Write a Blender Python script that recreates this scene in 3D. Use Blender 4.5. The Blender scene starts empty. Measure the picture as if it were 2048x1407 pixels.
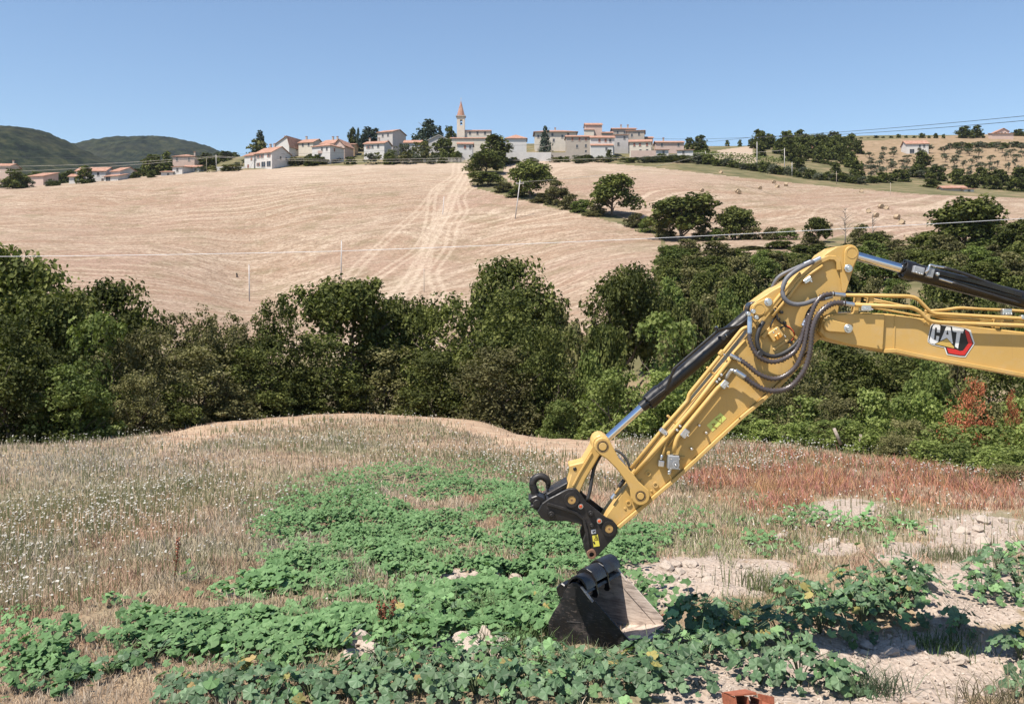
import bpy, bmesh, math, random
import numpy as np
from mathutils import Vector, Matrix

# ------------------------------------------------------------------ camera, sky, sun, exposure
F, YH, EYE = 1900.0, 600.0, 2.8          # focal length and horizon row in pixels of the 2048 px photograph, eye height
scene = bpy.context.scene
cam_d = bpy.data.cameras.new("camera"); cam = bpy.data.objects.new("camera", cam_d)
scene.collection.objects.link(cam); scene.camera = cam
cam.location = (0, 0, EYE); cam.rotation_euler = (math.radians(90), 0, 0)
cam_d.sensor_width = 36.0; cam_d.lens = 36.0 * F / 2048.0
cam_d.shift_y = -(1407 / 2 - YH) / 2048.0
cam_d.clip_start = 0.1; cam_d.clip_end = 30000.0
SUN = Vector((-0.42, -0.34, 1.0)).normalized()
world = bpy.data.worlds.new("World"); scene.world = world; world.use_nodes = True
_wn = world.node_tree; _bg = _wn.nodes["Background"]
_sky = _wn.nodes.new("ShaderNodeTexSky"); _sky.sky_type = 'NISHITA'; _sky.sun_disc = False
_sky.sun_elevation = math.asin(SUN.z); _sky.sun_rotation = math.atan2(SUN.x, SUN.y) % (2 * math.pi)
_sky.altitude = 300; _sky.air_density = 1.06; _sky.dust_density = 0.0; _sky.ozone_density = 3.4
_wn.links.new(_sky.outputs[0], _bg.inputs[0]); _bg.inputs[1].default_value = 0.099
sun_d = bpy.data.lights.new("sun", 'SUN'); sun_d.energy = 5.0; sun_d.angle = math.radians(0.55); sun_d.color = (1.0, 0.93, 0.84)
sun = bpy.data.objects.new("sun", sun_d); scene.collection.objects.link(sun)
sun.rotation_euler = SUN.to_track_quat('Z', 'Y').to_euler()
vs = scene.view_settings; vs.view_transform = 'Standard'; vs.look = 'None'; vs.exposure = 0.62; vs.gamma = 1.0
vs.use_curve_mapping = False
scene.render.engine = 'CYCLES'
scene.cycles.max_bounces = 6; scene.cycles.diffuse_bounces = 1; scene.cycles.glossy_bounces = 3
scene.cycles.transmission_bounces = 3; scene.cycles.transparent_max_bounces = 8
scene.cycles.use_denoising = True
scene.cycles.caustics_reflective = False; scene.cycles.caustics_refractive = False

rng = np.random.default_rng(7); random.seed(7)

# ------------------------------------------------------------------ small helpers
def P(px, py, D):
    "world point at depth D that the photograph shows at pixel (px, py)"
    return Vector(((px - 1024) / F * D, D, EYE + (YH - py) / F * D))
def link(o): scene.collection.objects.link(o)
def tag(o, label=None, cat=None, group=None, kind=None):
    if label: o["label"] = label
    if cat: o["category"] = cat
    if group: o["group"] = group
    if kind: o["kind"] = kind
    return o
def thing(name, loc, label, cat, group=None):
    o = bpy.data.objects.new(name, None); o.location = loc; o.empty_display_size = 0.3
    link(o); return tag(o, label, cat, group)
def world_of(o):
    m = o.matrix_basis.copy()
    return m if o.parent is None else world_of(o.parent) @ o.matrix_parent_inverse @ m
def child(o, parent):
    "parent o without moving it"
    o.parent = parent
    if parent is not None: o.matrix_parent_inverse = world_of(parent).inverted()
    return o
def np_mesh(name, V, faces, mats=(), mat_idx=None, attrs=None, smooth=False):
    "V (n,3); faces = list of int arrays (m,k)"
    me = bpy.data.meshes.new(name)
    V = np.asarray(V, dtype=np.float32)
    me.vertices.add(len(V)); me.vertices.foreach_set("co", V.ravel())
    faces = [np.asarray(f, dtype=np.int32) for f in faces if len(f)]
    nl = sum(f.size for f in faces); npol = sum(len(f) for f in faces)
    me.loops.add(nl); me.polygons.add(npol)
    me.loops.foreach_set("vertex_index", np.concatenate([f.ravel() for f in faces]))
    starts = []; s = 0
    for f in faces:
        starts.append(s + np.arange(len(f)) * f.shape[1]); s += f.size
    me.polygons.foreach_set("loop_start", np.concatenate(starts).astype(np.int32))
    if mat_idx is not None: me.polygons.foreach_set("material_index", np.asarray(mat_idx, dtype=np.int32))
    me.polygons.foreach_set("use_smooth", np.full(npol, bool(smooth)))
    for m in mats: me.materials.append(m)
    for k, a in (attrs or {}).items():
        a = np.asarray(a, dtype=np.float32)
        if a.ndim == 1:
            at = me.attributes.new(k, 'FLOAT', 'POINT'); at.data.foreach_set("value", a)
        else:
            at = me.attributes.new(k, 'FLOAT_COLOR', 'POINT')
            if a.shape[1] == 3: a = np.concatenate([a, np.ones((len(a), 1), np.float32)], 1)
            at.data.foreach_set("color", a.ravel())
    me.update(calc_edges=True); me.validate()
    return me
def bm_mesh(name, bm, mat, smooth=False, bevel=0.0, seg=1, angle=0.5):
    if bevel > 0:
        bmesh.ops.remove_doubles(bm, verts=bm.verts, dist=1e-6)
        es = [e for e in bm.edges if len(e.link_faces) == 2 and e.calc_face_angle(0) > angle]
        if es: bmesh.ops.bevel(bm, geom=es, offset=bevel, segments=seg, affect='EDGES', clamp_overlap=True)
    bmesh.ops.recalc_face_normals(bm, faces=bm.faces)
    me = bpy.data.meshes.new(name); bm.to_mesh(me); bm.free()
    for m in (mat if isinstance(mat, (list, tuple)) else [mat]): me.materials.append(m)
    if smooth:
        me.polygons.foreach_set("use_smooth", np.ones(len(me.polygons), dtype=bool))
        try: me.set_sharp_from_angle(angle=0.7)
        except Exception: pass
    return me
def obj(name, me, parent=None):
    o = bpy.data.objects.new(name, me); link(o)
    if parent is not None: child(o, parent)
    return o

# ------------------------------------------------------------------ node materials
class NT:
    def __init__(s, name):
        s.m = bpy.data.materials.new(name); s.m.use_nodes = True; s.t = s.m.node_tree
        s.bsdf = s.t.nodes["Principled BSDF"]; s.out = s.t.nodes["Material Output"]
    def put(s, sock, v):
        if v is None: return
        if isinstance(v, bpy.types.NodeSocket): s.t.links.new(v, sock)
        else:
            if isinstance(v, (tuple, list)) and len(v) == 3 and sock.type == 'RGBA': v = (*v, 1)
            sock.default_value = v
    def node(s, typ, **kw):
        n = s.t.nodes.new(typ)
        for k, v in kw.items(): setattr(n, k, v)
        return n
    def pos(s): return s.node("ShaderNodeNewGeometry").outputs["Position"]
    def objco(s): return s.node("ShaderNodeTexCoord").outputs["Object"]
    def orand(s): return s.node("ShaderNodeObjectInfo").outputs["Random"]
    def attr(s, name, out="Fac"): return s.node("ShaderNodeAttribute", attribute_name=name).outputs[out]
    def mapping(s, vec, scale=(1, 1, 1), rot=(0, 0, 0)):
        n = s.node("ShaderNodeMapping"); s.put(n.inputs[0], vec); n.inputs["Scale"].default_value = scale
        n.inputs["Rotation"].default_value = rot; return n.outputs[0]
    def noise(s, scale, detail=4, vec=None, rough=0.55, dist=0.0, col=False):
        n = s.node("ShaderNodeTexNoise"); n.inputs["Scale"].default_value = scale
        n.inputs["Detail"].default_value = detail; n.inputs["Roughness"].default_value = rough
        n.inputs["Distortion"].default_value = dist
        s.put(n.inputs["Vector"], vec); return n.outputs["Color" if col else "Fac"]
    def voro(s, scale, vec=None, out="Distance"):
        n = s.node("ShaderNodeTexVoronoi"); n.inputs["Scale"].default_value = scale
        s.put(n.inputs["Vector"], vec); return n.outputs[out]
    def wave(s, scale, vec, dist=2.0, detail=2, dscale=1.0, prof='SIN', direction='X'):
        n = s.node("ShaderNodeTexWave", wave_type='BANDS', bands_direction=direction, wave_profile=prof)
        n.inputs["Scale"].default_value = scale; n.inputs["Distortion"].default_value = dist
        n.inputs["Detail"].default_value = detail; n.inputs["Detail Scale"].default_value = dscale
        s.put(n.inputs["Vector"], vec); return n.outputs["Fac"]
    def ramp(s, fac, stops):
        n = s.node("ShaderNodeValToRGB"); s.put(n.inputs[0], fac); e = n.color_ramp.elements
        while len(e) < len(stops): e.new(0.5)
        for el, (p, c) in zip(e, stops):
            el.position = p; el.color = (c, c, c, 1) if isinstance(c, (int, float)) else (*c, 1)
        return n.outputs[0]
    def mix(s, fac, a, b, mode='MIX'):
        n = s.node("ShaderNodeMix", data_type='RGBA', blend_type=mode)
        s.put(n.inputs[0], fac); s.put(n.inputs[6], a); s.put(n.inputs[7], b); return n.outputs[2]
    def math(s, op, a, b=None, clamp=False):
        n = s.node("ShaderNodeMath", operation=op, use_clamp=clamp); s.put(n.inputs[0], a)
        if b is not None: s.put(n.inputs[1], b)
        return n.outputs[0]
    def sep(s, v): n = s.node("ShaderNodeSeparateXYZ"); s.put(n.inputs[0], v); return n.outputs
    def comb(s, x, y, z):
        n = s.node("ShaderNodeCombineXYZ")
        for i, v in enumerate((x, y, z)): s.put(n.inputs[i], v)
        return n.outputs[0]
    def bump(s, h, strength=0.3, dist=0.02):
        n = s.node("ShaderNodeBump"); n.inputs["Strength"].default_value = strength
        n.inputs["Distance"].default_value = dist; s.put(n.inputs["Height"], h); return n.outputs[0]
    def done(s, col=None, rough=0.7, metal=0.0, spec=None, normal=None, coat=None):
        b = s.bsdf; s.put(b.inputs["Base Color"], col); s.put(b.inputs["Roughness"], rough); s.put(b.inputs["Metallic"], metal)
        if spec is not None: b.inputs["Specular IOR Level"].default_value = spec
        if coat is not None: b.inputs["Coat Weight"].default_value = coat; b.inputs["Coat Roughness"].default_value = 0.12
        if normal is not None: s.put(b.inputs["Normal"], normal)
        return s.m

def plain(name, col, rough=0.6, metal=0.0, var=0.12, scale=20.0, spec=None, coat=None, bump=0.0):
    n = NT(name); f = n.noise(scale, 4, n.objco())
    lo = tuple(c * (1 - var) for c in col); hi = tuple(min(1, c * (1 + var)) for c in col)
    c = n.ramp(f, [(0.3, lo), (0.7, hi)])
    nm = n.bump(f, bump, 0.01) if bump else None
    return n.done(c, rough, metal, spec, nm, coat)

def leafmat(name, stops, trans=0.25, rough=0.55, var=0.25, spec=0.25):
    "foliage: colour from the per-leaf attribute and a per-plant random, with some light coming through"
    n = NT(name); r = n.attr("rnd")
    c = n.ramp(r, stops)
    k = n.ramp(n.orand(), [(0.0, 1 - var), (1.0, 1 + var)])
    c = n.mix(1.0, c, k, 'MULTIPLY')
    n.done(c, rough, spec=spec)
    tr = n.node("ShaderNodeBsdfTranslucent"); n.put(tr.inputs[0], n.mix(1.0, c, (1.0, 1.15, 0.6), 'MULTIPLY'))
    mx = n.node("ShaderNodeMixShader"); mx.inputs[0].default_value = trans
    n.t.links.new(n.bsdf.outputs[0], mx.inputs[1]); n.t.links.new(tr.outputs[0], mx.inputs[2])
    n.t.links.new(mx.outputs[0], n.out.inputs[0]); return n.m
def tintmat(name, trans=0.2, rough=0.8):
    "grass and flowers: each blade carries its own colour"
    n = NT(name); c = n.attr("tint", "Color"); n.done(c, rough, spec=0.15)
    tr = n.node("ShaderNodeBsdfTranslucent"); n.put(tr.inputs[0], c)
    mx = n.node("ShaderNodeMixShader"); mx.inputs[0].default_value = trans
    n.t.links.new(n.bsdf.outputs[0], mx.inputs[1]); n.t.links.new(tr.outputs[0], mx.inputs[2])
    n.t.links.new(mx.outputs[0], n.out.inputs[0]); return n.m

# ------------------------------------------------------------------ terrain
EDGE = [(-900, 28), (0, 31), (250, 34), (450, 44), (650, 49), (800, 52), (950, 44), (1080, 37), (1200, 33), (1450, 33.5), (1600, 31), (1800, 27), (2048, 22.5), (3000, 20)]
def edge_at(px): return np.interp(px, [e[0] for e in EDGE], [e[1] for e in EDGE])
COLS = {   # pixel column: (valley depth, valley height), then (depth, pixel row) of the slope beyond
    -900: ((60, -12), [(150, 660), (200, 560), (260, 485), (330, 430), (400, 392), (440, 386), (520, 392)]),
    0:    ((60, -12), [(150, 640), (200, 545), (260, 470), (330, 417), (400, 377), (440, 375), (520, 382)]),
    250:  ((62, -12), [(140, 660), (200, 565), (260, 482), (330, 412), (400, 359), (440, 356), (520, 362)]),
    400:  ((66, -12), [(150, 665), (205, 585), (275, 468), (340, 394), (400, 346), (440, 341), (480, 336), (560, 342)]),
    500:  ((72, -12), [(160, 665), (210, 599), (285, 458), (340, 388), (400, 338), (440, 322), (480, 312), (560, 318)]),
    700:  ((78, -12), [(160, 660), (212, 553), (285, 442), (340, 380), (405, 329), (440, 312), (480, 296), (560, 303)]),
    940:  ((75, -12), [(150, 650), (212, 540), (285, 428), (340, 372), (410, 325), (440, 309), (480, 290), (560, 298)]),
    1200: ((70, -11), [(130, 630), (180, 532), (230, 458), (300, 388), (370, 340), (410, 322), (440, 305), (480, 290), (560, 297)]),
    1400: ((70, -9.5), [(120, 610), (170, 522), (210, 478), (270, 415), (330, 360), (380, 335), (430, 312), (480, 298), (560, 300)]),
    1600: ((70, -8.5), [(120, 590), (165, 520), (205, 478), (260, 425), (330, 372), (380, 350), (430, 325), (500, 298), (600, 283), (700, 285)]),
    1800: ((70, -8), [(115, 585), (155, 522), (195, 484), (250, 424), (310, 389), (350, 375), (420, 345), (500, 306), (600, 276), (700, 279)]),
    2048: ((65, -8), [(110, 580), (150, 530), (190, 488), (240, 432), (300, 398), (350, 382), (420, 342), (500, 302), (600, 280), (650, 271), (760, 276)]),
    3000: ((65, -8), [(110, 590), (150, 540), (190, 498), (240, 442), (300, 404), (350, 388), (420, 348), (500, 308), (600, 286), (650, 280), (760, 284)]),
}
def pchip(x, y, q):
    x = np.asarray(x, float); y = np.asarray(y, float); h = np.diff(x); d = np.diff(y) / h
    m = np.zeros_like(y); m[0] = d[0]; m[-1] = d[-1]
    for i in range(1, len(x) - 1):
        if d[i - 1] * d[i] > 0:
            w1 = 2 * h[i] + h[i - 1]; w2 = h[i] + 2 * h[i - 1]
            m[i] = (w1 + w2) / (w1 / d[i - 1] + w2 / d[i])
    i = np.clip(np.searchsorted(x, q) - 1, 0, len(x) - 2); t = (q - x[i]) / h[i]
    t2, t3 = t * t, t * t * t
    return (2*t3-3*t2+1)*y[i] + (t3-2*t2+t)*h[i]*m[i] + (-2*t3+3*t2)*y[i+1] + (t3-t2)*h[i]*m[i+1]
LD = np.linspace(math.log(3.0), math.log(7000.0), 900); DG = np.exp(LD)
PXG = np.linspace(-900, 3000, 391)
def _table():
    ks = sorted(COLS); rows = []
    for k in ks:
        (vd, vz), pts = COLS[k]; e = float(edge_at(k))
        D = [0.5, 10, 20, e]; Z = [-2.79 - 0.063 * d for d in D]
        D.append(e + 5); Z.append(Z[-1] - 1.6)
        D.append(max(vd, e + 16)); Z.append(vz)
        for d, py in pts: D.append(d); Z.append((YH - py) / F * d)
        zl = Z[-1]; D += [D[-1] + 160, 1300, 7000]; Z += [zl - 16, zl * 0.45, zl * 0.35]
        rows.append(pchip(D, Z, DG))
    rows = np.array(rows); T = np.empty((len(PXG), len(DG)))
    for j in range(len(DG)): T[:, j] = pchip(ks, rows[:, j], PXG)
    for _ in range(3): T[1:-1] = (T[:-2] + 2 * T[1:-1] + T[2:]) / 4
    return T
TAB = _table()
def _hash2(ix, iy): 
    v = np.sin(ix * 127.1 + iy * 311.7) * 43758.5453; return v - np.floor(v)
def vnoise(x, y):
    ix = np.floor(x); iy = np.floor(y); fx = x - ix; fy = y - iy
    fx = fx * fx * (3 - 2 * fx); fy = fy * fy * (3 - 2 * fy)
    a = _hash2(ix, iy); b = _hash2(ix + 1, iy); c = _hash2(ix, iy + 1); d = _hash2(ix + 1, iy + 1)
    return (a * (1 - fx) + b * fx) * (1 - fy) + (c * (1 - fx) + d * fx) * fy
def fbm(x, y, o=4):
    s = 0; a = 0.5
    for i in range(o): s = s + a * vnoise(x + 17 * i, y - 9 * i); x = x * 2.03; y = y * 2.03; a *= 0.5
    return s
def smooth(a, b, x): t = np.clip((x - a) / (b - a), 0, 1); return t * t * (3 - 2 * t)
# humps of dug soil, and one added dip that brings the boom's shadow forward: pixel x, depth, radius x, radius y, height
HUMPS_AND_DIP = [(1950, 9.1, 1.9, 1.2, -0.34), (1380, 11.2, 0.75, 0.45, 0.16), (1480, 11.0, 0.45, 0.35, 0.10), (915, 10.6, 0.5, 0.3, 0.16), (900, 8.7, 0.6, 0.22, 0.16), (700, 8.6, 0.25, 0.2, 0.17),
         (1860, 10.9, 0.5, 0.4, 0.14), (1780, 12.6, 0.9, 0.5, 0.16), (1780, 8.55, 1.0, 0.28, 0.10), (1000, 10.4, 0.4, 0.3, 0.10), (470, 10.6, 0.3, 0.25, 0.08)]
def terrain(x, y):
    x = np.asarray(x, float); y = np.asarray(y, float); ys = np.maximum(y, 3.2)
    px = np.clip(1024 + F * x / np.maximum(ys, 5.0), PXG[0], PXG[-1] - 1e-3)
    fi = (px - PXG[0]) / (PXG[1] - PXG[0]); i = np.clip(fi.astype(int), 0, len(PXG) - 2); fi = fi - i
    fj = (np.log(np.clip(ys, DG[0], DG[-1] * 0.9999)) - LD[0]) / (LD[1] - LD[0]); j = np.clip(fj.astype(int), 0, len(DG) - 2); fj = fj - j
    z = (TAB[i, j] * (1 - fi) + TAB[i + 1, j] * fi) * (1 - fj) + (TAB[i, j + 1] * (1 - fi) + TAB[i + 1, j + 1] * fi) * fj
    z = np.where(y < 3.2, -2.79 - 0.063 * y, z)
    near = smooth(60, 20, y)
    z = z + near * ((fbm(x * 1.1, y * 1.1) - 0.47) * 0.22 + (fbm(x * 6, y * 6, 3) - 0.44) * 0.05)
    for hx, hy, rx, ry, hh in HUMPS_AND_DIP:
        cx = (hx - 1024) / F * hy
        g = np.exp(-((x - cx) / rx) ** 2 - ((y - hy) / ry) ** 2)
        z = z + hh * g * (0.7 + 0.6 * fbm(x * 5 + 3, y * 5, 3))
    far = smooth(120, 200, y)
    z = z + far * (fbm(x / 45 + 5, y / 45, 3) - 0.44) * 3.0 * smooth(395, 300, y)
    return z + EYE
def tz(x, y): return float(terrain(np.array([x]), np.array([y]))[0])
def ground_at(px, D):
    x = (px - 1024) / F * D; return Vector((x, D, tz(x, D)))
def in_poly(px, py, poly):
    px = np.asarray(px, float); py = np.asarray(py, float); r = np.zeros(px.shape, bool); n = len(poly)
    for a in range(n):
        x0, y0 = poly[a]; x1, y1 = poly[a - 1]
        c = ((y0 > py) != (y1 > py)) & (px < (x1 - x0) * (py - y0) / ((y1 - y0) if y1 != y0 else 1e-9) + x0)
        r ^= c
    return r
def pix_to_ground(px, py):
    "meadow position seen at a pixel (for laying out plants), arrays"
    D = 5300.0 / np.maximum(np.asarray(py, float) - 720, 20); x = (np.asarray(px, float) - 1024) / F * D
    for _ in range(4):
        z = terrain(x, D) - EYE; D = D * 0.5 + 0.5 * np.clip(F * -z / np.maximum(py - YH, 5), 4, 80); x = (px - 1024) / F * D
    return x, D, terrain(x, D)
LOWER = [(-900, 400), (-300, 385), (0, 374), (250, 354), (440, 342), (600, 334), (780, 328), (938, 326), (932, 345), (955, 378), (1050, 402), (1130, 420), (1230, 445), (1320, 472), (1335, 520), (1315, 570), (1250, 640), (1100, 700), (-900, 760)]
UPPER = [(1015, 322), (1100, 316), (1300, 334), (1500, 357), (1700, 377), (1850, 389), (2048, 396), (3000, 405), (3000, 475), (2048, 482), (1870, 482), (1780, 484), (1680, 470), (1560, 512), (1400, 512), (1336, 512), (1330, 465), (1230, 430), (1130, 405), (1050, 385), (1000, 350)]
GROVE = [(1690, 285), (2048, 262), (3000, 262), (3000, 345), (2048, 350), (1720, 350)]
PALE = [(1412, 326), (1440, 300), (1500, 292), (1514, 326)]
SOIL = [(1235, 1112, 1570, 1190), (1620, 1000, 1760, 1040), (1300, 1180, 1380, 1215), (1750, 1085, 1860, 1125), (1860, 1030, 2048, 1120), (1830, 1120, 2048, 1260), (1440, 1270, 2048, 1407), (870, 1140, 975, 1180), (860, 1260, 1010, 1320), (690, 1260, 760, 1330), (440, 1170, 500, 1195), (970, 1150, 1090, 1190), (1270, 1330, 1520, 1407), (1620, 1085, 1720, 1110)]

def build_ground():
    ys = np.concatenate([np.linspace(-14, 5, 12)[:-1], np.geomspace(5, 75, 270)[:-1], np.geomspace(75, 800, 270)[:-1], np.geomspace(800, 7000, 30)])
    nt_ = 340; t = np.linspace(-1, 1, nt_)
    Y, T = np.meshgrid(ys, t, indexing='ij'); X = T * 0.78 * np.sqrt(np.maximum(Y, 0) ** 2 + 130)
    Z = terrain(X.ravel(), Y.ravel()).reshape(X.shape)
    px = 1024 + F * X / np.maximum(Y, 4); py = YH - F * (Z - EYE) / np.maximum(Y, 4)
    far = Y > 100
    front = Y < 405 + 60 * (px > 1400)
    field = (far & in_poly(px, py, LOWER) & (Y < 425)) | (far & in_poly(px, py, UPPER) & (Y < 470)) | (far & in_poly(px, py, PALE))
    grove = far & in_poly(px, py, GROVE) & (Y > 380)
    soil = np.zeros_like(X)
    for x0, y0, x1, y1 in SOIL:
        cx, cy, rx, ry = (x0 + x1) / 2, (y0 + y1) / 2, (x1 - x0) / 2, (y1 - y0) / 2
        soil = np.maximum(soil, 1.33 - np.sqrt(((px - cx) / rx) ** 2 + ((py - cy) / ry) ** 2) * 0.75)
    soil = np.clip(soil, 0, 1) * (Y < 20) * (Y > 2) + (Y <= 2) * 0.6
    green = np.zeros_like(X)
    e = edge_at(np.clip(px, -900, 3000)); edge = smooth(-14, -9, Y - e) * smooth(4.5, 2.5, Y - e) * (px < 1250) * smooth(180, 420, px)
    ix = np.arange(len(ys) * nt_).reshape(len(ys), nt_)
    quads = np.stack([ix[:-1, :-1], ix[:-1, 1:], ix[1:, 1:], ix[1:, :-1]], -1).reshape(-1, 4)
    qy = np.repeat(ys[:-1], nt_ - 1)
    V = np.stack([X.ravel(), Y.ravel(), Z.ravel()], 1)
    for nm, sel, mat in (("meadow", qy < 75, MAT["meadow"]), ("hillside", qy >= 75, MAT["hillside"])):
        q = quads[sel]; used = np.unique(q); remap = np.zeros(len(V), np.int32); remap[used] = np.arange(len(used))
        me = np_mesh(nm, V[used], [remap[q]], [mat], attrs={"field": field.ravel()[used].astype(float), "grove": grove.ravel()[used].astype(float), "soil": soil.ravel()[used], "edge": edge.ravel()[used]}, smooth=True)
        tag(obj(nm, me), kind="structure", label={"meadow": "dry flowering meadow with bare pale soil in front", "hillside": "harvested stubble hillside below the village"}[nm])

MAT = {}
def surface_materials():
    # meadow ground: dry litter, dug pale soil, reddish mown edge
    n = NT("meadow_ground"); p = n.pos(); s = n.attr("soil"); e = n.attr("edge")
    big = n.noise(0.18, 4, p); mid = n.noise(1.6, 5, p); fine = n.noise(28, 5, p)
    litter = n.ramp(mid, [(0.3, (0.20, 0.135, 0.085)), (0.5, (0.30, 0.215, 0.14)), (0.7, (0.36, 0.285, 0.185))])
    litter = n.mix(n.ramp(big, [(0.42, 0.0), (0.6, 0.55)]), litter, (0.19, 0.19, 0.115))
    clod = n.ramp(fine, [(0.25, (0.265, 0.205, 0.158)), (0.5, (0.405, 0.330, 0.268)), (0.75, (0.475, 0.405, 0.340))])
    clod = n.mix(n.ramp(n.noise(3.5, 4, p), [(0.4, 0.0), (0.7, 0.45)]), clod, (0.345, 0.265, 0.205))
    f = n.math('ADD', s, n.math('MULTIPLY', n.math('SUBTRACT', n.noise(2.4, 5, p), 0.5), 1.3))
    col = n.mix(n.ramp(f, [(0.42, 0.0), (0.58, 1.0)]), litter, clod)
    ec = n.ramp(mid, [(0.3, (0.336, 0.216, 0.144)), (0.7, (0.480, 0.360, 0.248))])
    col = n.mix(n.ramp(n.math('ADD', e, n.math('MULTIPLY', n.math('SUBTRACT', mid, 0.5), 0.9)), [(0.45, 0.0), (0.7, 0.9)]), col, ec)
    h = n.math('ADD', n.math('MULTIPLY', fine, 0.6), n.voro(16, p))
    MAT["meadow"] = n.done(col, 0.95, spec=0.1, normal=n.bump(h, 0.8, 0.03))
    # stubble hillside
    n = NT("stubble_hillside"); p = n.pos(); xyz = n.sep(p); fld = n.attr("field"); gr = n.attr("grove")
    warp = n.noise(0.008, 2, p, col=True)
    wv = n.node("ShaderNodeVectorMath", operation='MULTIPLY_ADD'); n.put(wv.inputs[0], warp); wv.inputs[1].default_value = (110, 110, 0); n.put(wv.inputs[2], p)
    flat = n.mapping(wv.outputs[0], scale=(1, 1, 0))
    streak = n.noise(1.0, 6, n.mapping(flat, scale=(0.10, 0.60, 0), rot=(0, 0, -0.5)), 0.7)
    streak2 = n.noise(1.0, 5, n.mapping(flat, scale=(0.020, 0.085, 0), rot=(0, 0, -0.65)), 0.65)
    fine = n.noise(1.3, 6, p, 0.75); blot = n.noise(0.016, 4, p); spot = n.noise(0.09, 5, p, 0.65)
    c = n.ramp(streak, [(0.34, (0.215, 0.150, 0.105)), (0.5, (0.362, 0.272, 0.198)), (0.66, (0.490, 0.398, 0.305))])
    c = n.mix(n.ramp(streak2, [(0.38, 0.75), (0.56, 0.0)]), c, (0.285, 0.185, 0.125))
    c = n.mix(n.ramp(blot, [(0.48, 0.0), (0.64, 0.50)]), c, (0.318, 0.205, 0.158))
    c = n.mix(n.ramp(spot, [(0.52, 0.0), (0.66, 0.70)]), c, (0.215, 0.172, 0.105))
    c = n.mix(n.ramp(n.noise(0.35, 4, p), [(0.55, 0.0), (0.72, 0.6)]), c, (0.49, 0.40, 0.295))
    c = n.mix(n.ramp(fine, [(0.38, 0.85), (0.54, 0.0)]), c, (0.165, 0.115, 0.075))
    # bleached stubble on the crest
    hz = n.math('ADD', xyz[2], n.math('MULTIPLY', blot, 30))
    c = n.mix(n.ramp(n.math('DIVIDE', hz, 100.0), [(0.58, 0.0), (0.78, 0.75)]), c, n.ramp(streak, [(0.3, (0.360, 0.281, 0.207)), (0.7, (0.450, 0.365, 0.281))]))
    # combed swath lines, only in patches
    rows = n.wave(0.06, n.mapping(flat, rot=(0, 0, 0.9)), 4.5, 3, 0.22)
    rm = n.math('MULTIPLY', n.ramp(rows, [(0.74, 0.0), (0.94, 1.0)]), n.ramp(n.noise(0.018, 3, p), [(0.47, 0.0), (0.60, 0.62)]))
    c = n.mix(n.math('MULTIPLY', rm, n.ramp(fine, [(0.38, 0.1), (0.58, 1.0)])), c, (0.51, 0.41, 0.308))
    # wheel tracks running up the slope: pairs of worn lines, wandering and crossing
    def track(x0, k, wob, seed, width, amt):
        t = n.math('SUBTRACT', xyz[0], n.math('ADD', x0, n.math('MULTIPLY', xyz[1], k)))
        t = n.math('ADD', t, n.math('MULTIPLY', n.math('SUBTRACT', n.noise(0.011, 1, n.mapping(p, scale=(0.3, 1, 0), rot=(0, 0, seed))), 0.5), wob))
        t = n.math('ABSOLUTE', n.math('SUBTRACT', n.math('ABSOLUTE', t), 1.1))
        return n.ramp(n.math('DIVIDE', t, 4.0), [(width * 0.12, amt), (width * 0.30, 0.0)])
    ab = n.math('ABSOLUTE', n.math('ADD', n.math('SUBTRACT', xyz[0], n.math('ADD', -29.5, n.math('MULTIPLY', xyz[1], 0.031))), n.math('MULTIPLY', n.math('SUBTRACT', n.noise(0.02, 2, p), 0.5), 7.0)))
    tm = n.ramp(n.math('DIVIDE', ab, 10.0), [(0.06, 0.42), (0.36, 0.0)])
    for args in ((-29.5, .031, 5, .1, .8, .75), (-24, .020, 16, .9, .7, .6), (-36, .036, 22, 1.3, .6, .55), (-17, .006, 26, 1.7, .6, .5), (-58, .10, 16, .3, .6, .45)):
        tm = n.math('MAXIMUM', tm, track(*args))
    c = n.mix(n.math('MULTIPLY', tm, n.ramp(fine, [(0.36, 0.15), (0.58, 0.9)])), c, (0.52, 0.42, 0.318))
    wild = n.ramp(n.noise(0.12, 5, p), [(0.3, (0.085, 0.085, 0.040)), (0.5, (0.15, 0.135, 0.07)), (0.7, (0.26, 0.19, 0.115))])
    wild = n.mix(gr, wild, n.ramp(n.noise(0.3, 4, p), [(0.3, (0.19, 0.140, 0.080)), (0.7, (0.33, 0.235, 0.155))]))
    fm = n.math('ADD', fld, n.math('MULTIPLY', n.math('SUBTRACT', n.noise(0.35, 4, p), 0.5), 0.9))
    col = n.mix(n.ramp(fm, [(0.42, 0.0), (0.58, 1.0)]), wild, c)
    MAT["hillside"] = n.done(col, 0.95, spec=0.05, normal=n.bump(n.math('ADD', fine, streak), 0.5, 0.3))
    # far wooded hills
    n = NT("wooded_hill"); p = n.pos()
    a = n.noise(0.035, 6, p, 0.75); b = n.noise(0.006, 3, p)
    col = n.ramp(a, [(0.40, (0.004, 0.008, 0.004)), (0.5, (0.017, 0.024, 0.011)), (0.62, (0.048, 0.050, 0.022))])
    col = n.mix(n.ramp(b, [(0.45, 0.0), (0.7, 0.5)]), col, (0.036, 0.032, 0.021))
    MAT["hill"] = n.done(col, 0.95, spec=0.05, normal=n.bump(a, 0.6, 5.0))
surface_materials()
build_ground()

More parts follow.
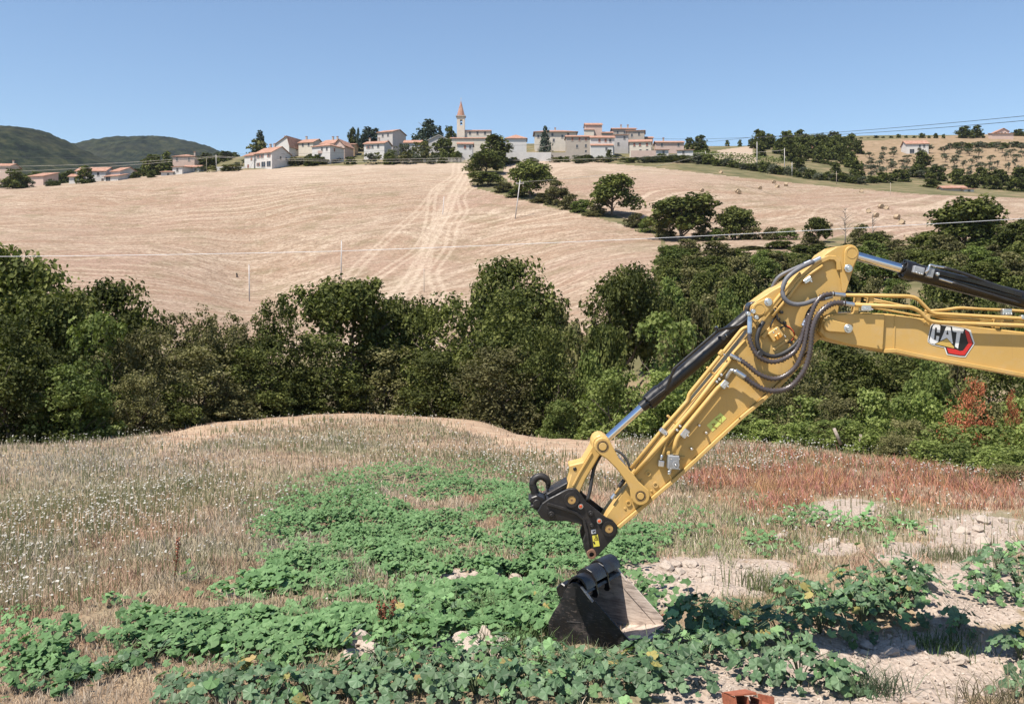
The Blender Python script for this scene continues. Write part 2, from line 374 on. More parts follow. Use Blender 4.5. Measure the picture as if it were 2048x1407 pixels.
def far_hill(name, label, crest, D, depth, seed):
    pts = np.array(crest, float); n = 420; m = 70
    px = np.linspace(pts[0, 0], pts[-1, 0], n); cy = pchip(pts[:, 0], pts[:, 1], px)
    rows = np.linspace(0, 1.25, m)
    PX, R = np.meshgrid(px, rows, indexing='ij'); CY = np.repeat(cy[:, None], m, 1)
    Y = D - depth * (1 - R); X = (PX - 1024) / F * D
    top = EYE + (YH - CY) / F * D
    Z = np.where(R <= 1, 10 + (top - 10) * np.sin(np.minimum(R, 1) * math.pi / 2) ** 1.1, top - (R - 1) * 300)
    s = D / 1500.0
    Z = Z + (fbm(X / (9 * s) + seed, Y / (9 * s), 3) - 0.45) * 7 * s * (R > 0.1) + (fbm(X / (130 * s) + seed, Y / (130 * s), 3) - 0.45) * 9 * s * (R < 0.97) * (R > 0.05)
    ix = np.arange(n * m).reshape(n, m)
    q = np.stack([ix[:-1, :-1], ix[1:, :-1], ix[1:, 1:], ix[:-1, 1:]], -1).reshape(-1, 4)
    me = np_mesh(name, np.stack([X.ravel(), Y.ravel(), Z.ravel()], 1), [q], [MAT["hill"]], smooth=True)
    tag(obj(name, me), label, None, None, "structure")
far_hill("hill", "dark wooded hill rising at the left edge", [(-700, 300), (-400, 262), (-150, 250), (0, 255), (50, 258), (90, 264), (130, 281), (165, 298), (200, 315), (245, 334), (300, 352), (420, 372)], 1700, 600, 3)
far_hill("hill", "rounded blue green wooded hill far behind the white farmhouse", [(60, 330), (165, 300), (230, 286), (280, 279), (340, 280), (400, 290), (440, 303), (490, 320), (560, 345), (640, 380)], 2700, 900, 11)
# ------------------------------------------------------------------ foliage generators
def frames(n, normal):
    nrm = normal / np.maximum(np.linalg.norm(normal, axis=1, keepdims=True), 1e-6)
    r = rng.normal(size=(n, 3)); t = np.cross(nrm, r); t /= np.maximum(np.linalg.norm(t, axis=1, keepdims=True), 1e-6)
    return t, np.cross(nrm, t), nrm
def scatter(template, faces, C, N, S, T=None):
    "place a small flat template (k,3) at centres C with normals N and sizes S -> V, F"
    n = len(C); k = len(template)
    t, b, nn = T if T is not None else frames(n, N)
    tp = np.asarray(template, float)
    V = C[:, None, :] + S[:, None, None] * (tp[None, :, 0:1] * t[:, None, :] + tp[None, :, 1:2] * b[:, None, :] + tp[None, :, 2:3] * nn[:, None, :])
    Fs = [(np.asarray(f)[None, :, :] + (np.arange(n) * k)[:, None, None]).reshape(-1, np.asarray(f).shape[1]) for f in faces]
    return V.reshape(-1, 3), Fs
LEAF4 = [(-0.5, 0, 0), (0, -0.34, 0.10), (0.5, 0, 0.02), (0, 0.34, 0.10)]
LEAF4F = [np.array([[0, 1, 2, 3]])]
SPRIG = [(-.5, -.1, 0), (-.1, -.4, .12), (.05, -.06, .05), (.5, -.3, .0), (.22, .05, .1), (.48, .34, .04), (.0, .2, .06), (-.3, .42, .1)]
SPRIGF = [np.array([[0, 1, 2], [2, 3, 4], [4, 5, 6], [6, 7, 0], [0, 2, 6], [2, 4, 6]])]
def crown(name, mat, lobes, clumps, per, leaf, seed, spread=0.33, droop=0.0, template=None):
    "crown mesh in unit size (z 0..1): lobes -> clumps on the lobes -> leaf-sized faces"
    g = np.random.default_rng(seed); lob = np.array(lobes, float)
    w = lob[:, 3] * lob[:, 4]; w = w / w.sum()
    li = g.choice(len(lob), clumps, p=w)
    d = g.normal(size=(clumps, 3)); d /= np.linalg.norm(d, axis=1, keepdims=True); d[:, 2] = np.where(d[:, 2] < -0.35, -d[:, 2], d[:, 2])
    R = np.stack([lob[li, 3], lob[li, 3], lob[li, 4]], 1)
    cc = lob[li, :3] + d * R * (g.uniform(0.35, 1.0, (clumps, 1)) ** 0.6)
    cr = lob[li, 3] * spread * g.uniform(0.6, 1.35, clumps)
    n = clumps * per; ci = np.repeat(np.arange(clumps), per)
    dd = g.normal(size=(n, 3)); dd /= np.linalg.norm(dd, axis=1, keepdims=True)
    rr = g.uniform(0.2, 1.0, (n, 1)) ** 0.5
    C = cc[ci] + dd * rr * cr[ci][:, None] * np.array([1.15, 1.15, 0.78]); C[:, 2] -= droop * rr[:, 0] * cr[ci]
    C[:, 2] /= np.quantile(C[:, 2], 0.997); C[:, :2] *= 0.5 / np.quantile(np.hypot(C[:, 0], C[:, 1]), 0.985)
    N = dd * 0.7 + np.array([0, 0, 0.75]) + g.normal(size=(n, 3)) * 0.55
    S = leaf * g.uniform(0.65, 1.35, n)
    V, Fs = scatter(template[0] if template else LEAF4, template[1] if template else LEAF4F, C, N, S)
    k = len(template[0]) if template else 4
    rnd = np.repeat(np.clip(0.5 * g.uniform(0, 1, clumps)[ci] + 0.5 * g.uniform(0, 1, n), 0, 1), k)
    return np_mesh(name, V, Fs, [mat], attrs={"rnd": rnd})
def tube_mesh(name, paths, mat, sides=7, smooth=True):
    Vs, Fs, off = [], [], 0
    for pts, rad in paths:
        pts = np.asarray(pts, float); rad = np.broadcast_to(np.asarray(rad, float), (len(pts),)); m = len(pts)
        tan = np.gradient(pts, axis=0); tan /= np.maximum(np.linalg.norm(tan, axis=1, keepdims=True), 1e-9)
        ref = np.array([0, 0, 1.0]) if abs(tan[:, 2]).mean() < 0.8 else np.array([0, 1.0, 0])
        a = np.cross(tan, ref); a /= np.maximum(np.linalg.norm(a, axis=1, keepdims=True), 1e-9); b = np.cross(tan, a)
        th = np.linspace(0, 2 * math.pi, sides, endpoint=False)
        ring = pts[:, None, :] + rad[:, None, None] * (np.cos(th)[None, :, None] * a[:, None, :] + np.sin(th)[None, :, None] * b[:, None, :])
        Vs.append(ring.reshape(-1, 3)); i = np.arange(m * sides).reshape(m, sides) + off; j = np.roll(i, -1, 1)
        Fs.append(np.stack([i[:-1], j[:-1], j[1:], i[1:]], -1).reshape(-1, 4))
        c0 = m * sides + off; Vs.append(pts[[0, -1]])
        Fs.append(np.stack([np.full(sides, c0), j[0], i[0], i[0]], -1)[:, :3]); Fs.append(np.stack([np.full(sides, c0 + 1), i[-1], j[-1], j[-1]], -1)[:, :3])
        off += m * sides + 2
    return np_mesh(name, np.concatenate(Vs), [f for f in Fs if f.shape[1] == 4] + [f for f in Fs if f.shape[1] == 3], [mat], smooth=smooth)
def trunk_mesh(name, mat, seed, top=0.72, r=0.035, limbs=6, lean=0.05, start=0.22):
    g = np.random.default_rng(seed); paths = []
    z = np.linspace(-0.06, top, 7); x = np.cumsum(g.normal(0, lean / 3, 7)); y = np.cumsum(g.normal(0, lean / 3, 7)); x -= x[0]; y -= y[0]
    main = np.stack([x, y, z], 1); paths.append((main, np.linspace(r, r * 0.3, 7)))
    for i in range(limbs):
        t = start + (0.8 - start) * i / max(limbs - 1, 1); s = np.array([np.interp(t * top, z, x), np.interp(t * top, z, y), t * top])
        a = g.uniform(0, 6.28); L = g.uniform(0.2, 0.36); d = np.array([math.cos(a), math.sin(a), g.uniform(0.5, 1.1)])
        q = np.linspace(0, 1, 5)[:, None]; pts = s + d * L * q + g.normal(0, 0.012, (5, 3)) * q
        paths.append((pts, np.linspace(r * 0.5, r * 0.12, 5)))
    return tube_mesh(name, paths, mat, 6)

MAT["bark"] = plain("bark", (0.13, 0.10, 0.075), 0.9, var=0.4, scale=14, bump=0.5)
MAT["bark_pale"] = plain("pale_bark", (0.34, 0.28, 0.23), 0.9, var=0.3, scale=14)
G = lambda *c: c
MAT["oak"] = leafmat("oak_leaves", [(0.0, (0.024, 0.032, 0.009)), (0.45, (0.078, 0.092, 0.024)), (0.8, (0.150, 0.162, 0.044)), (1.0, (0.225, 0.225, 0.075))], rough=0.7, spec=0.15, var=0.3)
MAT["ash"] = leafmat("dull_leaves", [(0.0, (0.040, 0.042, 0.017)), (0.45, (0.120, 0.114, 0.045)), (0.8, (0.205, 0.188, 0.082)), (1.0, (0.29, 0.26, 0.13))], rough=0.7, spec=0.15, var=0.3)
MAT["fresh"] = leafmat("fresh_leaves", [(0.0, (0.048, 0.068, 0.016)), (0.5, (0.120, 0.158, 0.038)), (1.0, (0.235, 0.265, 0.080))], 0.28, rough=0.65, spec=0.2, var=0.25)
MAT["bramble"] = leafmat("bramble_leaves", [(0.0, (0.058, 0.080, 0.020)), (0.5, (0.205, 0.255, 0.062)), (1.0, (0.38, 0.42, 0.15))], 0.3, rough=0.65, spec=0.2)
MAT["olive"] = leafmat("olive_leaves", [(0.0, (0.060, 0.068, 0.040)), (0.6, (0.125, 0.135, 0.085)), (1.0, (0.20, 0.21, 0.15))])
MAT["conifer"] = leafmat("conifer_needles", [(0.0, (0.025, 0.039, 0.025)), (0.6, (0.057, 0.081, 0.052)), (1.0, (0.098, 0.121, 0.081))], 0.1)
MAT["dead"] = leafmat("dead_leaves", [(0.0, (0.20, 0.055, 0.025)), (0.6, (0.36, 0.12, 0.055)), (1.0, (0.46, 0.20, 0.10))], 0.2)
MAT["yellow"] = leafmat("yellowish_leaves", [(0.0, (0.075, 0.080, 0.022)), (0.6, (0.15, 0.15, 0.045)), (1.0, (0.26, 0.23, 0.09))], 0.25)

CR = {}; TR = {}
def lob(seed, n, w, zc, zr, top=0.16):
    "a rounded crown: big centre, a ring of uneven lobes, a broad low cap"
    g = np.random.default_rng(seed); L = [(0, 0, zc, w * 0.70, zr * 0.80)]
    for i in range(n):
        a = 6.283 * i / n + g.uniform(-0.4, 0.4); rr = w * g.uniform(0.42, 0.66)
        L.append((math.cos(a) * rr, math.sin(a) * rr, zc + g.uniform(-0.6, 0.45) * zr, w * g.uniform(0.34, 0.52), zr * g.uniform(0.36, 0.55)))
    for i in range(3):
        a = g.uniform(0, 6.28); L.append((math.cos(a) * .22 * w, math.sin(a) * .22 * w, 0.95 - top - g.uniform(0, .07), w * 0.46, top * .85))
    return L
SKIRT = [(0.33 * math.cos(a), 0.33 * math.sin(a), 0.12, 0.20, 0.14) for a in np.linspace(0, 6.28, 7)[:-1]]
# near crowns (unit height, half-width 0.5); each shared by several trees
for i in range(3):
    CR["oak%d" % i] = crown("oak_crown", MAT["oak"], lob(10 + i, 9, 0.5, 0.54, 0.42), 330, 42, 0.032, 20 + i, 0.30)
    CR["bush%d" % i] = crown("bush_crown", MAT["ash"], lob(30 + i, 9, 0.5, 0.40, 0.46) + SKIRT, 300, 44, 0.028, 40 + i, 0.30)
    CR["dark%d" % i] = crown("dark_crown", MAT["oak"], lob(50 + i, 9, 0.5, 0.42, 0.47) + SKIRT, 280, 44, 0.029, 60 + i, 0.30)
for i in range(2):
    CR["fresh%d" % i] = crown("fresh_crown", MAT["fresh"], lob(70 + i, 8, 0.5, 0.40, 0.45) + SKIRT, 220, 40, 0.036, 80 + i, 0.30, template=(SPRIG, SPRIGF))
    CR["airy%d" % i] = crown("airy_crown", MAT["fresh"], lob(75 + i, 7, 0.46, 0.55, 0.40), 150, 30, 0.030, 85 + i, 0.36)
for i in range(3): CR["bramble%d" % i] = crown("bramble_crown", MAT["bramble" if i < 2 else "fresh"], lob(95 + i, 9, 0.5, 0.40, 0.46) + SKIRT, 170, 30, 0.042, 97 + i, 0.34, template=(SPRIG, SPRIGF))
CR["spiky"] = crown("spiky_crown", MAT["ash"], [(0.1 * math.cos(a) * k, 0.1 * math.sin(a) * k, 0.5 + 0.12 * math.sin(3 * a + k), 0.10 + 0.05 * (k % 2), 0.36) for k in (1, 2, 3, 4) for a in np.linspace(0, 6.28, 2 + 2 * k)[:-1]], 320, 36, 0.026, 88, 0.42)
CR["dead"] = crown("dead_crown", MAT["dead"], lob(90, 8, 0.5, 0.46, 0.46), 170, 26, 0.026, 91, 0.30)
# mid-distance crowns
for i in range(3):
    CR["midoak%d" % i] = crown("mid_oak_crown", MAT["oak"], lob(110 + i, 8, 0.5, 0.50, 0.44), 240, 24, 0.062, 120 + i, 0.36)
    CR["midbush%d" % i] = crown("mid_bush_crown", MAT["ash"], lob(130 + i, 8, 0.5, 0.42, 0.46) + SKIRT, 220, 24, 0.062, 140 + i, 0.34)
CR["midfresh"] = crown("mid_fresh_crown", MAT["fresh"], lob(150, 8, 0.5, 0.42, 0.45) + SKIRT, 180, 24, 0.064, 151, 0.34)
# far crowns
for i in range(3):
    CR["faroak%d" % i] = crown("far_oak_crown", MAT["oak"], lob(160 + i, 7, 0.5, 0.46, 0.46) + SKIRT, 130, 16, 0.10, 170 + i, 0.40)
    CR["olive%d" % i] = crown("olive_crown", MAT["olive"], lob(180 + i, 5, 0.5, 0.55, 0.38), 42, 14, 0.10, 190 + i, 0.38)
CR["farbush"] = crown("far_bush_crown", MAT["olive"], lob(200, 6, 0.5, 0.46, 0.44), 60, 14, 0.10, 201, 0.36)
CR["faryellow"] = crown("far_yellow_crown", MAT["yellow"], lob(205, 6, 0.5, 0.46, 0.44), 60, 14, 0.10, 206, 0.36)
CR["cedar"] = crown("conifer_crown", MAT["conifer"], [(0.12 * math.cos(2.1 * i) * (1 - i / 13), 0.12 * math.sin(2.1 * i) * (1 - i / 13), 0.16 + 0.066 * i, 0.46 * (1 - i / 13.5) + 0.03, 0.06) for i in range(12)], 150, 16, 0.07, 207, 0.30, droop=0.4)
CR["cypress"] = crown("cypress_crown", MAT["conifer"], [(0, 0, 0.1 + 0.09 * i, 0.5 * math.sin(0.35 + 2.6 * i / 10) ** 0.7, 0.08) for i in range(10)], 80, 14, 0.10, 208, 0.4)
for i in range(3): TR["t%d" % i] = trunk_mesh("trunk", MAT["bark"], 210 + i, 0.74, 0.032, 7)
TR["bush"] = trunk_mesh("stems", MAT["bark"], 215, 0.6, 0.016, 9, 0.1, 0.02)
TR["pole"] = trunk_mesh("trunk", MAT["bark"], 216, 0.8, 0.028, 2, 0.02, 0.5)

def plant(name, label, cat, kind, px, top, D, w, group=None, part=("crown", "trunk"), base=None, trunk=None, sink=0.0, yaw=None, trim=1.0):
    "a tree or bush: base on the ground at column px and depth D, top at pixel row top, w pixels wide"
    b = ground_at(px, D); ztop = EYE + (YH - top) / F * D; h = max((ztop - b.z) * 0.98, 0.4) + sink; b.z -= sink
    ws = w / F * D * (1.7 if kind == 'cedar' else 1.0)
    o = thing(name, b, label, cat, group)
    o.rotation_euler.z = random.uniform(0, 6.28) if yaw is None else yaw
    o.scale = (ws * trim, ws * trim, h)
    c = bpy.data.objects.new(part[0], CR[kind]); link(c); c.parent = o
    if part[1]:
        t = bpy.data.objects.new(part[1], trunk or (TR["t%d" % random.randrange(3)] if "oak" in kind or kind.startswith("olive") or kind.startswith("airy") else TR["pole"] if kind in ("cedar", "cypress") else TR["bush"]))
        link(t); t.parent = o
    return o
SP = ("foliage", "stems")
# ---- near thicket behind the meadow (pixel x, top row, depth, width px)
NEAR = [
 ("oak_tree", "tall dark oak at the left edge of the photo behind the meadow", "tree", "oak0", 25, 485, 42, 330),
 ("oak_tree", "dark oak right of the tall one at the left edge, leaning over the stubble", "tree", "oak1", 225, 556, 46, 250),
 ("oak_tree", "broad dark oak between the two leftmost oaks, lower than both", "tree", "oak2", 110, 575, 40, 240),
 ("leafy_shrub", "large dark shrub at the left edge where the meadow ends", "shrub", "dark0", 20, 640, 34, 260),
 ("leafy_shrub", "bright green broad-leaved shrub in front of the left oaks", "shrub", "bramble2", 190, 622, 38, 190),
 ("leafy_shrub", "low bright green shrub at the meadow edge on the left", "shrub", "fresh1", 150, 725, 34.5, 190),
 ("leafy_shrub", "dark green shrub between the left bright green shrubs", "shrub", "dark1", 90, 690, 35, 190),
 ("leafy_shrub", "dull grey green shrub right of the bright broad-leaved shrub", "shrub", "bush0", 285, 655, 39, 190),
 ("leafy_shrub", "brownish low shrub at the left bend of the meadow edge", "shrub", "bush1", 270, 745, 37, 150),
 ("spiky_shrub", "tall grey green shrub with upright twigs against the stubble", "shrub", "spiky", 400, 618, 45, 190),
 ("leafy_shrub", "dull olive shrub below the upright grey green twigs", "shrub", "bush2", 400, 690, 42, 220),
 ("leafy_shrub", "low dark shrub bordering the bare strip left of centre", "shrub", "dark2", 340, 765, 39, 150),
 ("spiky_shrub", "smaller twiggy grey shrub beside the dark domed tree", "shrub", "spiky", 475, 640, 48, 130),
 ("domed_tree", "dark domed tree left of the spreading oak", "tree", "dark0", 560, 596, 48, 180),
 ("leafy_shrub", "dark shrub in front of the domed tree", "shrub", "dark1", 500, 690, 45, 190),
 ("leafy_shrub", "mid green low shrub at the foot of the domed tree", "shrub", "bush0", 450, 760, 43.5, 130),
 ("oak_tree", "spreading oak with open gaps in its crown above the thicket", "tree", "oak2", 700, 553, 54, 250),
 ("leafy_shrub", "dark dense shrub under the spreading oak", "shrub", "dark2", 650, 665, 50, 210),
 ("leafy_shrub", "dark shrub with a deep shaded base beside the mown strip", "shrub", "dark0", 600, 735, 48, 170),
 ("oak_tree", "dark oak just right of the spreading oak", "tree", "oak0", 800, 590, 56, 190),
 ("leafy_shrub", "rounded shrub in the middle of the thicket", "shrub", "bush1", 770, 690, 52.5, 190),
 ("leafy_shrub", "small green shrub on the pale bank in the middle", "shrub", "bush2", 700, 770, 50, 120),
 ("broad_tree", "broad dark green tree at the centre of the thicket", "tree", "dark1", 900, 588, 52, 230),
 ("leafy_shrub", "dark green shrub below the central broad tree", "shrub", "dark2", 880, 700, 49, 210),
 ("broad_tree", "lush green tree at the right end of the thicket", "tree", "dark0", 1020, 574, 47, 240),
 ("leafy_shrub", "paler green shrub at the front of the right end of the thicket", "shrub", "bush0", 1010, 690, 44, 220),
 ("leafy_shrub", "dark shrub at the right end of the thicket, half in shade", "shrub", "dark1", 1100, 640, 44, 170),
 ("leafy_shrub", "low bright green shrub near the brown swath of mown grass", "shrub", "fresh0", 1115, 800, 37.5, 110),
 ("oak_tree", "rounded tree standing behind the right end of the thicket", "tree", "oak1", 1020, 512, 78, 235),
 ("oak_tree", "round tree on the valley side above the silver shrub", "tree", "oak0", 1245, 528, 76, 215),
 ("silver_shrub", "silvery green willowy shrub behind the bucket cylinder", "shrub", "bramble2", 1340, 622, 38, 190),
 ("leafy_shrub", "bright green leafy shrub left of the bucket cylinder", "shrub", "bramble1", 1225, 735, 35.5, 170),
 ("leafy_shrub", "bright green shrub just behind the bucket cylinder", "shrub", "bramble0", 1330, 740, 35, 190),
 ("leafy_shrub", "dark shrub between the bucket cylinder and the stick", "shrub", "dark2", 1440, 690, 37, 170),
 ("leafy_shrub", "dark olive thicket shrub under the elbow of the arm", "shrub", "bush1", 1590, 690, 40, 230),
 ("leafy_shrub", "dark shrub under the front of the boom", "shrub", "dark0", 1680, 680, 44, 260),
 ("leafy_shrub", "large dark shrub under the middle of the visible boom", "shrub", "dark1", 1790, 700, 42, 240),
 ("leafy_shrub", "broad-leaved green shrub left of the red dead bush", "shrub", "fresh1", 1850, 715, 38, 150),
 ("leafy_shrub", "dark shrub at the right edge under the boom", "shrub", "dark2", 1990, 700, 42, 230),
 ("dead_bush", "rust red dead bush under the boom at the right", "bush", "dead", 1935, 752, 28.5, 120),
 ("dead_bush", "small thin red dead bush at the right edge", "bush", "dead", 2030, 778, 27.5, 56),
 ("silver_shrub", "grey silvery shrub below the stick beside the warning sticker", "shrub", "bush2", 1545, 780, 35, 130),
]
for nm, lb, ct, kd, px, top, D, w in NEAR:
    tr = nm.endswith("tree")
    plant(nm, lb, ct, kd, px, top, D, w, None, ("crown", "trunk") if tr else SP, sink=0.3)
# low bramble mass at the right edge of the meadow: individual bushes
BR = [(1420, 830, 34, 120), (1480, 815, 34.5, 120), (1545, 800, 35, 120), (1610, 790, 35, 130), (1680, 795, 34, 130), (1740, 775, 33.5, 130), (1800, 790, 32.5, 130), (1860, 785, 32, 120), (1915, 815, 30, 120), (1975, 800, 30, 140), (2040, 790, 29, 150),
      (1640, 840, 31.5, 110), (1700, 838, 30.5, 120), (1760, 835, 29.5, 120), (1820, 838, 28.5, 120), (1880, 845, 27.5, 130), (1945, 850, 26.5, 140), (2010, 850, 26, 140), (2060, 850, 25.5, 130),
      (1800, 872, 27, 110), (1865, 880, 26, 120), (1930, 888, 25, 130), (1990, 892, 24, 130), (2050, 900, 23, 150), (2030, 938, 21.5, 130), (1530, 838, 33, 100), (1470, 850, 33.5, 90), (1590, 846, 32, 90)]
for i, (px, top, D, w) in enumerate(BR):
    plant("bramble_bush", "bright green bramble bush in the tangle at the right meadow edge", "bush", ["bramble0", "bramble2", "bramble1", "bramble0", "bush1"][i % 5], px, top, D, w * 1.15, "brambles along the right meadow edge", SP, sink=0.25)
# ---- mid valley: scrub on the right below the upper field
SC = []
g_ = np.random.default_rng(5)
for row, (D, y0, n) in enumerate([(178, 482, 15), (160, 492, 19), (142, 506, 18), (124, 522, 17), (108, 545, 16), (92, 575, 14), (78, 612, 12), (64, 655, 10)]):
    for i in range(n):
        px = 1312 + (2150 - 1312) * (i + g_.uniform(0.1, 0.9)) / n
        SC.append((px, y0 - 14 * (px > 1850) + g_.uniform(-16, 14), D + g_.uniform(-6, 6), g_.uniform(58, 96)))
for i, (px, top, D, w) in enumerate(SC):
    plant("scrub_bush", "dark green bush in the scrub slope right of the centre, below the bale field", "bush", ["midoak0", "midbush0", "midfresh", "midbush1", "midoak2", "midbush2", "midfresh", "midoak1", "midbush0"][i % 9], px, top, D, w, "bushes on the scrub slope", SP, sink=0.6)
for px, top, D, w in [(1160, 640, 60, 110), (1210, 650, 55, 90), (1180, 700, 48, 80), (1390, 600, 90, 90), (1440, 615, 80, 80), (1290, 600, 95, 90), (1100, 600, 100, 120), (1330, 560, 120, 90)]:
    plant("valley_bush", "low green bush in the dip behind the bucket cylinder", "bush", random.choice(["midbush0", "midfresh", "midoak1"]), px, top, D, w, "low bushes in the dip", SP, sink=0.5)
# ---- hedge trees between the two stubble fields and other single trees
MID = [
 ("hedge_tree", "big round dark tree at the top of the hedge below the church", "faroak0", 985, 270, 400, 84, 1),
 ("hedge_tree", "dark tree at the head of the hedge beside the wheel tracks", "midoak1", 972, 304, 370, 84, 1),
 ("hedge_tree", "low dark tree at the hedge corner by the wheel tracks", "midoak2", 975, 344, 335, 72, 1),
 ("hedge_tree", "tree with pale gaps above the leaning pole", "midoak0", 1060, 320, 300, 90, 1),
 ("hedge_tree", "small rounded hedge tree right of the leaning pole", "midbush1", 1115, 359, 280, 58, 1),
 ("hedge_tree", "large spreading tree in the middle of the hedge", "midoak1", 1228, 350, 255, 108, 1),
 ("hedge_tree", "large oak at the lower end of the hedge", "midoak2", 1362, 390, 215, 150, 1),
 ("hedge_tree", "rounded tree right of the large lower hedge oak", "midoak0", 1470, 412, 210, 82, 1),
 ("small_tree", "small dark tree at the bottom edge of the bale field", "midoak1", 1636, 435, 195, 60, 1),
 ("oak_tree", "great dark oak at the bottom of the bale field near the right edge", "midoak2", 1935, 398, 165, 160, 1),
 ("oak_tree", "dark oak at the right edge beside the great oak", "midoak0", 2040, 440, 150, 110, 1),
]
for nm, lb, kd, px, top, D, w, _ in MID: plant(nm, lb, "tree", kd, px, top, D, w, sink=1.0)
for i, (px, py, D) in enumerate([(1010, 378, 318), (1035, 392, 305), (1085, 400, 288), (1140, 402, 270), (1165, 412, 262), (1190, 424, 255), (1270, 440, 238), (1300, 447, 230), (1330, 455, 222), (1405, 466, 212), (1435, 468, 210), (1500, 462, 208), (1540, 468, 206), (1575, 470, 204), (1760, 476, 190), (1720, 462, 193)]):
    plant("hedge_bush", "low bush filling the hedge between the two stubble fields", "bush", ["midbush0", "midfresh", "midbush2"][i % 3], px, py - 14, D, 48, "low bushes in the field hedge", SP, sink=0.6)
# bare grey tree
def bare_tree(px, top, D, w, label):
    b = ground_at(px, D); h = EYE + (YH - top) / F * D - b.z; o = thing("bare_tree", b, label, "tree")
    g = np.random.default_rng(int(px)); paths = []; s = w / F * D
    main = np.array([[0, 0, -0.4], [0.1, 0, h * 0.3], [0, 0, h * 0.6], [0.05, 0, h]]); paths.append((main + np.array(b), [0.16, 0.12, 0.08, 0.03]))
    tw = []
    for i in range(26):
        t = g.uniform(0.25, 0.95); a = g.uniform(0, 6.28); L = s * 0.5 * (1.15 - t) * g.uniform(0.6, 1.1)
        p0 = np.array([0, 0, h * t]); p1 = p0 + np.array([math.cos(a) * L * 0.5, math.sin(a) * L * 0.5, L * 0.5]); p2 = p0 + np.array([math.cos(a) * L, math.sin(a) * L, L * 0.8])
        tw.append((np.array([p0, p1, p2]) + np.array(b), [0.05, 0.035, 0.015]))
    obj("trunk", tube_mesh("trunk", paths, MAT["bark_pale"], 5), o); obj("branches", tube_mesh("branches", tw, MAT["bark_pale"], 4), o)
bare_tree(1690, 415, 190, 60, "bare grey leafless tree at the bottom of the bale field")
bare_tree(1745, 425, 188, 46, "thin bare tree right of the larger leafless tree")
# ---- right hill: woods, hedge oaks, grove
g_ = np.random.default_rng(9)
for i in range(46):
    u = g_.uniform(0, 1); px = 1515 + 215 * u; D = g_.uniform(392, 520)
    b = ground_at(px, D); base = YH - F * (b.z - EYE) / D
    plant("woodland_tree", "dark tree in the wood right of the pale ploughed patch", "tree", "faroak%d" % (i % 3), px, base - g_.uniform(22, 38), D, g_.uniform(26, 40), "trees of the wood on the right hill", ("crown", None), sink=1)
for i, (px, top, D, w) in enumerate([(1762, 345, 372, 46), (1800, 338, 380, 44), (1835, 330, 400, 52), (1842, 303, 420, 46), (1870, 332, 385, 44), (1915, 338, 375, 44), (1960, 335, 375, 46), (2000, 338, 372, 44), (2040, 335, 370, 46), (1740, 352, 366, 34), (1862, 358, 355, 40), (1985, 352, 358, 44), (2035, 355, 352, 50), (2070, 345, 360, 50), (1940, 350, 362, 40), (1700, 350, 372, 36), (1715, 340, 392, 34)]):
    plant("hedgerow_oak", "dark oak in the row between the bale field and the olive grove", "tree", "faroak%d" % (i % 3), px, top, D, w, "oaks between bale field and olive grove", ("crown", "trunk"), sink=1)
k = 0
for r, D in enumerate([392, 408, 424, 440, 458, 476, 496]):
    for i in range(13):
        px = 1735 + 25 * i + g_.uniform(-9, 9) + 6 * (r % 2)
        if g_.uniform() < .14: continue
        D_ = D + g_.uniform(-6, 6); b = ground_at(px, D_); base = YH - F * (b.z - EYE) / D
        plant("olive_tree", "small grey green olive tree in the grove on the right hill", "tree", "olive%d" % (k % 3), px, base - g_.uniform(10, 19), D_, g_.uniform(13, 24), "olive trees of the grove", ("crown", "trunk")); k += 1
for px, top, w in [(1454, 279, 8), (1480, 278, 8), (1502, 276, 12), (1690, 272, 10), (1706, 275, 9), (1722, 274, 9), (1736, 276, 7), (1752, 270, 10), (1766, 272, 7), (1782, 271, 9), (1797, 267, 9), (1812, 270, 7), (1828, 271, 8), (1844, 265, 12), (1858, 270, 6), (1872, 265, 8), (1887, 267, 7)]:
    D = 600 if px > 1600 else 520
    plant("skyline_tree", "tiny round tree standing against the sky on the right ridge", "tree", "faroak1", px, top + 1, D, w * 1.25, "little trees along the right ridge", ("crown", "trunk"), sink=0.5)
for nm, lb, px, top, D, w in [("oak_tree", "dark clump of oak left of the ridge house at the right", 1930, 252, 610, 40), ("oak_tree", "smaller oak in the clump left of the ridge house", 1955, 250, 615, 30), ("oak_tree", "oak right of the ridge house at the photo's right edge", 2038, 258, 640, 34)]:
    plant(nm, lb, "tree", "faroak0", px, top, D, w, sink=1)
for i in range(16):
    px = 1900 + 12 * i; D = 520 + 4 * (i % 3); b = ground_at(px, D); base = YH - F * (b.z - EYE) / D
    plant("ridge_hedge_bush", "low bush in the hedge below the ridge house on the right", "bush", ["farbush", "faroak2"][i % 2], px, base - 11, D, 22, "hedge below the ridge house", SP, sink=0.6)
